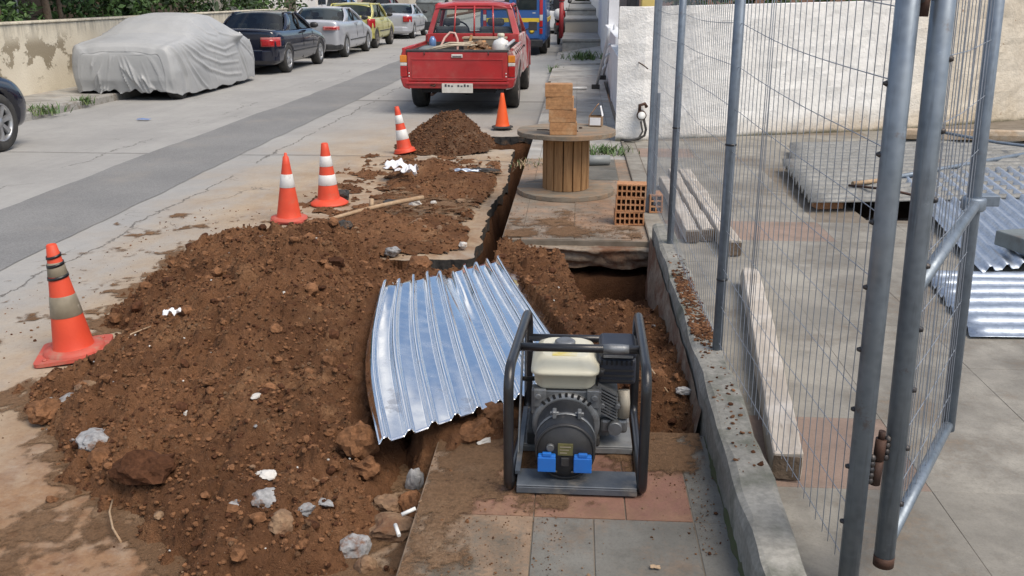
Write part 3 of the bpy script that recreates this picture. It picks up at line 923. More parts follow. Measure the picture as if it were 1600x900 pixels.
# white stucco wall behind the patio
ww = thing('stucco_wall', 'rough white plastered wall behind the patio, stained brown to the right', 'wall', (2.5, 10.2, 0))
pts = [(.41, 9.62), (.70, 9.60), (3.48, 10.52), (5.5, 11.6), (9.5, 13.6)]
def stucco():
    m = MB(); V = []; n = 110; L = [0]
    for a, b in zip(pts, pts[1:]): L.append(L[-1] + math.hypot(b[0] - a[0], b[1] - a[1]))
    def at(s):
        for k in range(len(pts) - 1):
            if s <= L[k + 1] or k == len(pts) - 2:
                t = (s - L[k]) / (L[k + 1] - L[k]); a, b = pts[k], pts[k + 1]
                d = Vector((b[0] - a[0], b[1] - a[1])).normalized()
                return a[0] + (b[0] - a[0]) * t, a[1] + (b[1] - a[1]) * t, d
    nz = 22
    for i in range(n + 1):
        s = L[-1] * i / n
        x, y, d = at(s)
        top = 1.455 + min(.20, max(0, (x - .7)) * .02)
        for j in range(nz + 1):
            z = -.1 + (top + .1) * j / nz
            nn = float(fbm(s * 5, z * 5, 4)) * .012
            V.append((x + d.y * nn, y - d.x * nn, z + (nn * .8 if j == nz else 0)))
        V.append((x - d.y * .25, y + d.x * .25, top)); V.append((x - d.y * .25, y + d.x * .25, -.1))
    kk = nz + 3
    F = [(i * kk + j, (i + 1) * kk + j, (i + 1) * kk + j + 1, i * kk + j + 1) for i in range(n) for j in range(kk - 1)]
    F += [tuple(range(kk)), tuple(n * kk + j for j in range(kk))[::-1]]
    m.add(V, F, 0, False)
    m.obj('render_coat', M['stucco'], ww, off=ww.location)
stucco()

# white walls and gates up the right side of the street
sw = thing('street_wall', 'low white painted boundary wall beyond the stucco pillar', 'wall', (.62, 15, 0))
m = MB()
m.box(.50, .70, 9.9, 14.0, -.1, .83); m.box(.55, .75, 14.0, 19.5, -.1, .98)
m.obj('wall_body', M['white_paint'], sw, off=sw.location, bevel=.01)
m = MB(); m.box(.48, .72, 9.9, 13.98, .832, .87); m.obj('coping', M['white_paint'], sw, off=sw.location, bevel=.008)
rg = thing('iron_railing', 'black iron railing standing on the low white wall', 'railing', (.62, 12.5, .87))
for k in range(16):
    m = MB(); y = 10.15 + k * .24; m.box(.61, .635, y, y + .025, .87, 1.9); m.obj('bar', M['black_iron'], rg, off=rg.location)
m = MB(); m.box(.60, .645, 10.05, 13.9, 1.88, 1.92); m.box(.60, .645, 10.05, 13.9, .95, .98); m.obj('rail', M['black_iron'], rg, off=rg.location)
m = MB(); m.box(.56, .60, 11.3, 13.3, .99, 1.8); m.obj('mesh_panel', M['black_iron'], rg, off=rg.location)
gp = thing('gate_post', 'ochre painted post behind the white stucco pillar', 'post', (.72, 10.25, 0))
m = MB(); m.box(.66, .80, 10.2, 10.34, .0, 2.4); m.obj('shaft', M['ochre'], gp, off=gp.location, bevel=.01)
hw = thing('garden_wall', 'tall white wall with plank shutters along the upper pavement', 'wall', (.7, 30, 0))
m = MB(); m.box(.62, .85, 19.5, 60, -.2, 2.6); m.obj('wall_body', M['white_paint'], hw, off=hw.location)
for k in range(14):
    m = MB(); y = 20 + k * .62; m.box(.60, .618, y, y + .56, .2, 2.3); m.obj('panel', M['white_paint'], hw, off=hw.location, bevel=.006)
rp = thing('red_post', 'thin red painted post with round cap on the far pavement', 'post', (-.46, 26.5, 0))
m = MB(); m.tube([(0, 0, .40), (0, 0, 1.36)], .065, 10); m.obj('shaft', M['red_post'], rp)
m = MB(); m.lathe([(.0, 1.36), (.075, 1.37), (.09, 1.42), (.07, 1.48), (.0, 1.5)], 12); m.obj('cap', M['red_post'], rp)

# peeling cream wall on the left
cw = thing('cream_wall', 'cream garden wall with peeling paint along the left pavement', 'wall', (-8.4, 12, 0))
m = MB()
m.box(-8.62, -8.36, 3.5, 27.2, -.2, 1.14); m.obj('wall_body', M['peeled'], cw, off=(-8.4, 12, 0), bevel=.012)
m = MB(); m.box(-8.65, -8.335, 3.5, 27.2, 1.142, 1.175); m.obj('coping', M['peeled'], cw, off=(-8.4, 12, 0), bevel=.01)

# houses: only their lowest storey can be seen below the picture's top edge
def house(name, label, x0, x1, y0, y1, h, mt, loc, doors=(), wins=()):
    b = thing(name, label, 'house', loc)
    m = MB(); m.box(x0, x1, y0, y1, -.2, h); m.obj('wall', M[mt], b, off=loc)
    m = MB(); m.box(x0 - .3, x1 + .3, y0 - .3, y1 + .3, h, h + .25); m.obj('roof', M['facade_white'], b, off=loc)
    for (y, z0, z1, w) in wins:
        m = MB(); m.box(x1 - .02, x1 + .05, y, y + w, z0, z1); f = m.obj('window', M['facade_white'], b, off=loc)
        m = MB(); m.box(x1 + .0, x1 + .06, y + .07, y + w - .07, z0 + .07, z1 - .07); m.obj('pane', M['car_glass'], f, off=loc)
    for (y, w) in doors:
        m = MB(); m.box(x1 - .02, x1 + .06, y, y + w, .15, 2.3); m.obj('door', M['facade_brown'], b, off=loc)
    return b
house('brown_house', 'shaded brown house front behind the garden plants', -19, -10.6, 8, 26, 3.3, 'facade_brown', (-15, 16, 0), doors=((13.8, 1.1),), wins=((16, 1.2, 2.4, 1.5), (10.5, 1.2, 2.4, 1.5)))
house('white_house', 'pale white house wall beyond the parked cars', -16, -10.2, 27.5, 44, 6.5, 'facade_white', (-13, 35, 0), doors=((33, 1.1),), wins=((29, 1.1, 2.3, 1.3), (37, 1.1, 2.3, 1.3)))
house('beige_house', 'beige house wall far up the left side of the street', -15, -9.2, 52, 80, 6.5, 'facade_beige', (-12, 66, 0), wins=((55, 1.1, 2.3, 1.3), (60, 1.1, 2.3, 1.3)))

# ================================================================== SOIL
# the zinc sheet's plane is needed first: the soil stays below it
ST = {'TL': Vector((-.845, 3.83, .335)), 'TR': Vector((-.385, 4.72, .215)), 'BL': Vector((-.61, 2.63, .205)), 'BR': Vector((.045, 3.26, .175))}
def sheet_pt(u, v):
    a = ST['TL'].lerp(ST['TR'], u); b = ST['BL'].lerp(ST['BR'], u)
    p = a.lerp(b, v)
    bow = math.sin(PI * v)
    p += Vector((-.05, -.02, 0)) * bow * (1 - u) ** 3
    p.z += .012 * bow * (1 - u) - .012 * math.sin(PI * v) * u + .05 * max(0, (v - .8)) * (1 - u) * -1
    return p
_su, _sv = np.meshgrid(np.linspace(-.03, 1.03, 40), np.linspace(-.02, 1.02, 40))
_sp = np.array([sheet_pt(u, v) for u, v in zip(_su.ravel(), _sv.ravel())])

def soil_height(x, y):
    """height of the big heap and of the soil thrown over the pit."""
    x = np.asarray(x, float); y = np.asarray(y, float)
    wx = x + fbm(x * 1.7, y * 1.7, 3) * .10; wy = y + fbm(x * 1.7 + 9, y * 1.7 + 5, 3) * .12
    def cone(cx, cy, rl, rr, rf, rb, H, p=1.25, q=1.):
        dx = (wx - cx) / np.where(wx < cx, rl, rr); dy = (wy - cy) / np.where(wy < cy, rf, rb)
        r = np.sqrt(dx * dx + dy * dy)
        return H * np.clip(1 - r ** p, -1.0, 1) 
    h = cone(-1.27, 4.25, 1.05, 1.35, 1.9, 1.25, .52, .95)
    h = np.minimum(h, .47 + .3 * (h - .47))
    h = np.maximum(h, cone(-1.95, 5.25, .52, 1.0, 1.2, .68, .22))
    h = np.maximum(h, cone(-1.35, 5.15, .9, .8, 1.0, .62, .30, 1.3))
    h = np.maximum(h, cone(-1.05, 2.95, .95, .75, .98, 1.2, .20, 1.3))
    h = np.maximum(h, cone(-1.75, 3.15, .42, .8, .62, 1.0, .13, 1.4))
    h = np.maximum(h, cone(-1.35, 2.75, .62, .8, .62, 1.0, .12, 1.5))
    # gully along the pavement edge
    h = h - .10 * np.exp(-((x + .52) / .10) ** 2) * (y < 3.0)
    dcut = ((x + 1.97) * -.57 + (y - 2.93) * -.62) / .842 + fbm(x * 2.6, y * 2.6, 4) * .14 - .09
    h = h - .30 * sstep(-.28, .16, dcut)
    # pit fill on the right: falls away from the sheet, hollow at the far right corner
    pit = .225 - .04 * (x + .45) - .06 * sstep(.0, .42, x) - .13 * sstep(-.05, .4, x) * sstep(3.5, 4.6, y) - .06 * sstep(4.2, 5.1, y)
    pit = pit - .55 * sstep(4.99, 5.13, y + 1.05 * np.clip(x, -.3, .5) + .07 * fbm(x * 4, y * 4, 3))
    pit = pit - (.14 - .07 * sstep(-.1, -.3, x)) * sstep(3.3, 2.85, y + .06 * fbm(x * 6, y * 6, 3)) - .2 * sstep(2.86, 2.6, y + .05 * fbm(x * 7, y * 7, 3))
    pit = np.where(x > -.75, pit, -1)
    pit = pit - 2.2 * np.clip(-.5 - x, 0, 1)
    h = np.maximum(h, pit)
    # back ditch below the asphalt ledge
    back = sstep(-1.45, -1.0, x) * (x < -.44)
    h = h - back * np.clip(h - (.05 + (5.0 - y) * .235 + fbm(x * 6, y * 6, 3) * .02), 0, 9)
    h = h - .40 * sstep(5.16, 5.36, y) * sstep(-1.36, -1.18, x) * (x < -.44)
    h = h + fbm(x * 3.2, y * 3.2, 4, .55) * .030 + fbm(x * 9, y * 9, 5, .65) * .021 + np.abs(fbm(x * 24, y * 24, 3, .65)) * .021 + (np.clip(fbm(x * 14 + 5, y * 14, 3, .6), 0, 1) ** 1.5) * .030 - .012
    lim = .0 + (4.67 - y) * .35 + 2.2 * np.clip(.06 - x, 0, 2) + fbm(x * 8, y * 8, 3) * .012
    h = np.where(y > 3.9, np.minimum(h, lim), h)
    # keep clear of the cone's foot
    h = h - .25 * sstep(.40, .16, np.hypot(x + 2.30, y - 3.80))
    h = h + .03 * sstep(.25, .6, fbm(x * 6.3 + 40, y * 6.3, 2))
    # stay under the sheet
    return h

def under_sheet(xf, yf, hf):
    out = hf.copy()
    sel = np.where((xf > -1.0) & (xf < .15) & (yf > 2.5) & (yf < 4.85))[0]
    for i in sel:
        d = (_sp[:, 0] - xf[i]) ** 2 + (_sp[:, 1] - yf[i]) ** 2
        k = int(np.argmin(d))
        if d[k] < .0016:
            out[i] = min(out[i], _sp[k, 2] - .035)
        elif d[k] < .012:
            out[i] = min(out[i], _sp[k, 2] - .01 + math.sqrt(d[k]) * .9)
    return out

def base_height(x, y):
    return np.where(x < -.45, np.where((y > 4.4) & (hole(x, y) > .02), -.6, 0.), np.where(y < 2.93, .12, -.8))

def soil_mesh(name, hf, x0, x1, y0, y1, cs, mt, parent, off, sheet=False, basef=base_height, tol=.004):
    xs = np.arange(x0, x1, cs); ys = np.arange(y0, y1, cs)
    XX, YY = np.meshgrid(xs, ys)
    Z = hf(XX, YY)
    if sheet: Z = under_sheet(XX.ravel(), YY.ravel(), Z.ravel()).reshape(Z.shape)
    B = basef(XX, YY)
    ok = Z > B + tol
    okf = ok[:-1, :-1] | ok[1:, :-1] | ok[:-1, 1:] | ok[1:, 1:]
    Zc = np.maximum(Z, B - .012)
    ny, nx = XX.shape
    I = (np.arange(ny - 1)[:, None] * nx + np.arange(nx - 1)[None, :])[okf]
    F = np.stack([I, I + 1, I + nx + 1, I + nx], 1)
    used = np.zeros(nx * ny, bool); used[F.ravel()] = True
    idx = np.cumsum(used) - 1
    V = np.stack([XX.ravel() - off[0], YY.ravel() - off[1], Zc.ravel() - off[2]], 1)[used]
    o = np_mesh(name, V, idx[F], mt, parent, smooth=True)
    if parent is None: o.location = off
    return o, Z, ok, xs, ys

# unit pebbles
def ico(sub):
    bm = bmesh.new(); bmesh.ops.create_icosphere(bm, subdivisions=sub, radius=1)
    V = np.array([v.co[:] for v in bm.verts]); F = np.array([[v.index for v in f.verts] for f in bm.faces]); bm.free()
    return V, F
ICO = {k: ico(k) for k in (1, 2, 3)}

def scatter(name, P, S, mats, parent, sub=1, flat=.75, rough=.28):
    """many small lumps as one mesh; P (n,3), S (n,)."""
    V0, F0 = ICO[sub]
    n = len(P)
    q = rng.normal(size=(n, 4)); q /= np.linalg.norm(q, axis=1)[:, None]
    w, x, y, z = q.T
    Rm = np.stack([1 - 2 * (y * y + z * z), 2 * (x * y - z * w), 2 * (x * z + y * w), 2 * (x * y + z * w), 1 - 2 * (x * x + z * z), 2 * (y * z - x * w), 2 * (x * z - y * w), 2 * (y * z + x * w), 1 - 2 * (x * x + y * y)], 1).reshape(n, 3, 3)
    sc = rng.uniform(.65, 1.25, size=(n, 3))
    d = 1 + rng.normal(size=(n, len(V0))) * rough * .5
    V = V0[None] * d[..., None] * sc[:, None, :]
    V = np.einsum('nij,nkj->nki', Rm, V) * S[:, None, None]
    V[..., 2] *= flat
    V = V + P[:, None, :]
    F = F0[None] + (np.arange(n) * len(V0))[:, None, None]
    mi = np.repeat(rng.integers(0, len(mats), n), len(F0))
    return np_mesh(name, V.reshape(-1, 3), F.reshape(-1, 3), mats, parent, smooth=False, midx=mi)

def lump(name, mt, r, loc, seed, squash=(1, 1, .75), parent=None, sub=3, sharp=.22):
    """one clod or stone with facets and bumps."""
    V0, F0 = ICO[sub]
    rs = np.random.default_rng(seed)
    V = V0.copy()
    for _ in range(9):                                   # plane cuts give broken faces
        nrm = rs.normal(size=3); nrm /= np.linalg.norm(nrm)
        dcut = rs.uniform(.62, .92)
        pr_ = V @ nrm
        V = V - np.outer(np.clip(pr_ - dcut, 0, None), nrm) * .8
    nn = fbm(V[:, 0] * 1.4 + seed, V[:, 1] * 1.4 + V[:, 2] * 1.7, 5, .66) * sharp * (1.25 if name == 'soil_clod' else .8)
    V = V * (1 + nn[:, None]) * np.array(squash) * r
    a = rs.uniform(0, 6.28); c, s = math.cos(a), math.sin(a)
    V = V @ np.array([[c, -s, 0], [s, c, 0], [0, 0, 1]]).T
    o = np_mesh(name, V, F0, mt, parent, smooth=False)
    o.location = loc
    return o

CS = .009
heap = thing('soil_heap', 'large heap of freshly dug brown soil spread from the road to the open pit', 'soil heap', (-1.2, 4.0, 0))
ho, Zs, okm, gx, gy = soil_mesh('soil_body', soil_height, -2.75, .462, 1.55, 5.52, CS, M['soil'], heap, (-1.2, 4.0, 0), sheet=True)

def zat(x, y):
    i = int(round((x - gx[0]) / CS)); j = int(round((y - gy[0]) / CS))
    i = min(max(i, 0), len(gx) - 1); j = min(max(j, 0), len(gy) - 1)
    b = float(base_height(np.array(x), np.array(y)))
    return max(float(Zs[j, i]), b)

jj, ii = np.where(okm)
def crumbs(n, smin, smax, pw, sub, mats, name, lim=1.0, sink=.25):
    k = rng.integers(0, len(ii), n)
    x = gx[ii[k]] + rng.uniform(-.006, .006, n); y = gy[jj[k]] + rng.uniform(-.006, .006, n); z = Zs[jj[k], ii[k]]
    s = smin + (smax - smin) * rng.uniform(0, 1, n) ** pw
    # keep off the sheet's footprint and the cut wall
    d = np.array([np.min((_sp[:, 0] - a) ** 2 + (_sp[:, 1] - b) ** 2) for a, b in zip(x, y)]) if n < 30000 else np.ones(n)
    keep = (d > .0012) & (x < .44)
    x, y, z, s = x[keep], y[keep], z[keep], s[keep]
    o = scatter(name, np.stack([x + 1.2, y - 4.0, z + s * sink], 1), s, mats, heap, sub)
    return tag(o, kind='stuff')
crumbs(29000, .0026, .0105, 2.3, 1, [M['clod'], M['clod_dark'], M['soil_pale'], M['clod']], 'soil_crumbs')
crumbs(800, .009, .024, 2.6, 2, [M['clod'], M['clod_dark'], M['clod']], 'soil_lumps')
crumbs(150, .004, .011, 2.4, 1, [M['stone_white'], M['stone_grey'], M['stone_tan']], 'pebbles', sink=.6)
# loose crumbs over the road and the pavement around the heap
def fringe():
    n = 15000
    x = rng.uniform(-3.0, .44, n); y = rng.uniform(1.4, 6.8, n)
    hgt = soil_height(x, y); b = np.where(x < -.45, 0, .12)
    near = np.exp(-np.clip(b - hgt, 0, 9) / .10)
    inp = (x > -.45) & (y > 2.93)
    keep = (rng.uniform(0, 1, n) < near * .85 + .012 + .05 * np.exp(-((x + 1.7) / .5) ** 2 - ((y - 2.6) / .5) ** 2)) & (hgt < b) & ~inp & (hole(x, y) < -.02) 
    x, y, b = x[keep], y[keep], b[keep]
    s = .0014 + .0075 * rng.uniform(0, 1, len(x)) ** 3.6
    o = scatter('scattered_crumbs', np.stack([x, y, b + s * .4], 1), s, [M['clod'], M['clod_dark'], M['soil_pale'], M['stone_tan']], None, 1)
    tag(o, 'loose crumbs of soil trodden over road and pavement round the large heap', 'loose soil', kind='stuff')
fringe()

# soil on the coping of the low wall
def coping_soil():
    n = 1900
    y = np.concatenate([rng.normal(4.15, .10, 700), rng.normal(3.62, .08, 550), rng.normal(3.95, .3, 450), rng.uniform(2.4, 4.8, 200)])
    x = rng.uniform(.49, .575, n)
    s = .0022 + .0085 * rng.uniform(0, 1, n) ** 2.8
    o = scatter('soil_on_coping', np.stack([x, y, .264 + s * .25], 1), s, [M['clod'], M['clod_dark'], M['soil']], None, 1, flat=.5)
    tag(o, 'crumbs of soil lying along the top of the low concrete wall', 'loose soil', kind='stuff')
coping_soil()
def pavement_grit():
    x = np.concatenate([rng.uniform(-.445, .0, 2600), rng.normal(.27, .06, 700), rng.normal(.40, .03, 500), rng.normal(-.36, .05, 900), rng.uniform(-.44, .45, 500)])
    y = np.concatenate([1.7 + 1.22 * rng.uniform(0, 1, 2600) ** .6, rng.normal(2.74, .07, 700), rng.uniform(2.2, 2.95, 500), rng.uniform(1.9, 2.9, 900), rng.uniform(1.6, 2.9, 500)])
    k = (x > -.445) & (x < .455) & (y < 2.92); x, y = x[k], y[k]
    s = .0007 + .0030 * rng.uniform(0, 1, len(x)) ** 4
    o = scatter('pavement_grit', np.stack([x, y, .1215 + s * .3], 1), s, [M['clod'], M['soil_pale'], M['stone_tan'], M['clod_dark']], None, 1, flat=.6)
    tag(o, 'grit and soil crumbs strewn over the near pavement slabs around the generator', 'loose soil', kind='stuff')
    n = 1500; x = rng.uniform(-.44, .44, n); y = 5.6 + rng.exponential(.5, n); k = y < 8; x, y = x[k], y[k]
    s = .0009 + .004 * rng.uniform(0, 1, len(x)) ** 4
    o = scatter('pavement_grit', np.stack([x, y, .1225 + s * .3], 1), s, [M['clod'], M['soil_pale'], M['stone_tan']], None, 1, flat=.6)
    tag(o, 'crumbs of soil strewn over the pavement beyond the open pit', 'loose soil', kind='stuff')
pavement_grit()
# thin films of trodden soil: round the heap on the road, and over the slabs
def film_material():
    m = soil_mat('trodden_soil', (.32, .195, .112), (.24, .14, .078), (.41, .285, .185))
    nt = m.node_tree; p = nt.nodes['Principled BSDF']; out = nt.nodes['Material Output']
    at = nt.nodes.new('ShaderNodeAttribute'); at.attribute_name = 'cover'
    v = coords(nt, False)
    n = mth(nt, 'ADD', mth(nt, 'MULTIPLY', noise(nt, v, 130, 5, .8), .6), mth(nt, 'MULTIPLY', noise(nt, v, 26, 6, .75), .4))
    f = mrange(nt, mth(nt, 'ADD', at.outputs['Fac'], n), .82, 1.22)
    tr = nt.nodes.new('ShaderNodeBsdfTransparent'); ms = nt.nodes.new('ShaderNodeMixShader')
    nt.links.new(f, ms.inputs[0]); nt.links.new(tr.outputs[0], ms.inputs[1]); nt.links.new(p.outputs[0], ms.inputs[2])
    nt.links.new(ms.outputs[0], out.inputs['Surface'])
    return m
M['soil_film'] = film_material()
def film_noise(x, y): return fbm(x * 3.2, y * 3.2, 5, .62) * .6 + fbm(x * 17, y * 17, 4, .7) * .3
def film(label, fn, x0, x1, y0, y1, cs, z):
    xs = np.arange(x0, x1, cs); ys = np.arange(y0, y1, cs)
    XX, YY = np.meshgrid(xs, ys)
    c = np.clip(fn(XX, YY), 0, 1)
    rim = np.minimum(np.minimum(XX - x0, xs[-1] - XX), np.minimum(YY - y0, ys[-1] - YY))
    Z = z + .0006 + c * .0035 + np.abs(fbm(XX * 30, YY * 30, 3)) * .002 * c
    k = c > .03
    kf = k[:-1, :-1] | k[1:, :-1] | k[:-1, 1:] | k[1:, 1:]
    nx = len(xs); I = (np.arange(len(ys) - 1)[:, None] * nx + np.arange(nx - 1)[None, :])[kf]
    F = np.stack([I, I + 1, I + nx + 1, I + nx], 1)
    o = np_mesh('soil_film', np.stack([XX.ravel(), YY.ravel(), Z.ravel()], 1), F, M['soil_film'], smooth=True)
    at = o.data.attributes.new('cover', 'FLOAT', 'POINT')
    at.data.foreach_set('value', c.ravel().astype(np.float32))
    return tag(o, label, 'loose soil', kind='stuff')
def road_film(x, y):
    near = np.exp(-np.clip(-soil_height(x, y), 0, 9) / .10)
    near = np.maximum(near, .62 * np.exp(-((x + 1.5) / .6) ** 2 - ((y - 2.3) / .55) ** 2))
    return (film_noise(x, y) * .75 - .35 + 1.35 * near) * (hole(x, y) < -.03)
film('thin film of trodden soil on the road around the large heap', road_film, -3.3, -.46, 1.3, 6.6, .014, .0015)
def spoil_film(x, y):
    m = .9 * np.exp(-((x + 1.15) / .55) ** 4 - ((y - 7.3) / 1.75) ** 4)
    return (film_noise(x + 4, y) * .8 - .30 + 1.05 * m) * (hole(x, y) < -.03)
film('thin film of pale trodden spoil on the road beside the trench', spoil_film, -2.2, -.55, 5.2, 9.6, .016, .0095)
def slab_film(x, y):
    m = .95 * sstep(.02, -.40, x + (2.3 - y) * .18) * sstep(1.6, 2.3, y) + .95 * np.exp(-((x - .27) / .12) ** 2 - ((y - 2.76) / .13) ** 2) + .9 * sstep(2.62, 2.95, y) + .30 * sstep(2.2, 2.9, y)
    m = m + .6 * np.exp(-((x - .0) / .25) ** 2 - ((y - 2.45) / .12) ** 2)
    return film_noise(x + 3, y) * .8 - .28 + .95 * np.minimum(m, 1.1)
film('thin film of brown soil smeared over the slabs left of the generator', slab_film, -.442, .455, 1.4, 2.93, .010, .1222)
def far_film(x, y):
    m = .75 * sstep(6.9, 5.6, y) + .35 * sstep(8.2, 6.5, y) + .3 * sstep(-.2, -.44, x)
    return film_noise(x + 9, y) * .6 - .28 + .72 * m
film('thin film of pale soil trodden over the pavement beyond the pit', far_film, -.44, .44, 5.6, 8.6, .014, .1230)

# thin spoil over the road between heap and trench
def spoil_height(x, y):
    wx = x + fbm(x * 2.2 + 4, y * 2.2, 3) * .13; wy = y + fbm(x * 2.2, y * 2.2 + 8, 3) * .2
    def blob(cx, cy, rx, ry, H):
        return H * np.clip(1 - np.sqrt(((wx - cx) / rx) ** 2 + ((wy - cy) / ry) ** 2), -1, 1)
    h = blob(-1.13, 7.3, .85, 1.7, .006)
    h = np.maximum(h, blob(-1.28, 8.15, .42, .55, .17))
    h = np.maximum(h, blob(-.95, 7.75, .42, .6, .11))
    h = np.maximum(h, blob(-1.35, 6.15, .62, .52, .14))
    h = np.maximum(h, blob(-1.75, 5.95, .40, .35, .06))
    h = np.maximum(h, blob(-.85, 6.0, .42, .5, .018))
    h = h + fbm(x * 5, y * 5, 5, .6) * .022 + np.abs(fbm(x * 19, y * 19, 4, .6)) * .013 - .008
    h = h - .3 * sstep(-.10, .0, hole(x, y))
    return h
def flat0(x, y): return np.zeros_like(x)
sp = thing('spoil_layer', 'thin uneven layer of brown spoil lying on the road beside the narrow trench', 'soil heap', (-1.1, 7.2, 0))
so, Z2, ok2, gx2, gy2 = soil_mesh('soil_body', spoil_height, -2.2, -.5, 5.45, 9.3, .0175, M['soil_pale'], sp, (-1.1, 7.2, 0), basef=flat0)
j2, i2 = np.where(ok2)
so.data.materials[0] = M['soil']
def crumbs2(n, smin, smax, pw, sub, mats, name, par, gx, gy, Z, ii, jj, off, sink=.3):
    k = rng.integers(0, len(ii), n)
    x = gx[ii[k]] + rng.uniform(-.008, .008, n); y = gy[jj[k]] + rng.uniform(-.008, .008, n); z = Z[jj[k], ii[k]]
    s = smin + (smax - smin) * rng.uniform(0, 1, n) ** pw
    return tag(scatter(name, np.stack([x - off[0], y - off[1], z + s * sink - off[2]], 1), s, mats, par, sub), kind='stuff')
crumbs2(3600, .003, .014, 2.6, 1, [M['clod'], M['soil_pale'], M['soil_pale'], M['clod_dark']], 'soil_crumbs', sp, gx2, gy2, Z2, i2, j2, sp.location)
crumbs2(110, .01, .030, 2.2, 2, [M['clod'], M['stone_tan'], M['clod']], 'soil_lumps', sp, gx2, gy2, Z2, i2, j2, sp.location)

# small conical heap behind the truck
def heap2_height(x, y):
    wx = x + fbm(x * 2.5 + 4, y * 2.5, 3) * .05; wy = y + fbm(x * 2.5, y * 2.5 + 8, 3) * .05
    r = np.sqrt(((wx + 1.33) / np.where(wx < -1.33, .60, .44)) ** 2 + ((wy - 9.95) / .58) ** 2)
    h = .43 * np.clip(1.02 - r ** 1.12, -1, 1)
    h = np.minimum(h, .365 + .15 * (h - .365)) + fbm(x * 3.3, y * 3.3, 3) * .025
    return h + fbm(x * 7, y * 7, 5, .6) * .016 + np.abs(fbm(x * 24, y * 24, 3)) * .010
h2 = thing('soil_heap', 'small pointed heap of brown soil just behind the red truck', 'soil heap', (-1.3, 9.95, 0))
ho2, Z3, ok3, gx3, gy3 = soil_mesh('soil_body', heap2_height, -2.1, -.6, 9.1, 10.8, .015, M['soil_dry'], h2, (-1.3, 9.95, 0), basef=flat0)
j3, i3 = np.where(ok3)
crumbs2(3200, .004, .015, 2.2, 1, [M['clod'], M['soil_dry'], M['clod_dark']], 'soil_crumbs', h2, gx3, gy3, Z3, i3, j3, h2.location)

def on_soil(x, y):
    if y < 5.5: return zat(x, y)
    i = int(round((x - gx2[0]) / .0175)); j = int(round((y - gy2[0]) / .0175))
    if 0 <= i < len(gx2) and 0 <= j < len(gy2): return max(0., float(Z2[j, i]))
    return 0.

# ------------------------------------------------------------------ zinc sheet
def zinc():
    t = thing('zinc_sheet', 'bright crumpled corrugated zinc sheet lying on the big soil heap', 'metal sheet', (-.47, 3.6, .25))
    m = MB()
    nu, nv = 220, 90
    def f(u, v):
        p = sheet_pt(u, v)
        # ragged ends
        if v == 0: p.y += .015 * math.sin(u * 40)
        k = u * 9.6 + .25
        fr = k - math.floor(k)
        tri = abs(fr - .5) * 2                        # 1 at rib edge, 0 at rib middle
        rib = 1 - min(1, max(0, (tri - .12) / .32))
        rib = rib * rib * (3 - 2 * rib)
        amp = .033 * (1 - .40 * v) * (1 - .45 * math.exp(-((u - .55) / .13) ** 2) * (1 - v))
        dent = float(fbm(u * 3.1 + 3, v * 2.6, 2)) * .004 + float(fbm(u * 9, v * 1.6 + 7, 2)) * .0010
        fold = .035 * math.exp(-((u - .52 - .10 * v) / .035) ** 2) * math.exp(-(v / .35) ** 2)
        curl = .05 * math.exp(-u / .04) * math.sin(PI * min(1, v * 1.1)) * -1
        n = Vector((.10, -.18, 1)).normalized()
        return p + n * (rib * amp + dent - fold + curl + .006)
    m.grid(f, nu, nv)
    o = m.obj('sheet', M['sheet'], t, off=t.location)
    md = o.modifiers.new('thick', 'SOLIDIFY'); md.thickness = .0012; md.offset = 1
    # a plain flap along the right edge
    m = MB()
    def g(u, v):
        p = sheet_pt(1.0, v * .75 + .02)
        return p + Vector((.085 * u, .02 * u, -.01 - .035 * u + .006 * math.sin(v * 14)))
    m.grid(g, 8, 30)
    o = m.obj('edge_flap', M['sheet'], t, off=t.location)
    md = o.modifiers.new('thick', 'SOLIDIFY'); md.thickness = .0012
zinc()

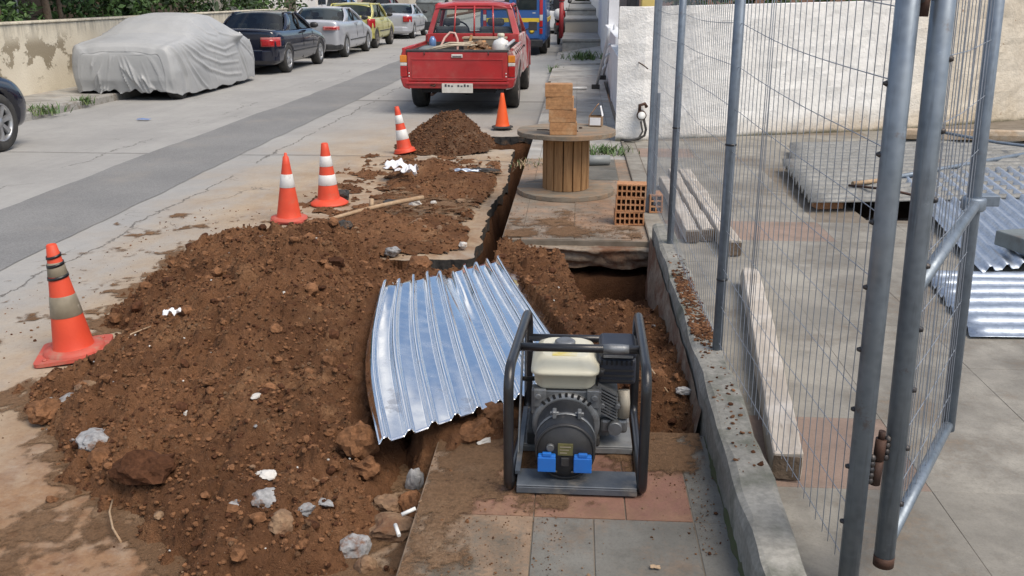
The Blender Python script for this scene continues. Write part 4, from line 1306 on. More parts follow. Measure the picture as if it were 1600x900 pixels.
# ------------------------------------------------------------------ single stones and clods
STONES = [
    ('stone', 'stone_tan', 0.075, -0.537, 2.439, 'big tan stone in the soil beside the pavement edge', (1.25, .95, .62)),
    ('stone', 'stone_grey', 0.048, -0.625, 2.329, 'grey and brown stone in front of the biggest tan stone', (1.1, 1, .75)),
    ('stone', 'stone_tan', 0.034, -0.573, 2.25, 'small tan stone touching the pale stone at the front', (.9, 1, .85)),
    ('stone', 'stone_grey', 0.042, -0.921, 2.42, 'pale grey stone, largest of the group at the front of the heap', (1.05, 1, .7)),
    ('stone', 'stone_white', 0.026, -0.936, 2.5, 'whitish stone touching the pale grey one at the front', (1.15, .9, .7)),
    ('stone', 'stone_white', 0.018, -0.977, 2.545, 'smallest whitish stone behind the pale grey group', (1, .9, .7)),
    ('stone', 'stone_tan', 0.042, -0.837, 2.317, 'mottled brown stone in front of the pale grey group', (1, 1, .85)),
    ('stone', 'stone_grey', 0.028, -0.788, 2.391, 'small grey stone between the mottled stone and the big tan one', (1.1, .9, .7)),
    ('stone', 'stone_grey', 0.024, -0.745, 2.435, 'flat blue grey chip near the big tan stone', (1.6, .8, .4)),
    ('stone', 'stone_grey', 0.042, -0.515, 2.716, 'upright grey stone below the corner of the zinc sheet', (.7, .8, 1.2)),
    ('stone', 'stone_tan', 0.05, -0.583, 2.561, 'rounded brown stone between zinc sheet and big tan stone', (1.1, 1, .8)),
    ('stone', 'stone_white', 0.022, -0.288, 2.821, 'white broken stone on the pavement by the generator', (1.5, .8, .6)),
    ('stone', 'stone_grey', 0.018, -0.994, 2.374, 'little grey chip lying left of the pale grey group', (1.3, .9, .6)),
    ('stone', 'stone_grey', 0.06, -1.679, 2.842, 'large dusty brown stone near the left toe of the heap', (1.25, 1, .55)),
    ('stone', 'stone_tan', 0.05, -1.899, 3.212, 'tan stone at the left toe of the heap beside a grey slab', (1.2, .8, .6)),
    ('stone', 'stone_grey', 0.045, -1.983, 3.199, 'flat pale slab fragment at the left toe of the heap', (1.5, .7, .35)),
    ('stone', 'stone_white', 0.018, -1.112, 2.934, 'small white stone high on the front of the heap', (1.6, .8, .5)),
    ('stone', 'stone_white', 0.011, -1.39, 2.964, 'tiny white pebble on the left slope of the heap', (1, 1, .9)),
    ('stone', 'stone_tan', 0.022, -0.808, 2.557, 'thin beige stone lying in the middle of the heap front', (1.6, .7, .5)),
    ('stone', 'stone_white', 0.026, 0.43, 3.26, 'white stone against the foot of the low wall', (1.2, .9, .7)),
    ('stone', 'stone_tan', 0.018, -1.237, 2.377, 'brown stone lying on its own near the front of the road', (1.3, .9, .6)),
    ('stone', 'stone_white', 0.055, -1.241, 6.981, 'large pale round stone on the spoil beside the wooden handle', (1, .9, .8)),
    ('stone', 'stone_white', 0.028, -1.103, 7.038, 'smaller pale stone right of the large round one', (1, 1, .8)),
    ('stone', 'stone_tan', 0.05, -0.9, 7.12, 'pale flat rubble piece near the trench edge', (1.4, .9, .5)),
    ('stone', 'stone_grey', 0.05, -1.147, 5.593, 'round grey stone on the spoil above the asphalt ledge', (1.1, 1, .7)),
    ('stone', 'stone_white', 0.03, -0.72, 5.8, 'pale stone at the right end of the asphalt ledge', (1, 1, .8)),
    ('asphalt_lump', 'asphalt_dark', 0.05, -1.354, 5.22, 'black lump of broken asphalt at the back of the big heap', (1.1, 1, .9)),
    ('asphalt_lump', 'asphalt_dark', 0.07, -1.862, 7.176, 'dark broken block beside the twin banded cone', (1.4, .8, .7)),
    ('asphalt_slab', 'asphalt_dark', 0.075, -1.429, 7.039, 'flat dark asphalt piece behind the wooden handle', (1.3, .8, .3)),
    ('asphalt_slab', 'asphalt_dark', 0.1, -0.83, 8.45, 'long flat asphalt piece on the far spoil', (1.6, .6, .25)),
    ('soil_clod', 'clod', 0.07, -0.7, 2.74, 'big brown clod leaning at the left edge of the zinc sheet', (.8, 1, 1.05)),
    ('soil_clod', 'clod', 0.062, -0.318, 2.861, 'large rounded clod under the lower edge of the zinc sheet', (1.1, .9, .75)),
    ('soil_clod', 'clod', 0.055, -0.262, 2.94, 'second clod under the zinc sheet, touching the generator frame', (1.1, .9, .75)),
    ('soil_clod', 'clod', 0.085, -0.894, 5.08, 'big round clod in front of the black asphalt ledge', (1.3, .9, .7)),
    ('soil_clod', 'clod_dark', 0.08, -1.36, 2.566, 'long dark clod near the front left of the heap', (1.5, .8, .7)),
    ('soil_clod', 'clod', 0.06, -2.017, 3.101, 'brown clod at the leftmost toe of the heap', (1.1, 1, .8)),
    ('soil_clod', 'clod', 0.055, -0.5, 2.57, 'brown clod beside the corner of the cut pavement', (1, 1, .85)),
    ('soil_clod', 'clod', 0.045, -0.66, 2.643, 'small reddish clod above the mottled stone row', (1, 1, .8)),
]
for k, (nm, mt, r, x, y, lb, sq) in enumerate(STONES):
    z = on_soil(x, y) if not (x > -.45 and y < 2.93) else .12
    cat = {'stone': 'stone', 'asphalt_lump': 'rubble', 'asphalt_slab': 'rubble', 'soil_clod': 'clod'}[nm]
    o = lump(nm, M[mt], r, (x, y, z + r * sq[2] * .45), 100 + k, sq)
    tag(o, lb, cat)
# nameless clods scattered over the heap
for k in range(46):
    q = rng.integers(0, len(ii)); x, y = gx[ii[q]], gy[jj[q]]
    if np.min((_sp[:, 0] - x) ** 2 + (_sp[:, 1] - y) ** 2) < .004 or x > .40: continue
    r = float(rng.uniform(.022, .045))
    o = lump('soil_clod', M['clod'] if k % 3 else M['clod_dark'], r, (x, y, zat(x, y) + r * .3), 400 + k, (1.1, .95, .8), sub=2)
    tag(o, 'fist sized or smaller brown clod lying loose on the soil', 'clod', 'loose clods on the soil')

# ================================================================== CONES
def cone(label, loc, lean, H, rb, rt, bands, base='round', body='cone_orange', tapes=(), nub=False, rz=0, band_mat='reflective', base_w=.2, base_mat='cone_base'):
    t = thing('traffic_cone', label, 'traffic cone', loc, rot=Euler((lean[0], lean[1], rz)), group='traffic cones round the dig')
    z0 = .03
    rad = lambda z: rb + (rt - rb) * (z - z0) / (H - z0)
    m = MB()
    prof = [(rb + .012, z0 - .012), (rb + .004, z0), (rad(z0 + .01), z0 + .01)]
    for k in range(1, 9): 
        z = z0 + (H - z0) * k / 8; prof.append((rad(z), z))
    if nub: prof += [(rt * .55, H + .004), (rt * .5, H + .025), (.001, H + .028)]
    else: prof += [(rt * .8, H + .004), (rt * .72, H - .01), (.001, H - .012)]
    m.lathe(prof, 28); m.obj('body', M[body], t)
    for (a, b) in bands:
        m = MB(); m.lathe([(rad(a) + .0005, a), (rad(a) + .0022, a + .002), (rad(b) + .0022, b - .002), (rad(b) + .0005, b)], 28, caps=False)
        m.obj('reflective_band', M[band_mat], t)
    for (a, b) in tapes:
        m = MB(); tl = .05
        V = []
        for j in range(28):
            an = 2 * PI * j / 28; dz = .006 * math.sin(an + 1) 
            for z in (a + dz, b + dz): V.append(((rad(z) + .004) * math.cos(an), (rad(z) + .004) * math.sin(an), z))
        m.add(V, [(2 * j, (2 * j + 2) % 56, (2 * j + 3) % 56, 2 * j + 1) for j in range(28)], 0, True)
        o = m.obj('tape', M['black_tape'], t); md = o.modifiers.new('t', 'SOLIDIFY'); md.thickness = .002
    m = MB()
    if base == 'square':
        c = base_w
        poly = []
        for (sx, sy) in ((1, 1), (-1, 1), (-1, -1), (1, -1)):
            for k in range(4):
                a = {(1, 1): 0, (-1, 1): 90, (-1, -1): 180, (1, -1): 270}[(sx, sy)] + k * 30
                poly.append((sx * (c - .03) + .03 * math.cos(R(a)), sy * (c - .03) + .03 * math.sin(R(a))))
        m.prism(poly, 0, .016)
        m.lathe([(rb + .045, .0165), (rb + .04, .03), (rb + .012, .034), (rb - .01, .034)], 28, caps=False)
        for q in range(4):
            a = R(45 + 90 * q); m.lathe([(.012, .016), (.010, .022), (.001, .023)], 8, M=TM(((base_w - .035) * 1.30 * math.cos(a), (base_w - .035) * 1.30 * math.sin(a), 0)))
    else:
        m.lathe([(base_w, 0), (base_w + .003, .008), (base_w - .012, .018), (rb + .03, .032), (rb + .008, .044), (rb - .01, .045)], 28)
    m.obj('base', M[base_mat], t)
    return t
cone('leaning orange cone with dirty silver bands and black tape at its tip', (-2.275, 3.80, .010), (R(-1), R(-3.5), 0), .51, .088, .022, [(.183, .28), (.37, .433)], 'square', tapes=[(.36, .373), (.416, .43), (.455, .467)], rz=R(20), band_mat='reflective_dirty', base_w=.152)
cone('orange cone with a single wide white band and pointed tip, standing behind the heap', (-2.075, 6.44, 0), (0, R(1), 0), .47, .088, .020, [(.25, .345)], 'square', nub=True, rz=R(6), base_w=.118)
cone('orange cone with two white bands and round base beside the single banded cone', (-1.93, 7.02, 0), (0, R(-1), 0), .475, .09, .026, [(.155, .235), (.30, .38)], 'round', base_w=.15, base_mat='cone_orange')
cone('leaning red and white cone tipped against the small pointed soil heap', (-1.765, 9.46, .01), (R(-1), R(-9), 0), .47, .080, .022, [(.135, .235), (.30, .385)], 'round', base_w=.118, base_mat='cone_orange')
cone('plain fluorescent orange cone without bands in front of the truck wheel', (-.90, 11.36, .0), (0, 0, 0), .425, .088, .020, [], 'square', body='cone_bright', base_w=.105, rz=R(3), base_mat='black_rubber')

# ================================================================== CABLE DRUM
def drum():
    t = thing('cable_drum', 'weathered wooden cable drum standing on end on the pavement', 'cable drum', (-.07, 7.02, .121), rz=R(12))
    def disc(name, z0, z1, r):
        # planks cut to a circle, each its own part
        root = None
        n = 6
        m = MB()
        for k in range(n):
            a0 = -r + 2 * r * k / n + .0012; a1 = -r + 2 * r * (k + 1) / n - .0012
            top = []; bot = []
            for q in range(11):
                y = a0 + (a1 - a0) * q / 10
                w = math.sqrt(max(0, r * r - y * y))
                top.append((w, y)); bot.append((-w, y))
            dz = random.uniform(-.002, .002)
            mm = MB(); mm.prism(top + bot[::-1], z0 + dz, z1 + dz)
            o = mm.obj('flange_plank' , M['drum_disc'], t, bevel=.003, seg=1)
    disc('flange', 0, .035, .372)
    disc('flange', .445, .480, .372)
    # inner core and slats
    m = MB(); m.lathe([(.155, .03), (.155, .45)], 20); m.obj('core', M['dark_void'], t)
    n = 15
    for k in range(n):
        a = 2 * PI * k / n
        w = .165 * math.tan(PI / n) - .003
        mm = MB(); mm.box(.158, .176, -w, w, .0352, .4448)
        o = mm.obj('slat', M['drum_slat'], t, bevel=.002, seg=1); o.rotation_euler.z = a
    m = MB(); m.lathe([(.026, .478), (.026, .492), (.012, .494), (.011, .481)], 12, M=TM((-.0, .0, 0))); m.obj('bolt', M['rusty'], t)
    for a in range(4):
        m = MB(); m.lathe([(.014, .479), (.013, .488), (.001, .49)], 8, M=TM((.13 * math.cos(a * 1.57 + .4), .13 * math.sin(a * 1.57 + .4), 0))); m.obj('bolt', M['rusty'], t)
drum()
ZT = .121 + .4825
BL = ['lowest tan brick of the stack on the cable drum', 'second tan brick from the bottom of the stack on the cable drum', 'third tan brick from the bottom, shifted left on the drum', 'topmost tan brick of the stack on the cable drum']
for k, (dx, a) in enumerate(((-.092, 3), (-.098, 1), (-.118, -3), (-.128, 2))):
    t = thing('clay_brick', BL[k], 'brick', (dx, 6.77, ZT + .001 + k * .0905), rz=R(a), group='tan bricks stacked on the drum')
    m = MB(); m.box(-.098, .098, -.06, .06, 0, .088)
    m.box(-.0985, .0985, -.0608, -.059, .03, .058)
    m.obj('block', M['brick_tan'], t, bevel=.004)
def carton():
    t = thing('open_carton', 'small gabled carton with a white label standing open on the drum', 'carton', (.155, 7.23, ZT + .001), rz=R(-8))
    m = MB()
    for (a, b, c, d) in ((-.05, .05, -.05, -.046), (-.05, .05, .046, .05), (-.05, -.046, -.046, .046), (.046, .05, -.046, .046)): m.box(a, b, c, d, 0, .075)
    m.box(-.046, .046, -.046, .046, 0, .004); m.obj('box', M['carton_brown'], t)
    m = MB(); m.box(-.042, .042, -.0525, -.0505, .008, .066); m.obj('label_panel', M['paper'], t)
    m = MB(); m.hexa([(-.052, -.05, .074), (-.048, -.05, .074), (-.048, .05, .074), (-.052, .05, .074)], [(.012, -.05, .165), (.016, -.05, .163), (.016, .05, .163), (.012, .05, .165)]); m.obj('flap', M['brick_tan'], t)
    m = MB(); m.hexa([(.048, -.03, .074), (.052, -.03, .074), (.052, .05, .074), (.048, .05, .074)], [(.03, -.02, .15), (.034, -.02, .15), (.034, .04, .15), (.03, .04, .15)]); m.obj('flap', M['paper'], t)
carton()
t = thing('twig', 'short dark twig lying on the cable drum beside the bricks', 'twig', (-.22, 6.9, ZT + .006))
m = MB(); m.tube([(-.07, .03, 0), (0, .0, .004), (.05, -.01, 0)], [.004, .006, .003], 6); m.obj('stem', M['rusty'], t)

# hollow bricks on the pavement
def hollow(label, loc, rz, nx, nz, w, h, d):
    t = thing('hollow_brick', label, 'brick', loc, rz=rz, group='hollow bricks on the pavement')
    m = MB(); th = .009
    for i in range(nx + 1):
        x = -w / 2 + (w - th) * i / nx; m.box(x, x + th, -d / 2 + .0005 * (i % 2), d / 2, .0, h)
    for j in range(nz + 1):
        z = (h - th) * j / nz
        for i in range(nx):
            x0 = -w / 2 + (w - th) * i / nx + th; x1 = -w / 2 + (w - th) * (i + 1) / nx
            m.box(x0, x1, -d / 2 + .001, d / 2 - .001, z + .0003, z + th)
    m.box(-w / 2 + .002, w / 2 - .002, d / 2 - .02, d / 2 - .012, .002, h - .002)
    m.obj('shell', M['brick_red'], t)
for k, lb in enumerate(('lowest of the three stacked hollow bricks by the fence post', 'middle one of the three stacked hollow bricks by the fence post', 'topmost of the three stacked hollow bricks by the fence post')):
    hollow(lb, (.37 + .006 * (k - 1), 6.02, .122 + .0915 * k), R(2 - 3 * k), 6, 2, .192, .09, .12)
hollow('single small hollow brick standing alone beside the fence post', (.556, 6.33, .142), R(4), 2, 3, .088, .125, .16)

# ================================================================== GENERATOR
def generator():
    t = thing('generator', 'portable petrol generator with cream tank in a black tube frame on the pavement', 'generator', (.02, 2.78, .122))
    off = (.02, 2.78, .122)
    def W(m, name, mt, parent=t, **k): return m.obj(name, M[mt], parent, off=off, **k)
    def hoop(x):
        pts = []
        z0, z1, ya, yb = .137, .525, 2.49, 3.06
        rr = .055
        def arc(cy, cz, a0, a1, r=rr):
            for q in range(7):
                a = R(a0 + (a1 - a0) * q / 6); pts.append((x, cy + r * math.cos(a), cz + r * math.sin(a)))
        arc(ya + rr, z0 + .02, 270 - 90 + 60, 180, .05)
        pts.reverse(); pts.reverse()
        out = []
        def arc2(cy, cz, a0, a1, r):
            for q in range(8):
                a = R(a0 + (a1 - a0) * q / 7); out.append((x, cy + r * math.cos(a), cz + r * math.sin(a)))
        arc2(ya + .04, z0 + .04, 270, 180, .04)
        arc2(ya + .07, z1 - .07, 180, 90, .07)
        arc2(yb - .07, z1 - .07, 90, 0, .07)
        arc2(yb - .04, z0 + .04, 0, -90, .04)
        k_ = (lambda y: (y - 2.49) * (.055 if x < 0 else .012) - (.010 if x < 0 else 0))
        out = [(p[0] + k_(p[1]), p[1], p[2]) for p in out]
        m = MB(); m.tube(out, .0155, 12, closed=True); return m
    for x in (-.172, .222): W(hoop(x), 'frame_hoop', 'gen_frame')
    M['gen_pipe'] = surf('carburettor_castings', (.40, .36, .29), (.3, .26, .2), 20, .6, .2, bumps=.2)
    m = MB(); m.tube([(-.172, 2.70, .522), (.222, 2.70, .522)], .0135, 12); W(m, 'cross_bar', 'gen_frame')
    m = MB(); m.tube([(.10, 2.70, .522), (.125, 2.70, .5225), (.16, 2.70, .522), (.18, 2.70, .522)], [.014, .0165, .0162, .014], 12); W(m, 'weld_repair', 'gen_alloy')
    m = MB(); m.tube([(-.150, 3.055, .42), (.229, 3.055, .42)], .0135, 12); W(m, 'cross_bar', 'gen_frame')
    # base plates (shallow channels) and side bracket
    for (y0, y1, pm) in ((2.485, 2.59, 'gen_plate'), (2.755, 2.99, 'gen_plate_worn')):
        m = MB(); m.box(-.158, .208, y0, y1, .150, .156); m.box(-.158, .208, y0, y0 + .005, .128, .1495); m.box(-.158, .208, y1 - .005, y1, .128, .1495); W(m, 'base_plate', pm, bevel=.002, seg=1)
    m = MB(); m.hexa([(-.166, 2.66, .17), (-.160, 2.66, .17), (-.160, 2.72, .17), (-.166, 2.72, .17)], [(-.166, 2.88, .45), (-.160, 2.88, .45), (-.160, 2.95, .45), (-.166, 2.95, .45)]); W(m, 'side_bracket', 'gen_plate', bevel=.002, seg=1)
    m = MB(); m.box(-.166, -.150, 2.55, 3.02, .1565, .168); W(m, 'side_rail', 'gen_plate')
    # alternator: axis along y
    cx, cz = -.012, .252
    def Y(m, prof, n=32, c=(cx, cz), **k):
        m.lathe([(r_, y) for r_, y in prof], n, M=Matrix.Translation((c[0], 0, c[1])) @ Matrix.Rotation(R(-90), 4, 'X'), **k)
    m = MB(); Y(m, [(.088, 2.60), (.092, 2.615), (.092, 2.70), (.088, 2.71)]); W(m, 'alternator_shell', 'gen_dark')
    m = MB(); Y(m, [(.078, 2.528), (.088, 2.530), (.0925, 2.538), (.0925, 2.592), (.09, 2.602)]); W(m, 'end_cover', 'gen_dark')
    m = MB(); Y(m, [(.0935, 2.592), (.096, 2.594), (.096, 2.603), (.0935, 2.605)], caps=False); W(m, 'clamp_band', 'gen_alloy')
    m = MB(); Y(m, [(.0, 2.5245), (.084, 2.5245), (.086, 2.528)], caps=False); W(m, 'front_panel', 'black_plastic')
    m = MB(); Y(m, [(.086, 2.522), (.0925, 2.522), (.0925, 2.531), (.086, 2.531)], caps=False); W(m, 'panel_rim', 'black_plastic')
    # fan housing: square-ish alloy casting with slots on its upper front
    m = MB(); Y(m, [(.094, 2.705), (.106, 2.71), (.110, 2.72), (.110, 2.775), (.10, 2.785)], 36); 
    m.box(cx - .112, cx + .112, 2.722, 2.772, .28, .366); m.box(cx - .10, cx + .10, 2.722, 2.772, .16, .24)
    fh = W(m, 'fan_housing', 'gen_alloy', bevel=.004)
    for k in range(9):
        a = R(90 + (k - 4) * 11)
        mm = MB(); mm.box(-.0042, .0042, -.002, .002, -.011, .011, M=Matrix.Translation((cx + .101 * math.cos(a), 2.7085, cz + .101 * math.sin(a))) @ Matrix.Rotation(-(a - PI / 2), 4, 'Y'))
        mm.obj('vent_slot', M['dark_void'], fh, off=off)
    for sx in (-1, 1):
        m = MB(); m.box(cx + sx * .085 - .02, cx + sx * .085 + .02, 2.712, 2.73, .31, .372); Y(m, [(.011, 2.70), (.009, 2.713)], 10, c=(cx + sx * .09, .35)); W(m, 'mounting_lug', 'gen_alloy', bevel=.003)
    for sx in (-.035, .042):
        m = MB(); m.box(cx + sx - .006, cx + sx + .006, 2.575, 2.606, cz + .084, cz + .108); m.box(cx + sx - .014, cx + sx + .014, 2.60, 2.61, cz + .085, cz + .095); W(m, 'clamp_lug', 'gen_alloy', bevel=.002, seg=1)
    # sockets, label, switch
    for sx in (-.055, .054):
        m = MB(); m.box(cx + sx - .027, cx + sx + .027, 2.505, 2.5243, .196, .247); o = W(m, 'socket', 'socket_blue', bevel=.004)
        m = MB(); m.box(cx + sx - .0275, cx + sx + .0275, 2.499, 2.5045, .194, .243, ); m.box(cx + sx - .014, cx + sx + .014, 2.503, 2.5155, .243, .256); m.obj('lid', M['socket_blue'], o, off=off, bevel=.003)
    m = MB(); m.box(cx - .022, cx + .024, 2.519, 2.5243, .242, .280); o = W(m, 'rating_label', 'label_olive')
    for q in range(3):
        m = MB(); m.box(cx - .016, cx + .018 - .006 * q, 2.518, 2.5188, .269 - q * .010, .272 - q * .010); m.obj('print_line', M['reflective_dirty'], o, off=off)
    m = MB(); m.box(cx - .013, cx + .013, 2.516, 2.5243, .205, .235); W(m, 'breaker', 'black_plastic', bevel=.003)
    m = MB(); Y(m, [(.010, 2.512), (.0125, 2.514), (.0125, 2.5243)], 14, c=(cx - .045, .268)); W(m, 'voltage_knob', 'gen_alloy')
    for sx in (-.045, .04):
        m = MB(); m.box(cx + sx - .02, cx + sx + .022, 2.5215, 2.5243, .183, .188); W(m, 'print_strip', 'gen_alloy')
    # fuel tank
    m = MB()
    def ring(x0, x1, y0, y1, z, r, n=5):
        o = []
        for (cx_, cy_, a0) in ((x1 - r, y1 - r, 0), (x0 + r, y1 - r, 90), (x0 + r, y0 + r, 180), (x1 - r, y0 + r, 270)):
            for q in range(n + 1):
                a = R(a0 + 90 * q / n); o.append((cx_ + r * math.cos(a), cy_ + r * math.sin(a), z))
        return o
    rings = [ring(-.105, .070, 2.725, 2.94, .372, .03), ring(-.115, .080, 2.715, 2.95, .385, .035), ring(-.118, .083, 2.712, 2.953, .422, .035),
             ring(-.127, .092, 2.703, 2.962, .424, .04), ring(-.127, .092, 2.703, 2.962, .434, .04), ring(-.120, .085, 2.71, 2.955, .439, .036), ring(-.108, .073, 2.73, 2.94, .462, .04), ring(-.092, .058, 2.75, 2.925, .472, .04)]
    k = len(rings[0]); V = [p for r_ in rings for p in r_]
    F = [(i * k + j, i * k + (j + 1) % k, (i + 1) * k + (j + 1) % k, (i + 1) * k + j) for i in range(len(rings) - 1) for j in range(k)]
    m.add(V, F, 0, True); m.add(rings[0], [tuple(range(k))[::-1]]); m.add(rings[-1], [tuple(range(k))])
    tk = W(m, 'fuel_tank', 'tank_cream')
    m = MB(); m.lathe([(.030, .473), (.034, .475), (.034, .484), (.028, .488), (.0, .488)], 20, M=Matrix.Translation((-.02, 2.86, 0))); m.obj('filler_cap', M['gen_alloy'], tk, off=off)
    m = MB(); m.hexa([(-.06, 2.757, .470), (.02, 2.757, .470), (.02, 2.80, .4705), (-.06, 2.80, .4705)], [(-.06, 2.757, .4735), (.02, 2.757, .4735), (.02, 2.80, .4735), (-.06, 2.80, .4735)]); m.obj('sticker', M['sticker'], tk, off=off)
    # engine block with fins, crankcase, air cleaner, carburettor
    m = MB(); m.box(-.09, .10, 2.785, 2.93, .165, .36); m.box(.085, .135, 2.79, 2.92, .17, .30); W(m, 'crankcase', 'gen_alloy', bevel=.012)
    for q in range(9):
        z = .262 + q * .011; mm = MB()
        mm.box(.085, .16, 2.765, 2.90, -.0025, .0025, M=Matrix.Translation((0, 0, z)) @ Matrix.Translation((.12, 2.83, 0)) @ Matrix.Rotation(R(28), 4, 'Y') @ Matrix.Translation((-.12, -2.83, 0)))
        W(mm, 'cooling_fin', 'gen_alloy')
    m = MB(); m.box(.10, .19, 2.77, 2.86, .195, .245); W(m, 'cylinder_head', 'gen_alloy', bevel=.01)
    m = MB(); Y(m, [(.022, 2.745), (.024, 2.75), (.024, 2.775)], 16, c=(.148, .222)); W(m, 'valve_bolt', 'gen_alloy')
    m = MB(); m.tube([(.13, 2.80, .325), (.13, 2.785, .29), (.128, 2.78, .262)], .013, 10); W(m, 'intake_pipe', 'gen_pipe')
    m = MB(); m.tube([(.175, 2.80, .34), (.178, 2.79, .30), (.176, 2.785, .25)], .020, 10); W(m, 'carburettor_bowl', 'gen_pipe')
    for (x_, z_) in ((.105, .30), (.155, .30)):
        m = MB(); Y(m, [(.008, 2.752), (.009, 2.756), (.009, 2.78)], 8, c=(x_, z_)); W(m, 'bolt', 'gen_alloy')
    m = MB(); m.box(.088, .212, 2.79, 2.91, .362, .452); W(m, 'air_cleaner', 'airbox', bevel=.012, seg=3)
    m = MB(); m.box(.092, .214, 2.78, 2.915, .4535, .500); lid = W(m, 'air_cleaner_lid', 'airbox', bevel=.016, seg=3)
    m = MB(); m.box(.105, .20, 2.775, 2.779, .462, .470); m.obj('moulded_rib', M['gen_alloy'], lid, off=off)
    for q in range(7):
        m = MB(); m.box(.098 + q * .016, .104 + q * .016, 2.786, 2.7895, .432, .447); W(m, 'intake_slot', 'dark_void')
    for q in range(3):
        m = MB(); m.box(.095, .205, 2.785, 2.7898, .374 + q * .018, .380 + q * .018); W(m, 'moulded_rib', 'black_plastic')
    m = MB(); m.tube([(.083, 2.78, .40), (.097, 2.77, .41), (.10, 2.77, .425)], .011, 8); W(m, 'fuel_valve', 'black_plastic')
    m = MB(); m.tube([(-.16, 2.86, .345), (-.10, 2.9, .33), (-.05, 2.95, .30)], .008, 6); W(m, 'fuel_hose', 'black_rubber')
    m = MB(); m.lathe([(.07, 0), (.085, .01), (.085, .06), (.06, .075)], 20, M=Matrix.Translation((-.0, 2.95, .26)) @ Matrix.Rotation(R(-90), 4, 'X')); W(m, 'recoil_cover', 'black_plastic')
    m = MB(); m.box(-.14, -.07, 2.75, 2.9, .1565, .20); m.box(.03, .10, 2.75, 2.9, .1565, .19); m.box(cx - .03, cx + .03, 2.56, 2.60, .1565, .168); W(m, 'mount_block', 'black_rubber', bevel=.005)
generator()

# ================================================================== BEAMS ON THE PATIO
def beam(label, p, q, w, h, name='wooden_beam', mt='beam', grp='old wooden beams on the patio'):
    p = Vector(p); q = Vector(q)
    L = (q - p).length
    rz = math.atan2(q.y - p.y, q.x - p.x) - PI / 2
    t = thing(name, label, 'beam', p, rz=rz, group=grp)
    m = MB(); n = 26
    V = []
    for i in range(n + 1):
        y = L * i / n
        for k, (sx, sz) in enumerate(((-1, 0), (-1, .5), (-1, 1), (0, 1), (1, 1), (1, .5), (1, 0))):
            nn = float(fbm(y * 3 + k * 5 + p.x * 9, k * 2.2 + p.y, 3)) * .007
            cr = .90 if (abs(sx) == 1 and sz in (0, 1)) else 1
            V.append((sx * w / 2 * cr + nn, y + (random.uniform(-.01, .01) if i in (0, n) else 0), h * sz + (nn if sz > 0 else 0)))
    F = [(i * 7 + j, i * 7 + (j + 1) % 7, (i + 1) * 7 + (j + 1) % 7, (i + 1) * 7 + j) for i in range(n) for j in range(7)]
    F += [tuple(range(7))[::-1], tuple(n * 7 + j for j in range(7))]
    m.add(V, F); m.obj('timber', M[mt], t, bevel=.004, seg=1)
    if mt == 'beam':
        e = MB(); e.box(-w * .44, w * .44, -.014, -.011, h * .06, h * .9); e.obj('end_grain', M['bark'], t)
beam('near whitish beam lying alone along the inside of the low wall', (.672, 2.60, .144), (.915, 4.62, .144), .096, .092)
beam('left beam of the three lying side by side behind the fence', (.715, 5.46, .144), (.70, 7.2, .144), .085, .08)
beam('middle beam of the three, its end set back behind the fence', (.81, 5.50, .144), (.79, 7.5, .144), .075, .08)
beam('right longest beam of the three lying behind the fence', (.915, 5.18, .144), (.885, 7.45, .144), .10, .09)

# ================================================================== CORRUGATED SHEETS ON THE PATIO
def corrugated(label, o, ux, uy, period, amp, mt, kind='sine', n_sub=10, nl=16, bend=.0, thick=.0015, seed=0, name='corrugated_sheet'):
    """o: corner, ux: vector across the corrugations, uy: vector along them."""
    o = Vector(o); ux = Vector(ux); uy = Vector(uy)
    t = thing(name, label, 'roof sheet', o)
    L = ux.length; nw = int(L / period * n_sub)
    nrm = ux.cross(uy).normalized()
    if nrm.z < 0: nrm = -nrm
    m = MB()
    def f(u, v):
        ph = u * L / period
        if kind == 'sine': h = math.sin(ph * 2 * PI)
        else:
            fr = ph - math.floor(ph); h = 1 - 2 * min(1, max(0, (abs(fr - .5) * 2 - .28) / .22))
        sag = bend * math.sin(PI * v) + .006 * float(fbm(u * 2 + seed, v * 2, 3))
        return ux * u + uy * v + nrm * (h * amp + sag)
    m.grid(f, nw, nl)
    s = m.obj('sheet', M[mt], t); md = s.modifiers.new('t', 'SOLIDIFY'); md.thickness = thick
    return t
corrugated('weathered grey corrugated sheet with saw tooth edge covering the patio hole', (1.62, 6.32, .215), (.12, 1.55, .02), (2.3, .28, .02), .15, .024, 'sheet_old', thick=.004)
corrugated('old pale corrugated sheet lying farthest back below the stained wall', (1.80, 7.72, .21), (.22, 1.15, .01), (2.5, .62, .0), .16, .024, 'sheet_old', thick=.004, seed=4)
corrugated('shiny ribbed zinc sheet lying slanted across the patio hole', (2.16, 4.83, .19), (1.05, .35, .02), (.32, 2.35, .055), .105, .014, 'sheet_dull', kind='trap', seed=2)
corrugated('bluish corrugated zinc sheet lying flat on the patio nearest the gate', (1.74, 3.90, .165), (.14, 1.02, .0), (1.5, .06, .0), .145, .012, 'sheet_dull', kind='trap', seed=8)
for (lb, x, y) in (('clay brick propping the corner of the old corrugated sheet', 1.78, 6.50), ('clay brick under the middle of the old corrugated sheet', 2.0, 7.95)):
    t = thing('clay_brick', lb, 'brick', (x, y, .142), rz=R(12)); m = MB(); m.box(-.095, .095, -.05, .05, 0, .05); m.obj('block', M['brick_red'], t, bevel=.004)
t = thing('concrete_block', 'grey concrete block weighing down the slanted zinc sheet', 'block', (2.52, 5.12, .23), rz=R(18))
m = MB(); m.box(-.12, .42, -.13, .13, 0, .085); m.obj('block', M['bin_grey'], t, bevel=.008)
def stick(name, label, cat, pts, r, mt, part='shaft', n=10, parts=None):
    t = thing(name, label, cat, pts[0]); m = MB(); m.tube([Vector(p) - Vector(pts[0]) for p in pts], r, n); m.obj(part, M[mt], t)
    return t
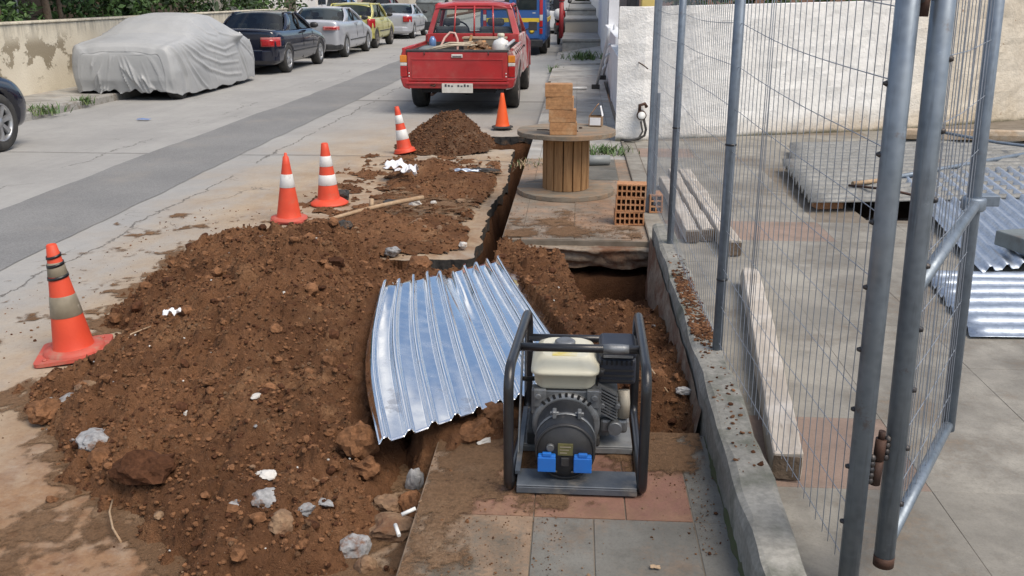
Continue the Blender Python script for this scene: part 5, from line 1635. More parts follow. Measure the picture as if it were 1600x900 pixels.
t = stick('steel_pipe', 'thin grey steel pipe lying across the corrugated sheets', 'pipe', [(2.35, 7.0, .262), (3.0, 7.5, .268), (4.6, 8.75, .27)], .017, 'galv_thin')
t = stick('tool_handle', 'yellowish wooden tool handle resting on the old corrugated sheet', 'tool', [(2.02, 6.78, .262), (2.28, 6.92, .264)], .016, 'handle')
t = stick('iron_bar', 'thin dark iron bar at the edge of the old corrugated sheet', 'bar', [(1.98, 6.74, .256), (2.22, 6.62, .255), (2.36, 6.42, .25)], .009, 'rusty')
beam('thick sawn plank lying on the back sheets below the stained wall', (3.05, 9.15, .25), (5.2, 9.05, .25), .12, .09, 'sawn_plank', 'plank', None)
t = stick('conduit', 'curved grey conduit crossing the back sheets', 'pipe', [(3.3, 9.0, .36), (3.8, 8.6, .30), (4.5, 8.0, .28), (5.2, 7.6, .27)], .014, 'galv_thin')

# ================================================================== FENCE
def fence():
    t = thing('mesh_fence', 'welded wire mesh fence on galvanised tube posts along the low wall', 'fence', (.55, 4.2, .32))
    off = t.location.copy()
    A = [(.516, 6.31), (.534, 4.98), (.565, 3.38), (.698, 2.02)]
    ztop = 2.15
    m = MB(); m.box(.495, .540, 6.285, 6.335, .14, ztop); m.obj('end_post', M['galv_thin'], t, off=off, bevel=.004)
    m = MB(); m.box(.541, .556, 6.27, 6.30, .14, .95); m.obj('stiffener', M['galv'], t, off=off)
    for (x, y), ln in ((A[1], .0), (A[2], -.010)):
        m = MB(); m.tube([(x, y, .22), (x + ln, y, ztop)], .0188, 14); m.obj('post', M['galv_thin'], t, off=off)
    def zb(y): return .290 if y > 3.38 else .290 - (3.38 - y) * .06
    def panel(a, b, lean0, lean1, n, name='wire_mesh', zstart=None):
        wires = MB()
        d = Vector((b[0] - a[0], b[1] - a[1], 0)); L = d.length
        for k in range(1, n):
            s = k / n
            x = a[0] + d.x * s; y = a[1] + d.y * s
            j = random.uniform(-.004, .004); ln = lean0 + (lean1 - lean0) * s
            pts = []
            z0 = zb(y) - random.uniform(0, .02)
            for q in range(6):
                z = z0 + (ztop - z0) * q / 5
                w = float(fbm(s * L * 1.1, z * .9, 2)) * .007
                pts.append((x + ln * (z - .3) + w, y + j, z))
            wires.tube(pts, .0012, 4, caps=False)
        for k in range(13):
            pts = []
            for q in range(13):
                s = q / 12; x = a[0] + d.x * s; y = a[1] + d.y * s
                z = zb(y) + .01 + k * .148 - .008 * math.sin(PI * s) * (k % 3); ln = lean0 + (lean1 - lean0) * s
                w = float(fbm(s * L * 1.1, z * .9, 2)) * .007
                pts.append((x + ln * (z - .3) + w + .002, y, z))
            wires.tube(pts, .0013, 4, caps=False)
        o = wires.obj(name, M['wire'], t, off=off); tag(o, kind='stuff')
    panel(A[0], A[1], 0, .0, 27); panel(A[1], A[2], .0, -.006, 32); panel(A[2], A[3], -.006, -.02, 28)
    # mesh splice: a few wires side by side
    sp_ = MB()
    for k in range(3): sp_.tube([(.600 + k * .0035, 3.02 - k * .014, .33), (.598 + k * .0035, 3.02 - k * .014, 1.2), (.594 + k * .0035, 3.02 - k * .014, ztop)], .0014, 5)
    sp_.obj('mesh_splice', M['wire'], t, off=off)
    for (x, y, z) in ((.565, 3.38, 1.06), (.568, 3.38, .55), (.538, 4.98, .9)):
        mm = MB(); mm.lathe([(.0195, -.004), (.0215, -.002), (.0215, .002), (.0195, .004)], 12, M=Matrix.Translation((x - .004, y, z)), caps=False); mm.obj('wire_tie', M['black_tape'], t, off=off)
    # gate post
    m = MB(); m.tube([(.702, 2.02, .10), (.660, 2.025, 2.15)], .0245, 18); gp = m.obj('gate_post', M['galv'], t, off=off)
    for (z, s) in ((.50, .030), (1.60, .034)):
        f = (z - .1) / 2.05; px, py = .702 - .042 * f, 2.02 + .005 * f
        for q in range(5):
            mm = MB(); mm.lathe([(.0, -.010), (.007, -.006), (.009, 0), (.007, .006), (0, .010)], 8, M=Matrix.Translation((px + .025, py - .006, z + (q - 2) * .015))); mm.obj('weld_bead', M['weld'], gp, off=off)
    for z in (.35, .5, .65, .8, .95, 1.1, 1.25, 1.4):
        f = (z - .1) / 2.05; mm = MB(); mm.lathe([(0, -.007), (.008, -.003), (.008, .003), (0, .007)], 7, M=Matrix.Translation((.702 - .042 * f - .024, 2.02 + .005 * f + .006, z))); mm.obj('weld_spot', M['weld'], gp, off=off)
fence()

def gate():
    t = thing('mesh_gate', 'open gate leaf of galvanised tubes and wire mesh with a diagonal brace', 'gate', (.80, 2.0, .2))
    off = t.location.copy()
    a0, a1 = Vector((.788, 2.04, .235)), Vector((.735, 2.05, 2.15))
    b0, b1 = Vector((1.180, 2.70, .30)), Vector((1.112, 2.71, 2.15))
    m = MB(); m.tube([a0, a1], .0245, 18); hs = m.obj('hinge_stile', M['galv'], t, off=off)
    m = MB(); m.tube([a0 - Vector((0, 0, .012)), a0 + Vector((-.0004, .0001, .016))], .0252, 18); m.obj('rusty_foot', M['rusty'], hs, off=off)
    m = MB(); m.tube([b0 - Vector((0, 0, .02)), b1], .0205, 16); m.obj('latch_stile', M['galv_thin'], t, off=off)
    lerp = lambda p, q, s: p.lerp(q, s)
    m = MB(); m.tube([lerp(a0, a1, .025) + Vector((.02, .03, 0)), lerp(b0, b1, .0)], .0165, 14); m.obj('bottom_rail', M['galv'], t, off=off)
    at = lambda p0, p1, z: p0.lerp(p1, (z - p0.z) / (p1.z - p0.z))
    m = MB(); m.tube([at(a0, a1, .93) + Vector((.02, .035, 0)), at(b0, b1, 1.0) + Vector((0, -.01, 0))], .0165, 14); m.obj('brace', M['galv'], t, off=off)
    m = MB(); m.lathe([(.030, -.02), (.034, -.014), (.034, .014), (.030, .02)], 14, M=Matrix.Translation(at(b0, b1, 1.0))); m.box(-.012, .05, -.02, .02, -.016, .016, M=Matrix.Translation(at(b0, b1, 1.01) + Vector((.02, .01, 0)))); m.obj('clamp', M['galv_thin'], t, off=off, bevel=.003)
    # hinge on the post side
    for z in (.52, 1.60):
        p = at(a0, a1, z); h = MB()
        h.tube([p + Vector((-.044, -.014, -.065)), p + Vector((-.043, -.014, -.002))], .013, 12); h.tube([p + Vector((-.043, -.014, .001)), p + Vector((-.042, -.014, .055))], .013, 12)
        h.tube([p + Vector((-.042, -.014, .055)), p + Vector((-.042, -.014, .075))], .008, 10)
        o = h.obj('hinge', M['rusty'], t, off=off)
        for q in range(4):
            mm = MB(); mm.lathe([(.0, -.010), (.007, -.006), (.009, 0), (.007, .006), (0, .010)], 8, M=Matrix.Translation(p + Vector((-.026, -.012, (q - 1.5) * .016 + (.03 if z < 1 else 0))))); mm.obj('weld_bead', M['weld'], o, off=off)
    wires = MB()
    n = 20
    for k in range(1, n):
        s = k / n; j = random.uniform(-.004, .004)
        p = lerp(at(a0, a1, .26), at(b0, b1, .26), s); q = lerp(at(a0, a1, 2.1), at(b0, b1, 2.1), s)
        wires.tube([p + Vector((j, 0, .03)), p.lerp(q, .5) + Vector((float(fbm(s * 5, 3, 2)) * .012, 0, 0)), q], .0012, 4, caps=False)
    for k in range(12):
        z = .40 + k * .15; p = at(a0, a1, z); q = at(b0, b1, z + .01)
        wires.tube([p, p.lerp(q, .5) + Vector((0, 0, -.008)), q], .0013, 4, caps=False)
    tag(wires.obj('wire_mesh', M['wire'], t, off=off), kind='stuff')
    for k in range(8):
        z = .40 + k * .15; p = at(a0, a1, z); mm = MB(); mm.lathe([(0, -.008), (.009, -.004), (.009, .004), (0, .008)], 7, M=Matrix.Translation(p + Vector((.022, -.008, 0)))); mm.obj('weld_spot', M['weld'], hs, off=off)
gate()

# ================================================================== SMALL THINGS
# pick handle lying on the spoil
def pick():
    p, q = Vector((-1.72, 6.22, .065)), Vector((-1.13, 6.72, .125))
    t = thing('pick_handle', 'long wooden pick handle lying on the spoil behind the big heap', 'tool', p)
    m = MB(); k = 10
    m.tube([p.lerp(q, s / k) - p + Vector((0, 0, .012 * math.sin(s / k * PI))) for s in range(k + 1)], [.014 + .004 * (s / k) for s in range(k + 1)], 10); m.obj('handle', M['handle'], t)
    m = MB(); m.tube([Vector((.25, .26, .03)), Vector((.245, .30, .085))], .017, 8); m.obj('peg', M['handle'], t)
pick()
# white rag
def rag(name, label, loc, r, seed, mt='paper', sq=(1.3, .8, .5)):
    t = thing(name, label, 'litter', loc); m = MB()
    def f(u, v):
        x = (u - .5) * 2; y = (v - .5) * 2
        return (x * r * sq[0] * (1 + .25 * float(fbm(v * 3 + seed, u * 2, 3))), y * r * sq[1] * (1 + .25 * float(fbm(u * 3 + seed, v * 2 + 9, 3))), r * sq[2] * (.6 + .8 * float(fbm(u * 2.2 + seed, v * 2.2, 2))) * (1 - .5 * (x * x + y * y) * .5) + r * .2)
    m.grid(f, 22, 18); o = m.obj('sheet', M[mt], t); md = o.modifiers.new('t', 'SOLIDIFY'); md.thickness = .002
    return t
rag('crumpled_paper', 'larger crumpled white paper lying on the far spoil', (-1.58, 8.02, .075), .09, 3, sq=(1.1, .9, .9))
rag('crumpled_paper', 'crumpled white paper hanging down the front of the far spoil', (-1.42, 7.78, .09), .075, 8, sq=(.9, .8, 1.1))
rag('crumpled_paper', 'thin strip of white paper joining the two crumpled pieces', (-1.50, 7.92, .08), .06, 12, sq=(1.2, .35, .6))
rag('paper_scrap', 'small white paper scrap on the left slope of the big heap', (-1.70, 3.60, zat(-1.70, 3.60) + .01), .034, 15, sq=(.8, 1.0, .9))
rag('paper_scrap', 'grey tin scrap sticking out of the spoil by the trench', (-.95, 7.95, .08), .07, 31, 'sheet_dull', (1.6, .35, .5))
rag('blue_wrapper', 'small blue plastic wrapper lying on the road by the covered car', (-5.62, 11.75, .006), .07, 21, 'blue_litter', (1.2, .6, .15))
rag('blue_scrap', 'tiny blue plastic scrap on the pavement at the front', (.125, 2.07, .126), .009, 22, 'blue_litter', (1.4, .5, .3))
rag('dead_leaf', 'small pale dead leaf lying on the front pavement slab', (.235, 2.13, .126), .011, 24, 'handle', (1.2, .6, .3))
for k, (x, y, a, lb) in enumerate(((-.47, 2.37, .5, 'white plastic stub lying by the pavement edge, farther of two'), (-.485, 2.27, 2.0, 'white plastic stub lying by the pavement edge, nearer of two'))):
    t = thing('plastic_stub', lb, 'litter', (x, y, .085)); m = MB(); m.tube([(-.022 * math.cos(a), -.022 * math.sin(a), .03), (.022 * math.cos(a), .022 * math.sin(a), .04)], .006, 8); m.obj('tube', M['white_plastic'], t)
# dry stalks
for lb, pts in (('thin dry stalk lying on the trodden soil at the front left', [(-1.46, 2.52, .03), (-1.43, 2.44, .035), (-1.38, 2.36, .03), (-1.32, 2.29, .03)]), ('curved dry root lying on the road at the front left corner', [(-1.77, 2.40, .012), (-1.79, 2.36, .014), (-1.76, 2.31, .012), (-1.70, 2.28, .01)]),
                ('thin root sticking out of the left slope of the heap', [(-1.86, 3.42, zat(-1.86, 3.42)), (-1.84, 3.50, zat(-1.84, 3.5) + .05), (-1.80, 3.60, zat(-1.8, 3.6) + .02)]), ('forked dry root on the soil between generator and low wall', [(.27, 3.42, zat(.27, 3.42) + .01), (.31, 3.32, zat(.31, 3.32) + .025), (.37, 3.24, zat(.37, 3.24) + .012)])):
    t = thing('dry_root', lb, 'root', pts[0]); m = MB(); m.tube([Vector(p) - Vector(pts[0]) for p in pts], .0035, 5); m.obj('stem', M['handle'], t)
# grey pvc pipe stub behind the drum
t = thing('pipe_stub', 'short grey plastic pipe lying on the pavement behind the drum', 'pipe', (.12, 8.2, .165)); m = MB()
m.lathe([(.040, 0), (.045, .002), (.045, .24), (.040, .242), (.039, .22), (.037, .02)], 16, M=TM((-.05, -.02, 0), (0, R(90), R(12)))); m.obj('tube', M['pvc'], t)
# meter and hoses on the wall end
t = thing('water_meter', 'round white faced meter fixed to the foot of the stucco pillar', 'meter', (.665, 9.56, .40))
m = MB(); m.lathe([(.0, -.05), (.042, -.05), (.05, -.042), (.05, -.0)], 18, M=TM((0, 0, 0), (R(90), 0, 0)) @ Matrix.Scale(-1, 4, (0, 0, 1))); m.obj('housing', M['rusty'], t)
m = MB(); m.lathe([(.0, .056), (.036, .055), (.042, .046)], 18, M=TM((0, 0, 0), (R(90), 0, 0))); m.obj('dial', M['white_plastic'], t)
m = MB(); m.tube([(-.02, 0, .03), (-.02, -.01, .10), (.03, -.01, .115), (.05, .0, .08)], .018, 8); m.obj('valve', M['rusty'], t)
t = thing('black_hose', 'black hose hanging from the meter and curling on the ground', 'hose', (.66, 9.5, .14))
m = MB(); m.tube([(.03, .03, .22), (.055, .02, .12), (.04, .0, .06), (-.03, -.03, .025), (-.12, -.06, .02), (-.2, -.04, .02)], .013, 8); m.tube([(.0, .03, .20), (.02, .0, .10), (-.02, -.04, .04), (-.1, -.09, .02), (-.17, -.1, .018)], .010, 8); m.obj('tube', M['black_rubber'], t)
t = stick('bent_wire', 'bent rusty wire sticking out of the white stucco pillar', 'wire', [(.62, 9.6, .92), (.66, 9.45, .90), (.70, 9.42, .87)], .006, 'rusty')
# aluminium ladder leaning on the low white wall
def ladder():
    t = thing('ladder', 'aluminium ladder with black rubber feet leaning against the low white wall', 'ladder', (.35, 14.6, .12))
    for k, dy in enumerate((0, .0)):
        pass
    for (fx, fy) in ((-.03, .55), (.12, 2.3)):
        m = MB(); m.tube([(fx, fy, .05), (fx + .16 - .02, fy - .3, .75), (fx + .2 - .04, fy - .38, .95)], .022, 8); m.obj('rail', M['aluminium'], t)
        m = MB(); m.box(fx - .08, fx + .05, fy - .05, fy + .05, 0, .07); m.obj('rubber_foot', M['black_rubber'], t, bevel=.01)
    for s in (.3, .6, .85):
        m = MB(); m.tube([(-.03 + .14 * s, .55 - .3 * s, .05 + .7 * s), (.12 + .14 * s, 2.3 - .3 * s, .05 + .7 * s)], .016, 8); m.obj('rung', M['aluminium'], t)
ladder()
t = thing('white_tube', 'short white plastic tube lying on the pavement behind the brick stack', 'pipe', (.0, 14.9, .15)); m = MB(); m.tube([(-.12, 0, 0), (.16, .04, 0)], .025, 10); m.obj('tube', M['white_plastic'], t)

# ================================================================== VEHICLES
def wheel(parent, x, y, r, w, side, rim='rim', spokes=5, name='wheel'):
    """side: +1 outer face to +x."""
    Mx = Matrix.Translation((x, y, r)) @ Matrix.Rotation(R(90) * side, 4, 'Y')
    m = MB()
    m.lathe([(r * .62, -w / 2), (r * .93, -w / 2), (r, -w / 2 + .03), (r, w / 2 - .03), (r * .93, w / 2), (r * .66, w / 2 - .004), (r * .62, w / 2 - .02)], 28, M=Mx, caps=False)
    m.lathe([(.0, -w / 2 + .01), (r * .63, -w / 2 + .01)], 20, M=Mx, caps=False)
    o = m.obj(name, M['black_rubber'], parent)
    m = MB()
    m.lathe([(r * .655, w / 2 - .006), (r * .64, w / 2 - .0), (r * .60, w / 2 - .008), (r * .58, w / 2 - .05)], 28, M=Mx, caps=False)
    m.lathe([(.0, w / 2 - .012), (r * .16, w / 2 - .014), (r * .18, w / 2 - .04)], 16, M=Mx, caps=False)
    for k in range(spokes):
        a = 2 * PI * k / spokes
        q = Mx @ Matrix.Rotation(a, 4, 'Z')
        m.hexa([q @ Vector(p) for p in ((r * .12, -r * .075, w / 2 - .045), (r * .62, -r * .10, w / 2 - .045), (r * .62, r * .10, w / 2 - .045), (r * .12, r * .075, w / 2 - .045))],
               [q @ Vector(p) for p in ((r * .12, -r * .06, w / 2 - .016), (r * .62, -r * .085, w / 2 - .010), (r * .62, r * .085, w / 2 - .010), (r * .12, r * .06, w / 2 - .016))])
    m.obj('rim', M[rim], o)
    m = MB(); m.lathe([(.0, w / 2 - .052), (r * .62, w / 2 - .052)], 24, M=Mx, caps=False); m.obj('wheel_shade_disc', M['dark_void'], o)  # near-black disc behind the spokes: shade inside the wheel put in as colour
    return o

def car(name, label, loc, paint, W, roh, wb, foh, zt, zbelt, zh, zr, cab, wr=.29, zb=.17, group='cars parked along the left kerb', rz=0, lights=None, plate=None, bumper=None, rim='rim', spokes=5, roof_w=.72, light_mat='red_lens', extra=None, mirror='black_plastic', plate_label=True, line=True):
    t = thing(name, label, 'car', loc, rz=rz, group=group)
    y0, y1 = -roh, wb + foh
    hw = W / 2
    rb, rtp, ftp, fb = cab
    def ztop(y):
        P = [(y0, zt - .03), (y0 + .12, zt), (rb, zbelt), (fb, zbelt - .01), (fb + .25, zh + .03), (y1 - .25, zh - .06), (y1, zh - .22)]
        for a, b in zip(P, P[1:]):
            if y <= b[0]:
                s = max(0, (y - a[0]) / (b[0] - a[0])); return a[1] + (b[1] - a[1]) * s
        return P[-1][1]
    ys = [y0, y0 + .03, y0 + .10, y0 + .3, -.1, rb, .3, .8, 1.3, wb - .6, fb, wb, wb + .25, y1 - .2, y1 - .06, y1]
    ys = sorted(set(ys))
    V = []; n = 0
    for y in ys:
        e = min((y - y0), (y1 - y))
        f = .86 if e <= 0 else (.93 if e < .04 else (.965 if e < .15 else 1.))
        w = hw * f
        z1 = ztop(y); zbb = zb + (.10 if e <= 0 else (.05 if e < .04 else 0))
        if e <= 0: z1 -= .05
        prof = [(0, zbb), (.80, zbb), (.955, zbb + .05), (.99, zbb + .2), (1., (zbb + z1) / 2 + .05), (.975, z1 - .12), (.93, z1 - .035), (.80, z1 - .003), (0, z1 + .02)]
        ring = [(p[0] * w, y, p[1]) for p in prof] + [(-p[0] * w, y, p[1]) for p in prof[-2:0:-1]]
        V += ring; n = len(ring)
    F = [(i * n + j, i * n + (j + 1) % n, (i + 1) * n + (j + 1) % n, (i + 1) * n + j) for i in range(len(ys) - 1) for j in range(n)]
    F += [tuple(range(n))[::-1], tuple((len(ys) - 1) * n + j for j in range(n))]
    m = MB(); m.add(V, F, 0, True)
    body = m.obj('body', M[paint], t, sub=2)
    # wheel arches
    for yy in (0, wb):
        c = MB(); c.lathe([(wr * 1.16, -hw - .3), (wr * 1.16, hw + .3)], 28, M=Matrix.Translation((0, yy, wr)) @ Matrix.Rotation(R(90), 4, 'Y'))
        me_o = c.obj('arch_cutter', M['dark_void'], t)
        md = body.modifiers.new('arch', 'BOOLEAN'); md.object = me_o; md.operation = 'DIFFERENCE'; md.solver = 'EXACT'
        cutters.append(me_o)
    for yy in (0, wb):
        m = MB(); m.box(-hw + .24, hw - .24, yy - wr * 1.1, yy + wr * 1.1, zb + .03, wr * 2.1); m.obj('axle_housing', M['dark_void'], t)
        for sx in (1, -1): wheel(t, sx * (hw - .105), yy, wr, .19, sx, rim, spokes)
    # greenhouse: pillars, roof, panes
    wb_ = hw * .90; wt = hw * roof_w
    zb2 = zbelt - .03
    B = {'rl': (-wb_ * .93, rb, zb2), 'rr': (wb_ * .93, rb, zb2), 'fl': (-wb_ * .95, fb, zb2), 'fr': (wb_ * .95, fb, zb2)}
    T = {'rl': (-wt * .95, rtp, zr - .05), 'rr': (wt * .95, rtp, zr - .05), 'fl': (-wt * .95, ftp, zr - .06), 'fr': (wt * .95, ftp, zr - .06)}
    m = MB()
    def rf(u, v):
        x = (u - .5) * 2; y = rtp - .07 + (ftp + .07 - (rtp - .07)) * v
        e = abs(v - .5) * 2
        return (x * wt * (1.0 - .07 * max(0, e - .6)), y, zr - .058 * abs(x) ** 3 - .06 * e ** 3)
    m.grid(rf, 14, 14)
    ro = m.obj('roof', M[paint], t); md = ro.modifiers.new('t', 'SOLIDIFY'); md.thickness = .035; md.offset = -1
    def mid(k, s):
        a = Vector(B[k]); b = Vector(T[k]); p = a.lerp(b, s)
        sg = 1 if k[1] == 'r' else -1
        p.x += sg * .035 * math.sin(PI * s); return p
    for k in ('fl', 'fr'):
        m = MB(); m.tube([mid(k, q) for q in (-.08, .2, .5, .8, 1.0)], [.05, .04, .034, .034, .04], 8); m.obj('pillar', M[paint], t)
    for sg in (-1, 1):                                   # broad rear pillar: a curved plate from the lid to the roof
        k = 'rr' if sg > 0 else 'rl'
        m = MB()
        wlo, whi = (.34, .16) if rtp - rb > .3 else (.16, .12)
        def cp(u, v):
            p = mid(k, v * 1.04 - .06)
            q = Vector((p.x + sg * (.025 + .01 * math.sin(PI * v)), p.y + (wlo + (whi - wlo) * v), p.z + .0))
            c = p + Vector((sg * .03, .02, 0))
            return p.lerp(c, min(1, u * 3)).lerp(q, max(0, (u - .3) / .7)) if u < 1 else q
        m.grid(cp, 8, 10); o_ = m.obj('pillar', M[paint], t); md = o_.modifiers.new('t', 'SOLIDIFY'); md.thickness = .03; md.offset = 0
        yb = (rb + fb) / 2 + .10
        m = MB(); m.tube([(sg * wb_ * .985, yb - .05, zb2), (sg * (wb_ * .55 + wt * .47), yb - .01, (zb2 + zr) / 2), (sg * wt * .97, yb + .02, zr - .055)], .026, 6); m.obj('pillar', M['black_plastic'], t)
        m = MB(); m.tube([(sg * wt * .96, rtp - .01, zr - .06), (sg * wt * .985, (rtp + ftp) / 2, zr - .055), (sg * wt * .96, ftp + .01, zr - .066)], .032, 8); m.obj('roof_rail', M[paint], t)
    def pane(nm, a, b, c, d, bul):
        a, b, c, d = map(Vector, (a, b, c, d)); mm = MB()
        mm.grid(lambda u, v: a.lerp(b, u).lerp(d.lerp(c, u), v) + Vector(bul) * (4 * u * (1 - u) * 1.0), 8, 5); mm.obj(nm, M['tinted_glass'], t)
    pane('rear_window', B['rl'], B['rr'], T['rr'], T['rl'], (0, -.05, .012))
    pane('windscreen', B['fl'], B['fr'], T['fr'], T['fl'], (0, .06, .0))
    for k, o_ in (('r', 1), ('l', -1)):
        a, b, c, d = B['r' + k], B['f' + k], T['f' + k], T['r' + k]
        pane('side_window', a, b, c, d, (o_ * .02, 0, 0))
    m = MB(); m.box(-wb_ * .88, wb_ * .88, rb + .12, fb - .1, zb2 - .15, zb2 + .01); m.obj('parcel_shelf', M['dark_void'], t)
    for sx in (-.36, .36):
        for (ya, zt_) in ((fb - .95, zr - .16), (max(rb + .25, rtp - .1), zr - .26)):
            m = MB(); m.box(sx * W / 1.6 - .20, sx * W / 1.6 + .20, ya, ya + .12, zb2 - .14, zt_ - .12); m.box(sx * W / 1.6 - .10, sx * W / 1.6 + .10, ya + .02, ya + .10, zt_ - .115, zt_); m.obj('seat', M['seat_fabric'], t, bevel=.03)
    # mirrors
    for sg in (-1, 1):
        m = MB(); m.lathe([(.0, -.09), (.05, -.08), (.065, -.02), (.06, .04), (.03, .09), (0, .1)], 10, M=Matrix.Translation((sg * (hw + .07), fb - .28, zbelt + .03)) @ Matrix.Rotation(R(90), 4, 'Y') @ Matrix.Scale(.7, 4, (0, 1, 0))); m.obj('mirror', M[mirror], t)
    # tail lights wrap round the corners: (x0, x1, z0, z1) for the right side
    for (x0, x1, z0, z1, mt) in (lights or []):
        for sg in (1, -1):
            mm = MB()
            def lf(u, v):
                x = x0 + (x1 - x0) * u; z = z0 + (z1 - z0) * v
                xr = x / hw
                yy = y0 - .012 + .015 * max(0, z - zt + .25)
                if xr > .82: yy += (xr - .82) * hw * 1.25
                xx = min(x, hw * .985)
                return (sg * xx, yy, z)
            mm.grid(lf, 8, 4); o_ = mm.obj('tail_light', M[mt], t); md = o_.modifiers.new('t', 'SOLIDIFY'); md.thickness = .05; md.offset = 0
    if plate:
        px, pz, pw, ph = plate
        mm = MB(); mm.box(px - pw / 2, px + pw / 2, y0 - .022, y0 + .06, pz - ph / 2, pz + ph / 2); o_ = mm.obj('number_plate', M['plate'], t, bevel=.004)
        mm = MB()
        for q in range(7):
            if q == 3: continue
            xx = px - pw * .40 + pw * .80 * q / 6.5; mm.box(xx, xx + pw * .07, y0 - .0235, y0 - .021, pz - ph * .26, pz + ph * .26)
        mm.obj('plate_characters', M['plate_ink'], o_)
    if bumper:
        z0, z1, mt = bumper
        mm = MB(); q = hw * .97
        pts = []
        for (x, y) in ((-q, .0 - wr * 1.3), (-q, y0 + .14), (-q * .93, y0 + .03), (-q * .6, y0 - .03), (q * .6, y0 - .03), (q * .93, y0 + .03), (q, y0 + .14), (q, .0 - wr * 1.3)): pts.append((x, y))
        inner = [(x * .9, y + .06) for x, y in pts]
        mm.prism(pts + inner[::-1], z0, z1); mm.obj('bumper', M[mt], t, bevel=.03, seg=3)
    if line:
        for sg in (-1, 1):
            mm = MB(); mm.box(sg * hw - .012, sg * hw + .012, wr * 1.3, wb - wr * 1.3, zb + .24, zb + .265); mm.obj('rubbing_strip', M['black_plastic'], t)
            for yh in ((rb + fb) / 2 - .12, fb - .95):
                mm = MB(); mm.box(sg * hw * .985 - .014, sg * hw * .985 + .014, yh, yh + .13, zbelt - .115, zbelt - .09); mm.obj('door_handle', M[paint], t, bevel=.005)
    # door shut lines
    for sg in (-1, 1):
        for yh in ((rb + fb) / 2 + .08, fb - .12):
            mm = MB(); mm.tube([(sg * hw * .955, yh - .02, zb + .06), (sg * hw * 1.0, yh, (zb + zbelt) / 2), (sg * hw * .968, yh, zbelt - .10)], .0045, 4); mm.obj('door_seam', M['dark_void'], t)
    return t
cutters = []

# dark blue saloon with red tail lights
t = car('blue_saloon', 'dark blue saloon parked directly ahead of the covered car', (-6.78, 19.5, 0), 'navy', 1.56, .76, 2.46, .66, .905, .88, .80, 1.235, (.02, .50, 1.35, 2.0), wr=.285, lights=[(.44, .80, .56, .70, 'red_lens'), (.44, .80, .70, .74, 'pink_lens')], plate=(0, .66, .42, .10), bumper=(.26, .50, 'navy'), spokes=6)
m = MB(); m.lathe([(.0, 0), (.032, 0), (.036, -.006)], 14, M=Matrix.Translation((0.0, -.765, .815)) @ Matrix.Rotation(R(90), 4, 'X')); o = m.obj('round_badge', M['chrome'], t)
# silver saloon with rounded tail
t = car('silver_saloon', 'silver saloon with rounded tail and oval tail light behind the dark blue one', (-6.76, 24.47, 0), 'silver', 1.58, .76, 2.52, .7, .95, .92, .80, 1.26, (.10, .58, 1.32, 2.05), wr=.285, lights=[(.36, .74, .70, .79, 'pink_lens'), (.42, .68, .72, .77, 'red_lens')], plate=(-.0, .56, .42, .10), bumper=(.22, .36, 'black_plastic'), spokes=7)
m = MB(); m.tube([(0, .62, 1.26), (0, .45, 1.5)], .006, 5); m.obj('aerial', M['black_plastic'], t)
# yellow hatchback
t = car('yellow_hatchback', 'small yellow hatchback between the two silver saloons', (-6.80, 28.64, 0), 'yellow', 1.50, .46, 2.25, .6, .96, .92, .82, 1.33, (-.38, -.12, 1.15, 1.85), wr=.29, zb=.24, lights=[(.55, .74, .60, .86, 'red_lens')], plate=(-.05, .5, .4, .1), bumper=(.30, .44, 'yellow'), roof_w=.80, rim='rim_steel')
# silver saloon farther away
t = car('pale_saloon', 'pale silver saloon with bright bumper, farthest of the row at the left kerb', (-6.80, 34.98, 0), 'silver', 1.62, .70, 2.62, .7, .90, .89, .80, 1.24, (.15, .62, 1.5, 2.2), wr=.29, lights=[(.50, .79, .60, .80, 'red_lens')], plate=(-.38, .70, .46, .14), bumper=(.26, .44, 'silver'), spokes=5)
# cars whose roofs show beyond
t = car('blue_car', 'light blue car, only its roof and rear window showing behind the silver saloon', (-10.0, 38.4, 0.02), 'skyblue', 1.62, .70, 2.5, .7, .98, .95, .82, 1.40, (.0, .45, 1.4, 2.1), lights=[(.5, .78, .62, .8, 'red_lens')], group='cars parked farther up the street')
t = car('maroon_car', 'dark red car, only its roof showing behind the yellow hatchback', (-8.9, 42.0, 0.02), 'maroon', 1.62, .70, 2.5, .7, .98, .95, .82, 1.42, (-.3, .1, 1.4, 2.1), lights=[(.5, .78, .62, .8, 'red_lens')], group='cars parked farther up the street')
t = car('white_car', 'white car far up the street, seen through the windows of the red truck', (-3.6, 44.0, 0), 'white_car', 1.65, .75, 2.55, .75, .92, .9, .8, 1.35, (.1, .6, 1.45, 2.1), lights=[(.5, .8, .6, .8, 'red_lens')], plate=(0, .6, .45, .11), group='cars parked farther up the street')
t = car('white_estate', 'white estate car far beyond the blue van at the right kerb', (-1.35, 40.0, 0), 'white_car', 1.65, .75, 2.55, .75, .95, .92, .8, 1.42, (-.55, -.3, 1.45, 2.1), lights=[(.6, .8, .6, .9, 'red_lens')], plate=(0, .6, .45, .11), group='cars parked farther up the street')
# dark blue car at the left edge of the picture
t = car('dark_blue_car', 'dark blue car cut off by the left picture edge, front wheel showing', (-6.76, 6.88, 0), 'navy', 1.62, .8, 2.40, .60, .9, .9, .82, 1.30, (.1, .6, 1.4, 2.0), wr=.30, spokes=7, lights=[(.5, .79, .6, .8, 'red_lens')], bumper=(.22, .4, 'navy'))

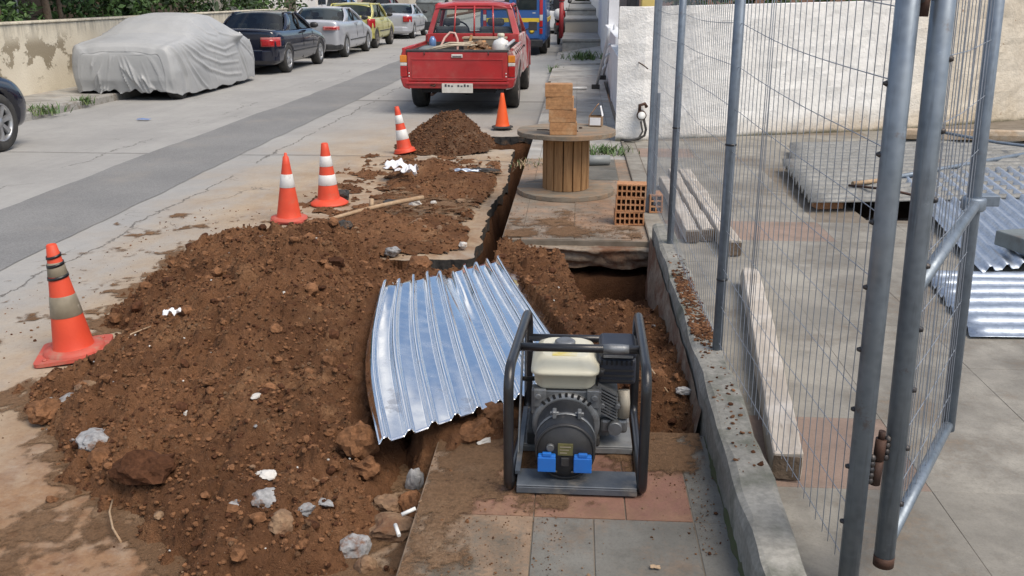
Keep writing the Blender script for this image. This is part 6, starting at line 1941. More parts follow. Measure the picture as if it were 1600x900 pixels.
# ------------------------------------------------------------------ car under a cover
def covered():
    t = thing('covered_car', 'parked car completely wrapped in a loose light grey fabric cover', 'car', (-6.96, 14.3, 0), group='cars parked along the left kerb')
    # stations: y, half width, hem z, shoulder z, roof half width, top z
    S = [(-.30, .66, .13, .68, .48, .74), (-.27, .76, .10, .76, .56, .82), (-.22, .80, .10, .80, .62, .865), (-.10, .835, .07, .83, .66, .895), (.25, .85, .06, .86, .66, .93), (.55, .86, .055, .88, .64, .98), (.85, .865, .05, .89, .60, 1.12), (1.20, .87, .05, .90, .56, 1.235), (1.7, .875, .05, .91, .555, 1.275),
         (2.1, .875, .05, .91, .56, 1.25), (2.45, .87, .05, .90, .60, 1.13), (2.8, .865, .05, .88, .64, .97), (3.05, .86, .055, .83, .64, .86), (3.35, .82, .07, .76, .58, .78), (3.52, .74, .10, .68, .5, .70), (3.58, .62, .2, .56, .42, .58)]
    ysn = np.array([s[0] for s in S]); A = np.array(S)
    def at(y): return [np.interp(y, ysn, A[:, k]) for k in range(1, 6)]
    nv, nu = 300, 240
    V = []
    for j in range(nv + 1):
        y = S[0][0] + (S[-1][0] - S[0][0]) * (j / nv)
        # denser at the ends
        sj = j / nv; y = S[0][0] + (S[-1][0] - S[0][0]) * (.5 - .5 * math.cos(PI * (sj * .8 + .1)) / math.cos(PI * .1)) 
        w, zh, zs, wr_, zt = at(y)
        P = [(-w * .99, zh), (-w * 1.02, (zh + zs) * .5), (-w * .98, zs - .10), (-w * .93, zs), (-(w * .45 + wr_ * .55), zs + (zt - zs) * .45), (-wr_, zt - .05), (-wr_ * .6, zt - .008), (0, zt)]
        P = P + [(-a, b) for a, b in P[-2::-1]]
        L = [0]
        for a, b in zip(P, P[1:]): L.append(L[-1] + math.hypot(b[0] - a[0], b[1] - a[1]))
        L = np.array(L) / L[-1]
        px = np.array([p[0] for p in P]); pz = np.array([p[1] for p in P])
        for i in range(nu + 1):
            u = i / nu
            k = .012
            x = (np.interp(u, L, px) + np.interp(max(0, u - k), L, px) + np.interp(min(1, u + k), L, px)) / 3
            z = (np.interp(u, L, pz) + np.interp(max(0, u - k), L, pz) + np.interp(min(1, u + k), L, pz)) / 3
            side = max(0, 1 - (z - .05) / .8)
            V.append([x, y, z, u, side])
    V = np.array(V).reshape(nv + 1, nu + 1, 5)
    X, Yv, Z, U, Sd = [V[..., k] for k in range(5)]
    # hanging folds: ridges that run down and fan towards the wheels
    ph = Yv * 1.0 + (Z - .5) * .9 * np.sign(X)
    f1 = fbm(ph * 2.6, Z * .9 + np.sign(X) * 7, 3, .5)
    ridge = (1 - np.abs(f1) * 3.2).clip(0, 1)
    f2 = np.sin((Z * 13 - 1.15 * ((Yv - 2.1) ** 2) * 2.2 + fbm(Yv * .9, Z * 1.2, 2) * 2.0)); f2 = np.sign(f2) * np.abs(f2) ** .8 
    lowside = sstep(.92, .6, Z) * sstep(.02, .2, Z)
    amp = .013 * ridge ** 3 * lowside + .007 * f2 * lowside * sstep(.45, .7, np.abs(X)) * (.35 + .65 * sstep(-.3, .3, fbm(Yv * .9, Z * 2, 2)))
    up = (1 - np.abs(fbm(Yv * 3 + X * 2.2, X * 2.4 - Yv, 3)) * 4).clip(0, 1) ** 2 * .010 * sstep(.85, 1.0, Z)
    amp = amp * .45 + up * .5
    # tight creases: swags pulled from the shoulder to the hem and the wheels
    CR = [([(-.18, .84), (-.02, .60), (.12, .35), (.18, .06)], .030, .030), ([(.10, .88), (.42, .62), (.95, .40), (1.75, .24), (2.5, .20)], .022, .024), ([(.22, .86), (.75, .62), (1.5, .45), (2.35, .42)], .020, .022), ([(.05, .86), (.28, .5), (.62, .24), (.9, .08)], .020, .024),
          ([(.65, .98), (1.05, .80), (1.75, .66), (2.3, .72)], .016, .02), ([(.5, .95), (1.0, .70), (1.8, .55), (2.4, .58)], .014, .018), ([(2.42, .80), (2.5, .55), (2.75, .28), (2.9, .07)], .018, .024), ([(2.45, .82), (2.9, .62), (3.3, .42)], .016, .02), ([(1.6, 1.2), (1.75, .95), (2.3, .86)], .014, .018),
          ([(1.0, 1.16), (1.3, .96), (1.6, .90)], .013, .018), ([(.62, 1.0), (.9, .92), (1.2, .78)], .013, .016), ([(1.2, .9), (1.35, .5), (1.4, .1)], .010, .03), ([(3.0, .8), (3.15, .5), (3.2, .1)], .014, .026)]
    for pl_, hh, ww_ in CR:
        dmin = np.full(Yv.shape, 9.)
        fade = np.zeros(Yv.shape)
        P_ = np.array(pl_); tt = np.linspace(0, 1, len(P_)); T2 = np.linspace(0, 1, 40)
        cx_ = np.interp(T2, tt, P_[:, 0]); cz_ = np.interp(T2, tt, P_[:, 1])
        for _ in range(2): 
            cx_[1:-1] = (cx_[:-2] + cx_[1:-1] * 2 + cx_[2:]) / 4; cz_[1:-1] = (cz_[:-2] + cz_[1:-1] * 2 + cz_[2:]) / 4
        for q in range(40):
            d_ = np.hypot(Yv - cx_[q], Z - cz_[q]); m_ = d_ < dmin
            dmin = np.where(m_, d_, dmin); fade = np.where(m_, math.sin(PI * (.08 + .84 * T2[q])) ** .5, fade)
        amp = amp + hh * fade * (np.exp(-(dmin / ww_) ** 2) - .55 * np.exp(-((dmin - ww_ * 2.2) / (ww_ * 1.6)) ** 2))
    # rear face: folds hanging from the lid
    rear = sstep(.0, -.2, Yv)
    r1 = (1 - np.abs(fbm(X * 3.4 + (Z - .4) * .9 * np.sign(X - .1), Z * .6 + 3, 3)) * 2.2).clip(-1, 1)
    Yn = Yv - rear * r1 * .018 * sstep(.85, .55, Z) + rear * .05 * sstep(.35, .1, Z)
    nx = np.sign(X) * sstep(.2, .7, np.abs(X)); nz_ = 1 - np.abs(nx) * .7
    Xn = X + nx * amp; Zn = Z + nz_ * amp * .6
    # mirror pocket on the right
    for sg in (1, -1):
        bmp = np.exp(-((Yn - 2.38) / .16) ** 2 - ((Zn - .86) / .075) ** 2) * (np.sign(X) == sg)
        Xn = Xn + sg * .17 * bmp; Zn = Zn + .02 * bmp
    # hem waves
    hem = sstep(.16, .05, Zn)
    Zn = Zn + hem * (.018 * np.sin(Yv * 9) + .02 * fbm(Yv * 2.4, X * 2, 3))
    Vf = np.stack([Xn, Yn, Zn], -1).reshape(-1, 3)
    I = (np.arange(nv)[:, None] * (nu + 1) + np.arange(nu)[None, :]).ravel()
    F = np.stack([I, I + 1, I + nu + 2, I + nu + 1], 1)
    o = np_mesh('cover', Vf, F, M['cover'], t, smooth=True)
    md = o.modifiers.new('t', 'SOLIDIFY'); md.thickness = .004; md.offset = -1
    # closing panels front and rear: cloth stretched across between the two sides, with hanging folds
    for j, nm in ((0, 'rear_panel'), (nv, 'front_panel')):
        ring = Vf.reshape(nv + 1, nu + 1, 3)[j]
        m = MB(); h = nu // 2; K = 110
        sgn = 1 if j else -1
        def cl(u, v):
            i = int(round(v * h)); a = ring[i]; b = ring[nu - i]
            p = a * (1 - u) + b * u
            zz = p[2]
            f = 1 - 1.3 * abs(float(fbm((u - .5) * 6.5 + (zz - .4) * 1.6 * (1 if u > .45 else -1), zz * .8 + 3, 3))) * 2.2
            e = min(1, u * 6, (1 - u) * 6)
            low = max(0, min(1, (.70 - zz) / .35)); 
            hemw = (.05 * math.sin(u * 23) + .03 * math.sin(u * 51 + 1)) * max(0, (.30 - zz) / .25) * e
            return (p[0], p[1] + sgn * e * (.015 * math.sin(PI * min(1, (1 - v))) + max(-.2, f) ** 3 * .045 * low - .05 * max(0, (.30 - zz) / .3)), zz + (hemw * .8 if zz < .3 else 0))
        m.grid(cl, K, h); m.obj(nm, M['cover'], t)
    for yy in (.06, 2.52):
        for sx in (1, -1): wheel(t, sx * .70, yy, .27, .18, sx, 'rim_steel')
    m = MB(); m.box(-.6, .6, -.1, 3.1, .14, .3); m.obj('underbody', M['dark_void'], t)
covered()

# ------------------------------------------------------------------ red pickup truck
def pickup():
    t = thing('pickup_truck', 'old faded red pickup truck with rubble and tools in its open bed', 'truck', (-1.60, 13.62, 0))
    A = lambda m, n, mt, p=t, **k: m.obj(n, M[mt], p, **k)
    yr, yb1 = -1.02, .86          # tailgate, bulkhead
    hw = .755
    zf, zt = .53, .86
    # bed floor and inner walls
    m = MB(); m.box(-hw + .06, hw - .06, yr + .05, yb1, zf - .03, zf); m.box(-hw + .05, -hw + .075, yr + .05, yb1, zf + .001, zt - .02); m.box(hw - .075, hw - .05, yr + .05, yb1, zf + .001, zt - .02); m.box(-hw + .06, hw - .06, yb1 - .03, yb1 - .002, zf + .001, zt + .02); A(m, 'bed_liner', 'bed_liner')
    # flanks
    for sg in (-1, 1):
        prof = [(hw - .045, zt), (hw - .005, zt - .005), (hw + .012, zt - .05), (hw + .03, zt - .12), (hw + .028, .62), (hw + .015, .50), (hw - .02, .36), (hw - .08, .345), (hw - .085, .36), (hw - .05, .6), (hw - .048, zt - .03)]
        m = MB(); n = len(prof); yl = [yr - .005, yr + .06, -.55, 0, .5, yb1]
        V = []
        for y in yl:
            for (x, z) in prof: V.append((sg * (x - (.02 if y < yr + .03 else 0)), y, z))
        F = [(i * n + j, i * n + (j + 1) % n, (i + 1) * n + (j + 1) % n, (i + 1) * n + j) for i in range(len(yl) - 1) for j in range(n)] + [tuple(range(n)), tuple((len(yl) - 1) * n + j for j in range(n))]
        m.add(V, F, 0, False); o = A(m, 'bed_side', 'worn_side' if sg > 0 else 'red')
        c = MB(); c.lathe([(.375, -.4), (.375, .4)], 28, M=Matrix.Translation((sg * hw, 0, .315)) @ Matrix.Rotation(R(90), 4, 'Y')); co = c.obj('arch_cutter', M['dark_void'], t); cutters.append(co)
        md = o.modifiers.new('arch', 'BOOLEAN'); md.object = co; md.operation = 'DIFFERENCE'; md.solver = 'EXACT'
        m = MB(); m.tube([(sg * (hw - .025), yr + .02, zt + .008), (sg * (hw - .025), yb1, zt + .012)], .022, 8); A(m, 'bed_rail', 'red' if sg < 0 else 'worn_side')
        for q in range(6):
            m = MB(); y = -.8 + q * .3; m.tube([(sg * (hw + .006), y, zt - .03), (sg * (hw + .02), y + .05, zt - .06)], .009, 6); A(m, 'rope_hook', 'bed_liner')
        m = MB(); m.box(sg * hw - .05 * sg - .03, sg * hw - .05 * sg + .03, -.38, .38, .36, .70); A(m, 'inner_arch', 'dark_void')
    # tailgate
    m = MB(); m.box(-.675, .675, yr - .025, yr + .022, .455, .835); tg = A(m, 'tailgate', 'red', bevel=.008)
    m = MB()
    for (a, b, c, d) in ((-.62, .62, .49, .505), (-.62, .62, .735, .75), (-.62, -.605, .506, .734), (.605, .62, .506, .734)): m.box(a, b, yr - .032, yr - .0255, c, d)
    A(m, 'pressed_rib', 'red', tg, bevel=.003, seg=1)
    m = MB(); m.box(-.69, .69, yr - .03, yr + .03, .836, .868); A(m, 'top_rail', 'bed_liner', tg, bevel=.01)
    m = MB(); m.box(-.075, .075, yr - .042, yr - .026, .765, .81); A(m, 'tailgate_handle', 'clear_lens', tg, bevel=.006)
    m = MB(); m.box(-.06, .06, yr - .044, yr - .0425, .772, .786); A(m, 'handle_recess', 'plate_ink', tg)
    for sx in (-.655, .655):
        for z in (.52, .56): 
            m = MB(); m.lathe([(0, 0), (.009, 0), (.011, -.006)], 8, M=Matrix.Translation((sx, yr - .027, z)) @ Matrix.Rotation(R(90), 4, 'X')); A(m, 'tailgate_bolt', 'clear_lens', tg)
    for sx in (-.44, .42):
        m = MB(); m.tube([(sx, yr - .03, .84), (sx, yr - .045, .82), (sx, yr - .03, .80)], .006, 6); A(m, 'hook', 'bed_liner', tg)
    # tail lamps: amber, clear, red
    for sg in (-1, 1):
        for (z0, z1, mt) in ((.70, .795, 'amber_lens'), (.655, .698, 'clear_lens'), (.51, .653, 'red_lens')):
            m = MB(); m.box(min(sg * .682, sg * .775), max(sg * .682, sg * .775), yr - .022, yr + .05, z0, z1); A(m, 'tail_lamp', mt, bevel=.008)
        m = MB(); m.hexa([(sg * .66, yr - .03, .36), (sg * .74, yr - .02, .37), (sg * .76, yr + .16, .37), (sg * .66, yr + .16, .36)], [(sg * .66, yr - .03, .505), (sg * .785, yr - .02, .505), (sg * .79, yr + .16, .505), (sg * .66, yr + .16, .505)]); A(m, 'rear_corner', 'red', bevel=.02)
    # lower valance / bumper with plate
    m = MB(); m.box(-.67, .67, yr - .028, yr + .02, .36, .448); va = A(m, 'rear_valance', 'red', bevel=.01)
    m = MB(); m.box(-.70, .70, yr - .05, yr - .0285, .415, .447); A(m, 'bumper_bar', 'red', bevel=.008)
    m = MB(); m.box(-.21, .21, yr - .062, yr - .051, .305, .43); pl = A(m, 'number_plate', 'plate', bevel=.004)
    m = MB()
    for q in range(8):
        if q == 3: continue
        x = -.17 + q * .043; m.box(x, x + .026, yr - .0635, yr - .0615, .385, .420 - .008 * (q % 3))
    A(m, 'plate_characters', 'plate_ink', pl)
    m = MB(); m.tube([(-.36, yr - .05, .405), (-.30, yr - .075, .395), (-.30, yr - .06, .42)], .012, 8); A(m, 'tow_hook', 'rusty')
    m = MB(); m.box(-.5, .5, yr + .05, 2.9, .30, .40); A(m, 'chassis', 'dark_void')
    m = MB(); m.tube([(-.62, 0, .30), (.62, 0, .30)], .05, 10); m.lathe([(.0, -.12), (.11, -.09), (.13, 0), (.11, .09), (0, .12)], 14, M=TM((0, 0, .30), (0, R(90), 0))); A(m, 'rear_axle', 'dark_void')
    m = MB(); m.tube([(-.36, -.98, .27), (-.36, .6, .30)], .022, 8); A(m, 'exhaust_pipe', 'rusty')
    for sg in (-1, 1):
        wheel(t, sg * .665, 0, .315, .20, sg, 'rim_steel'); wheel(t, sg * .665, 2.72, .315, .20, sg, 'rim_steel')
    # cab: back wall with window opening, roof, pillars, doors
    y0 = .90
    zc, zr = .98, 1.44
    m = MB(); m.hexa([(-.72, y0, .45), (.72, y0, .45), (.72, y0 + .05, .45), (-.72, y0 + .05, .45)], [(-.70, y0, zc + .02), (.70, y0, zc + .02), (.70, y0 + .05, zc + .02), (-.70, y0 + .05, zc + .02)]); A(m, 'cab_back', 'red', bevel=.01)
    # window frame as four bars
    wb0, wt0 = .655, .545
    zl = lambda z: y0 + .03 + (z - zc) * .28
    def bar(m, p, q, w):
        m.tube([p, q], w, 8)
    m = MB()
    for sg in (-1, 1): m.hexa([(sg * .61, zl(zc), zc), (sg * .715, zl(zc) + .02, zc), (sg * .715, zl(zc) + .12, zc), (sg * .61, zl(zc) + .03, zc)], [(sg * .50, zl(1.37), 1.37), (sg * .595, zl(1.37) + .02, 1.37), (sg * .595, zl(1.37) + .12, 1.37), (sg * .50, zl(1.37) + .03, 1.37)])
    m.hexa([(-.60, zl(1.355), 1.355), (.60, zl(1.355), 1.355), (.60, zl(1.355) + .04, 1.355), (-.60, zl(1.355) + .04, 1.355)], [(-.57, zl(1.42), 1.425), (.57, zl(1.42), 1.425), (.57, zl(1.42) + .05, 1.425), (-.57, zl(1.42) + .05, 1.425)])
    A(m, 'rear_window_frame', 'red', bevel=.012)
    m = MB()
    pts = [(-.605, zc + .025), (.605, zc + .025), (.51, 1.352), (-.51, 1.352)]
    for a, b in zip(pts, pts[1:] + pts[:1]): m.tube([(a[0], zl(a[1]) - .004, a[1]), (b[0], zl(b[1]) - .004, b[1])], .012, 6)
    A(m, 'window_seal', 'black_rubber')
    m = MB(); m.add([(p[0], zl(p[1]) + .012, p[1]) for p in pts], [(0, 1, 2, 3)]); A(m, 'rear_window', 'clear_glass')
    for x in (-.29, .02, .32):                        # guard bars behind the window
        m = MB(); m.tube([(x, zl(zc) - .03, zc - .02), (x * .93, zl(1.39) - .025, 1.40)], .013, 8); A(m, 'window_guard_bar', 'red')
    m = MB()
    def rf(u, v):
        x = (u - .5) * 2; y = y0 + .13 + v * .98; e = abs(v - .5) * 2
        return (x * (.585 - .05 * e ** 6), y, 1.475 - .055 * abs(x) ** 4 - .05 * e ** 4)
    m.grid(rf, 14, 12); ro = A(m, 'roof', 'red'); md = ro.modifiers.new('t', 'SOLIDIFY'); md.thickness = .05; md.offset = -1
    m = MB(); m.tube([(-.35, y0 + .35, 1.49), (.45, y0 + .35, 1.49)], .018, 8); m.box(.30, .46, y0 + .33, y0 + .40, 1.475, 1.50); A(m, 'roof_bar', 'clear_lens')
    for sg in (-1, 1):
        m = MB()
        m.tube([(sg * .72, y0 + 1.42, .96), (sg * .565, y0 + 1.08, 1.415)], .028, 8)        # windscreen pillar
        m.tube([(sg * .565, y0 + .16, 1.405), (sg * .58, y0 + .6, 1.42), (sg * .565, y0 + 1.08, 1.41)], .03, 8)
        A(m, 'door_frame', 'red')
        m = MB(); m.hexa([(sg * .70, y0 + .05, .42), (sg * .775, y0 + .05, .42), (sg * .775, y0 + 1.30, .42), (sg * .70, y0 + 1.30, .42)], [(sg * .66, y0 + .05, .985), (sg * .735, y0 + .05, .985), (sg * .735, y0 + 1.40, .985), (sg * .66, y0 + 1.40, .985)]); d = A(m, 'door', 'worn_side' if sg > 0 else 'red', bevel=.015)
        m = MB(); m.box(sg * .775 - .015, sg * .775 + .012, y0 + .15, y0 + .27, .80, .83); A(m, 'door_handle', 'black_plastic', d, bevel=.004)
        m = MB(); m.add([(sg * .70, y0 + .12, .985), (sg * .70, y0 + 1.36, .985), (sg * .60, y0 + 1.05, 1.41), (sg * .61, y0 + .2, 1.41)], [(0, 1, 2, 3)]); A(m, 'side_window', 'clear_glass')
        m = MB(); m.box(sg * .86 - .07, sg * .86 + .07, y0 + 1.20, y0 + 1.26, 1.0, 1.14); m.tube([(sg * .73, y0 + 1.24, 1.0), (sg * .82, y0 + 1.23, 1.05)], .012, 6); A(m, 'mirror', 'black_plastic', bevel=.012)
    m = MB(); m.add([(-.66, y0 + 1.40, .97), (.66, y0 + 1.40, .97), (.57, y0 + 1.09, 1.42), (-.57, y0 + 1.09, 1.42)], [(0, 1, 2, 3)]); A(m, 'windscreen', 'clear_glass')
    # bonnet and wings
    m = MB()
    V = []
    for (y, w, zb_, ztp) in ((y0 + 1.3, .775, .40, .975), (y0 + 1.7, .785, .38, .95), (y0 + 2.3, .775, .38, .90), (y0 + 2.75, .74, .40, .84), (y0 + 2.82, .70, .45, .74)):
        V += [(-w, y, zb_), (-w, y, ztp - .12), (-w * .93, y, ztp - .02), (0, y, ztp + .02), (w * .93, y, ztp - .02), (w, y, ztp - .12), (w, y, zb_)]
    F = [(i * 7 + j, i * 7 + (j + 1) % 7, (i + 1) * 7 + (j + 1) % 7, (i + 1) * 7 + j) for i in range(4) for j in range(7)] + [tuple(range(7))[::-1], tuple(28 + j for j in range(7))]
    m.add(V, F); bo = A(m, 'bonnet', 'red')
    c = MB(); c.lathe([(.37, -1), (.37, 1)], 28, M=Matrix.Translation((0, 2.72, .315)) @ Matrix.Rotation(R(90), 4, 'Y')); co = c.obj('arch_cutter', M['dark_void'], t); cutters.append(co)
    md = bo.modifiers.new('arch', 'BOOLEAN'); md.object = co; md.operation = 'DIFFERENCE'; md.solver = 'EXACT'
    # seats, dash, wheel
    for sx in (-.34, .34):
        m = MB(); m.box(sx - .25, sx + .25, y0 + .10, y0 + .24, .62, 1.10); m.box(sx - .13, sx + .13, y0 + .13, y0 + .22, 1.105, 1.22); A(m, 'seat', 'seat_fabric', bevel=.04)
    m = MB(); m.box(-.66, .66, y0 + 1.02, y0 + 1.34, .72, .95); A(m, 'dashboard', 'seat_fabric', bevel=.03)
    m = MB(); m.tube([(-.34 + .19 * math.cos(a * PI / 8), y0 + .86 + .05 * math.sin(a * PI / 8), .98 + .17 * math.sin(a * PI / 8)) for a in range(16)], .014, 6, closed=True); A(m, 'steering_wheel', 'black_plastic')
    m = MB(); m.box(-.68, .68, y0 + .06, y0 + 1.3, .42, .50); A(m, 'cab_floor', 'dark_void')
pickup()
# load in the bed, each thing on its own
ox, oy = -1.60, 13.62
t = thing('plastic_jug', 'white plastic jug with rounded shoulders standing in the truck bed', 'jug', (ox + .50, oy + .05, .72))
m = MB(); m.lathe([(.0, 0), (.115, 0), (.125, .02), (.125, .16), (.10, .215), (.05, .24), (.042, .25), (.042, .275)], 20); m.obj('body', M['jug'], t)
m = MB(); m.lathe([(.05, .272), (.052, .278), (.05, .31), (.04, .318), (0, .319)], 16); m.obj('cap', M['tank_cream'], t)
t = thing('rubble_pile', 'pile of earth and rubble heaped in the truck bed beside the jug', 'rubble', (ox + .20, oy - .15, .53))
P = rng.normal(size=(700, 3)) * np.array([.17, .22, .0]); P[:, 2] = .40 * np.exp(-(P[:, 0] / .26) ** 2 - (P[:, 1] / .4) ** 2) * rng.uniform(.3, 1, 700) + .02
P[:, 0] = P[:, 0].clip(-.42, .36); P[:, 1] = P[:, 1].clip(-.6, .6)
tag(scatter('rubble', P, rng.uniform(.015, .055, 700), [M['clod'], M['stone_tan'], M['brick_tan'], M['soil_pale']], t, 2), kind='stuff')
t = thing('wooden_crate', 'dark timber crate standing against the cab in the truck bed', 'crate', (ox + .20, oy + .66, .53))
for k in range(4):
    m = MB(); m.box(-.30, .30, -.13, -.115, .01 + k * .10, .10 + k * .10); m.obj('board', M['drum_disc'], t)
m = MB(); m.box(-.30, -.285, -.114, .13, 0, .40); m.box(.285, .30, -.114, .13, 0, .40); m.box(-.30, .30, .115, .13, 0, .40); m.obj('side_panel', M['drum_disc'], t)
m = MB(); m.box(-.32, .34, -.14, .14, .405, .43); m.obj('lid', M['plank'], t)
t = thing('pink_hose', 'loop of pale pink hose standing up in the truck bed', 'hose', (ox - .35, oy - .1, .68))
m = MB(); m.tube([(-.30, -.30, .05), (-.15, -.2, .10), (.0, -.1, .16), (.06, .0, .30), (.13, .05, .37), (.20, .05, .36), (.24, .02, .27), (.24, -.02, .12), (.22, -.05, .02)], .017, 8); m.obj('tube', M['hose_pink'], t)
t = thing('rope_coil', 'heap of pale rope and laths lying in the truck bed behind the tailgate', 'rope', (ox - .16, oy - .52, .80))
m = MB()
for k in range(9):
    y = -.12 + k * .05; a = random.uniform(-.25, .25); m.tube([(-.30 + random.uniform(-.1, .1), y - .1 + a * .3, .0 + random.uniform(0, .05)), (-.02, y, .07 + random.uniform(0, .06)), (.27 + random.uniform(-.1, .1), y + .1 - a * .3, .07 + random.uniform(0, .07))], .012, 6)
m.obj('strand', M['rope'], t)
t = thing('grey_bucket', 'grey tool bag with blue bottle lying at the left of the truck bed', 'bag', (ox - .48, oy - .45, .62))
m = MB(); m.grid(lambda u, v: (.17 * math.cos(2 * PI * u) * math.sin(PI * v) * (1 + .2 * float(fbm(u * 4, v * 3, 2))), .26 * math.sin(2 * PI * u) * math.sin(PI * v), .12 - .12 * math.cos(PI * v) + .03), 20, 12); m.obj('bag', M['bin_grey'], t)
m = MB(); m.lathe([(.0, .2), (.05, .2), (.05, .34), (.02, .39), (.0, .39)], 12, M=Matrix.Translation((.05, .1, 0))); m.obj('bottle', M['skyblue'], t)
t = stick('wooden_stake', 'brown wooden stake standing slanted against the crate in the truck bed', 'stake', [(ox - .02, oy - .05, .60), (ox + .02, oy + .52, .98)], .022, 'drum_slat')
t = stick('steel_rail', 'pale steel rail lying along the right side of the truck bed', 'rail', [(ox + .645, oy - .85, .905), (ox + .66, oy + .45, .92)], .022, 'aluminium')

# ------------------------------------------------------------------ blue van
def van():
    t = thing('blue_van', 'blue delivery van with a yellow stripe parked ahead of the red truck', 'van', (-1.72, 26.3, 0))
    A = lambda m, n, mt, p=t, **k: m.obj(n, M[mt], p, **k)
    hw = .90; y0 = -.95
    S = [(y0, .88, .36, 2.10), (y0 + .05, .96, .32, 2.2), (y0 + .3, 1., .30, 2.25), (2.0, 1., .30, 2.25), (2.6, .98, .30, 2.15), (3.0, .95, .30, 1.45), (3.7, .9, .32, 1.1), (3.8, .82, .4, .9)]
    V = []
    for (y, f, zb, zt) in S:
        w = hw * f
        prof = [(0, zb), (.9, zb), (.99, zb + .1), (1., .9), (.975, min(zt - .1, 1.35)), (.90, zt - .10), (.80, zt - .01), (0, zt)]
        V += [(p * w, y, z) for p, z in prof] + [(-p * w, y, z) for p, z in prof[-2:0:-1]]
    n = 14
    F = [(i * n + j, i * n + (j + 1) % n, (i + 1) * n + (j + 1) % n, (i + 1) * n + j) for i in range(len(S) - 1) for j in range(n)] + [tuple(range(n))[::-1], tuple((len(S) - 1) * n + j for j in range(n))]
    m = MB(); m.add(V, F); b = A(m, 'body', 'van_blue', bevel=.03)
    m = MB(); m.box(-.80, .80, y0 - .055, y0 + .1, .22, .42); A(m, 'rear_bumper', 'black_plastic', bevel=.03)
    for sg in (-1, 1):
        m = MB(); m.box(min(sg * .025, sg * .70), max(sg * .025, sg * .70), y0 - .03, y0 + .02, .44, 1.95); d = A(m, 'rear_door', 'van_blue', bevel=.015)
        m = MB(); m.box(min(sg * .09, sg * .63), max(sg * .09, sg * .63), y0 - .038, y0 - .0305, 1.17, 1.80); A(m, 'rear_window', 'car_glass', d, bevel=.02)
        m = MB(); m.box(min(sg * .03, sg * .697), max(sg * .03, sg * .697), y0 - .036, y0 - .0305, .86, .965); A(m, 'yellow_stripe', 'van_yellow', d)
        for (z0, z1, mt) in ((1.05, 1.75, 'van_red'), (.90, 1.048, 'clear_lens'), (.74, .898, 'red_lens'), (.56, .70, 'red_lens')):
            m = MB(); m.box(min(sg * .705, sg * .79), max(sg * .705, sg * .79), y0 - .028, y0 + .06, z0, z1); A(m, 'tail_lamp', mt, bevel=.012)
        m = MB(); m.box(sg * .06 - .02, sg * .06 + .02, y0 - .05, y0 - .031, .80, .84); A(m, 'door_handle', 'black_plastic', d)
        for yy in (0, 2.9):
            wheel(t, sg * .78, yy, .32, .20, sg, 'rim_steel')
        m = MB(); m.box(sg * hw - .012, sg * hw + .012, y0 + .4, 2.2, .86, .96); A(m, 'side_stripe', 'van_yellow')
        m = MB(); m.box(sg * 1.06 - .09, sg * 1.06 + .09, 2.55, 2.65, 1.15, 1.45); m.tube([(sg * .88, 2.6, 1.25), (sg * 1.0, 2.6, 1.28)], .02, 6); A(m, 'mirror', 'black_plastic', bevel=.03)
    # round emblem and small white marks on the right door
    m = MB(); m.lathe([(0, 0), (.085, 0), (.09, .008)], 24, M=Matrix.Translation((.50, y0 - .031, .64)) @ Matrix.Rotation(R(90), 4, 'X') @ Matrix.Scale(-1, 4, (0, 0, 1))); A(m, 'round_emblem', 'label_olive')
    m = MB(); m.lathe([(0, 0), (.05, 0), (.055, .006)], 18, M=Matrix.Translation((.50, y0 - .039, .64)) @ Matrix.Rotation(R(90), 4, 'X') @ Matrix.Scale(-1, 4, (0, 0, 1))); A(m, 'emblem_centre', 'van_yellow')
    m = MB(); m.box(.52, .60, y0 - .034, y0 - .0305, 1.085, 1.105); m.box(.52, .63, y0 - .034, y0 - .0305, .72, .735); A(m, 'small_lettering', 'white_plastic')
van()

# ------------------------------------------------------------------ dumpster, scooter
def dumpster():
    t = thing('waste_container', 'grey wheeled metal waste container at the left kerb far up the street', 'container', (-7.15, 47.0, .0), rz=R(-4))
    m = MB(); m.hexa([(-.55, -.45, .25), (.55, -.45, .25), (.55, .45, .25), (-.55, .45, .25)], [(-.70, -.55, 1.15), (.70, -.55, 1.15), (.70, .55, 1.15), (-.70, .55, 1.15)]); m.obj('tub', M['bin_grey'], t, bevel=.03)
    m = MB(); m.grid(lambda u, v: ((u - .5) * 1.44, (v - .5) * 1.16, 1.16 + .25 * math.sin(PI * v)), 4, 10); o = m.obj('lid', M['bin_grey'], t); md = o.modifiers.new('t', 'SOLIDIFY'); md.thickness = .03
    for sx in (-1, 1):
        m = MB(); m.tube([(sx * .70, -.2, .95), (sx * .82, 0, .97), (sx * .70, .2, .95)], .025, 8); m.obj('lifting_pin', M['black_iron'], t)
        for sy in (-1, 1): 
            m = MB(); m.lathe([(.10, -.03), (.11, 0), (.10, .03)], 14, M=TM((sx * .45, sy * .35, .11), (0, R(90), 0))); m.obj('castor', M['black_rubber'], t)
    m = MB(); m.box(-.62, .62, -.42, .42, .20, .248); m.obj('undertray', M['black_iron'], t)
dumpster()
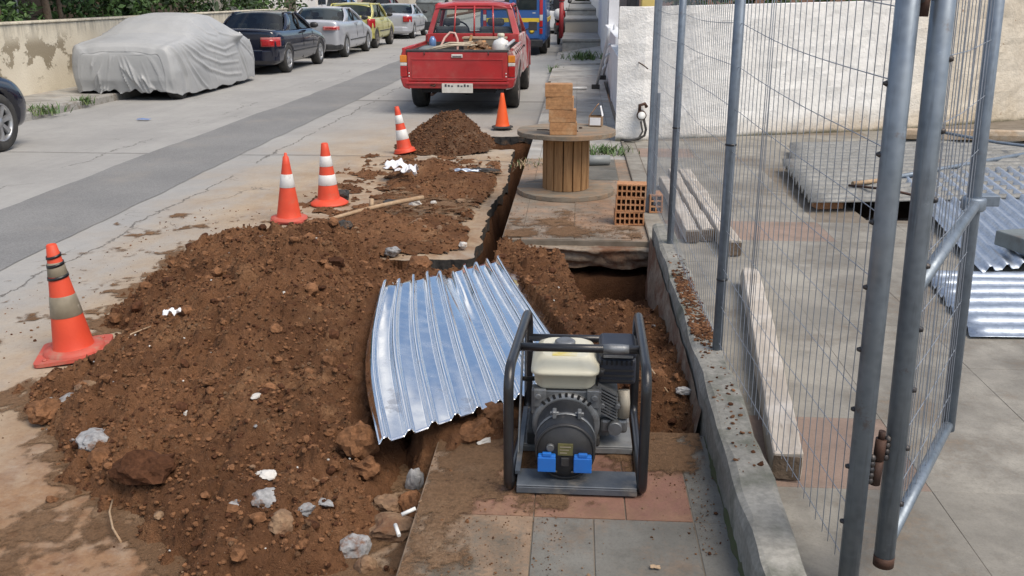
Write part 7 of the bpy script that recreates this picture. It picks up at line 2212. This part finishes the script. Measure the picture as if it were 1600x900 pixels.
def scooter():
    t = thing('scooter', 'dark scooter with a white bag parked at the kerb beyond the blue van', 'scooter', (-.62, 31.0, 0))
    for y in (0, 1.25):
        m = MB(); m.lathe([(.14, -.05), (.23, -.045), (.25, 0), (.23, .045), (.14, .05)], 20, M=TM((0, y, .25), (0, R(90), 0))); m.obj('wheel', M['black_rubber'], t)
    m = MB(); m.grid(lambda u, v: (.17 * math.cos(2 * PI * u) * math.sin(PI * v) , -.35 + .95 * v, .55 + .22 * math.sin(2 * PI * u) * math.sin(PI * v)), 16, 12); m.obj('body', M['black_iron'], t)
    m = MB(); m.box(-.13, .13, -.25, .50, .76, .84); m.obj('seat', M['black_rubber'], t, bevel=.03)
    m = MB(); m.hexa([(-.17, .85, .35), (.17, .85, .35), (.17, .93, .35), (-.17, .93, .35)], [(-.13, 1.0, 1.0), (.13, 1.0, 1.0), (.13, 1.06, 1.0), (-.13, 1.06, 1.0)]); m.box(-.15, .15, .4, .95, .30, .36); m.obj('leg_shield', M['black_iron'], t, bevel=.02)
    m = MB(); m.tube([(0, 1.25, .25), (0, 1.03, 1.0)], .03, 8); m.tube([(-.33, .95, 1.06), (0, 1.03, 1.03), (.33, .95, 1.06)], .018, 8); m.obj('handlebar', M['black_iron'], t)
    for sx in (-.3, .3):
        m = MB(); m.tube([(sx, .97, 1.06), (sx * 1.1, .97, 1.28)], .008, 6); m.lathe([(0, 0), (.07, .004), (.065, .02), (0, .025)], 12, M=TM((sx * 1.1, .95, 1.34), (R(90), 0, 0))); m.obj('mirror', M['black_plastic'], t)
    m = MB(); m.grid(lambda u, v: (.16 * math.cos(2 * PI * u) * math.sin(PI * v), -.32 + .13 * math.sin(2 * PI * u) * math.sin(PI * v), .95 + .18 * -math.cos(PI * v)), 14, 10); m.obj('carrier_bag', M['white_plastic'], t)
    m = MB(); m.box(-.08, .08, -.47, -.40, .62, .70); m.obj('tail_light', M['red_lens'], t)
scooter()

# ================================================================== PLANTS
def leaves(name, C, n, size, mats, parent, squash=(1, 1, 1), R_=.3, up=.3):
    """n leaf-shaped folded quads spread through blobs C (k,4: x,y,z,r)."""
    C = np.asarray(C, float)
    k = rng.integers(0, len(C), n)
    d = rng.normal(size=(n, 3)); d /= np.linalg.norm(d, axis=1)[:, None]
    rr = C[k, 3] * rng.uniform(.25, 1, n) ** .45
    P = C[k, :3] + d * rr[:, None] * np.array(squash)
    t = rng.normal(size=(n, 3)) + d * .8; t[:, 2] += up * rng.normal(size=n); t /= np.linalg.norm(t, axis=1)[:, None]
    s = np.cross(t, rng.normal(size=(n, 3))); s /= np.linalg.norm(s, axis=1)[:, None]
    L = size * rng.uniform(.6, 1.4, n)[:, None]
    nn = np.cross(t, s)
    V = np.stack([P, P + t * L * .5 + s * L * .26 + nn * L * .08, P + t * L, P + t * L * .5 - s * L * .26 + nn * L * .08], 1).reshape(-1, 3)
    F = np.arange(n * 4).reshape(n, 4)
    return np_mesh(name, V, F, mats, parent, smooth=False, midx=rng.integers(0, len(mats), n))
def bush(name, label, loc, C, n, size, mats=('leaf_mid', 'leaf_dark', 'leaf_dark'), cat='bush', group=None, stems=5):
    t = thing(name, label, cat, loc, group=group)
    leaves('foliage', C, n, size, [M[x] for x in mats], t)
    m = MB(); C = np.asarray(C)
    for k in range(min(stems, len(C))):
        c = C[k]; m.tube([(c[0] * .3, c[1] * .3, -.05), (c[0] * .7, c[1] * .7, c[2] * .5), (c[0], c[1], c[2])], [.02, .014, .007], 6)
    m.obj('stem', M['bark'], t); return t
def blobs(n, sx, sy, sz, z0, r0, r1): return [(random.uniform(-sx, sx), random.uniform(-sy, sy), z0 + random.uniform(0, sz), random.uniform(r0, r1)) for _ in range(n)]
bush('flowering_bush', 'bright green bush hanging over the cream wall above the covered car', (-9.15, 18.0, .1), blobs(16, .35, 1.3, 1.0, .9, .25, .45), 2600, .13, ('leaf_mid', 'leaf_mid', 'leaf_dark'))
bush('leafy_bush', 'low leafy plant behind the left end of the cream wall', (-9.1, 14.7, .1), blobs(7, .3, .4, .3, .85, .2, .35), 800, .12, ('leaf_mid', 'leaf_dark'))
bush('dark_bush', 'dark bush in the garden behind the covered car roof', (-9.6, 22.4, .1), blobs(16, .6, 1.2, 1.3, .7, .35, .6), 2600, .14, ('leaf_dark', 'leaf_dark', 'leaf_mid'))
bush('hedge', 'dark overhanging hedge behind the dark blue saloon', (-9.6, 27.6, .1), blobs(28, .8, 2.2, 1.9, .5, .4, .75), 5200, .14, ('leaf_dark', 'leaf_dark', 'leaf_mid'))
bush('ivy_bush', 'orange flowered leafy bush beside the brown house', (-9.6, 20.2, .1), blobs(9, .4, .6, .9, 1.0, .25, .5), 1500, .12, ('leaf_mid', 'leaf_dark'))
def tree(label, loc, h, r, crown):
    t = thing('garden_tree', label, 'tree', loc, group='trees in the left garden')
    m = MB(); m.tube([(0, 0, -.1), (.03, .02, h * .35), (-.04, .05, h * .7), (.05, 0, h)], [r * 1.3, r, r * .8, r * .5], 10)
    for a in range(5): m.tube([(0, 0, h * .75), (.5 * math.cos(a * 1.3), .5 * math.sin(a * 1.3), h * .95), (1.0 * math.cos(a * 1.3), 1.0 * math.sin(a * 1.3), h * 1.1)], [r * .5, r * .3, r * .12], 6)
    m.obj('trunk', M['bark'], t)
    leaves('crown', [(random.gauss(0, crown * .5), random.gauss(0, crown * .5), h * 1.1 + random.uniform(-.3, crown), random.uniform(.4, .8)) for _ in range(26)], 4500, .17, [M['leaf_mid'], M['leaf_dark'], M['leaf_dark']], t)
tree('slim tree with knotted trunk rising behind the cream wall', (-8.95, 15.6, .1), 2.9, .07, 1.4)
tree('pair of pale thin stems rising behind the cream wall beside the bush', (-9.0, 16.1, .1), 3.2, .04, 1.3)
tree('slanting thin tree at the left end of the cream wall', (-9.1, 14.5, .1), 3.0, .035, 1.2)
def spiky(label, loc, n, L, up=.5):
    t = thing('yucca_plant', label, 'plant', loc)
    m = MB()
    for k in range(n):
        a = random.uniform(0, 6.28); e = random.uniform(.2, 1.2); l = L * random.uniform(.7, 1.1)
        d = Vector((math.cos(a) * math.cos(e), math.sin(a) * math.cos(e), math.sin(e))); s = Vector((-math.sin(a), math.cos(a), 0)) * .028
        z0 = random.uniform(.4, 1.0); p = Vector((0, 0, z0)); q = p + d * l * .6; e2 = p + d * l + Vector((0, 0, -.25 * l))
        m.add([p - s, p + s, q + s, q - s, e2], [(0, 1, 2, 3), (3, 2, 4)])
    m.obj('blade', M['leaf_dark'], t); m = MB(); m.tube([(0, 0, -.1), (0, 0, 1.0)], [.09, .06], 8); m.obj('stem', M['bark'], t)
spiky('spiky dark yucca behind the wall between covered car and saloon', (-8.95, 23.4, .1), 70, .9)
# hedge above the white stucco wall
bush('hedge', 'dark green hedge showing above the white stucco wall', (5.0, 13.4, .1), blobs(40, 3.6, .5, .9, 1.0, .4, .6), 5200, .13, ('leaf_dark', 'leaf_dark', 'leaf_mid'))
bush('street_bush', 'green bush growing at the far end of the raised pavement', (.25, 52.0, 1.2), blobs(10, .4, 1.0, .7, .1, .3, .5), 900, .2, ('leaf_mid', 'leaf_dark'))
# weeds
def weed(label, loc, r, n, L, mats=('leaf_grass', 'leaf_mid')):
    t = thing('weed_tuft', label, 'weeds', loc); 
    P = rng.normal(size=(n, 2)) * r; a = rng.uniform(0, 6.28, n); l = L * rng.uniform(.5, 1.2, n); tl = rng.uniform(.2, .9, n)
    V = []
    for k in range(n):
        d = np.array([math.cos(a[k]) * tl[k], math.sin(a[k]) * tl[k], 1.0]); d /= np.linalg.norm(d); s = np.array([-math.sin(a[k]), math.cos(a[k]), 0]) * .005 * (L / .08)
        p = np.array([P[k, 0], P[k, 1], 0]); q = p + d * l[k] * .55; e = p + d * l[k] + np.array([math.cos(a[k]), math.sin(a[k]), -.3]) * l[k] * .25
        V += [p - s, p + s, q + s * .8, q - s * .8, q - s * .8, q + s * .8, e + s * .1, e - s * .1]
    F = np.arange(len(V)).reshape(-1, 4)
    tag(np_mesh('grass_blades', V, F, [M[x] for x in mats], t, midx=rng.integers(0, len(mats), len(F))), kind='stuff')
weed('weeds growing at the left kerb, nearest clump to the dark blue car', (-7.16, 12.0, .05), .13, 160, .14)
weed('small weed clump at the left kerb close to the covered car', (-7.14, 13.1, .05), .07, 80, .14)
weed('grass tuft at the foot of the stucco pillar behind the drum', (.28, 8.85, .12), .12, 180, .10)
weed('sparse dry grass on the pavement edge left of the drum', (-.42, 8.2, .10), .09, 90, .07, ('leaf_grass', 'handle'))
weed('grass tuft on the far pavement below the low white wall', (.15, 21.6, .16), .22, 160, .22)
weed('tiny weeds at the kerb beside the blue van', (-.46, 19.6, .02), .06, 60, .18)

# boolean cutters: apply the cut, then remove the helpers
bpy.context.view_layer.update()
dg = bpy.context.evaluated_depsgraph_get()
todo = [o for o in scene.objects if o.type == 'MESH' and any(md.type == 'BOOLEAN' for md in o.modifiers)]
fresh = []
for o in todo:
    me = bpy.data.meshes.new_from_object(o.evaluated_get(dg), preserve_all_data_layers=True, depsgraph=dg)
    fresh.append((o, me))
for o, me in fresh:
    o.modifiers.clear(); o.data = me
for c in cutters:
    bpy.data.objects.remove(c, do_unlink=True)
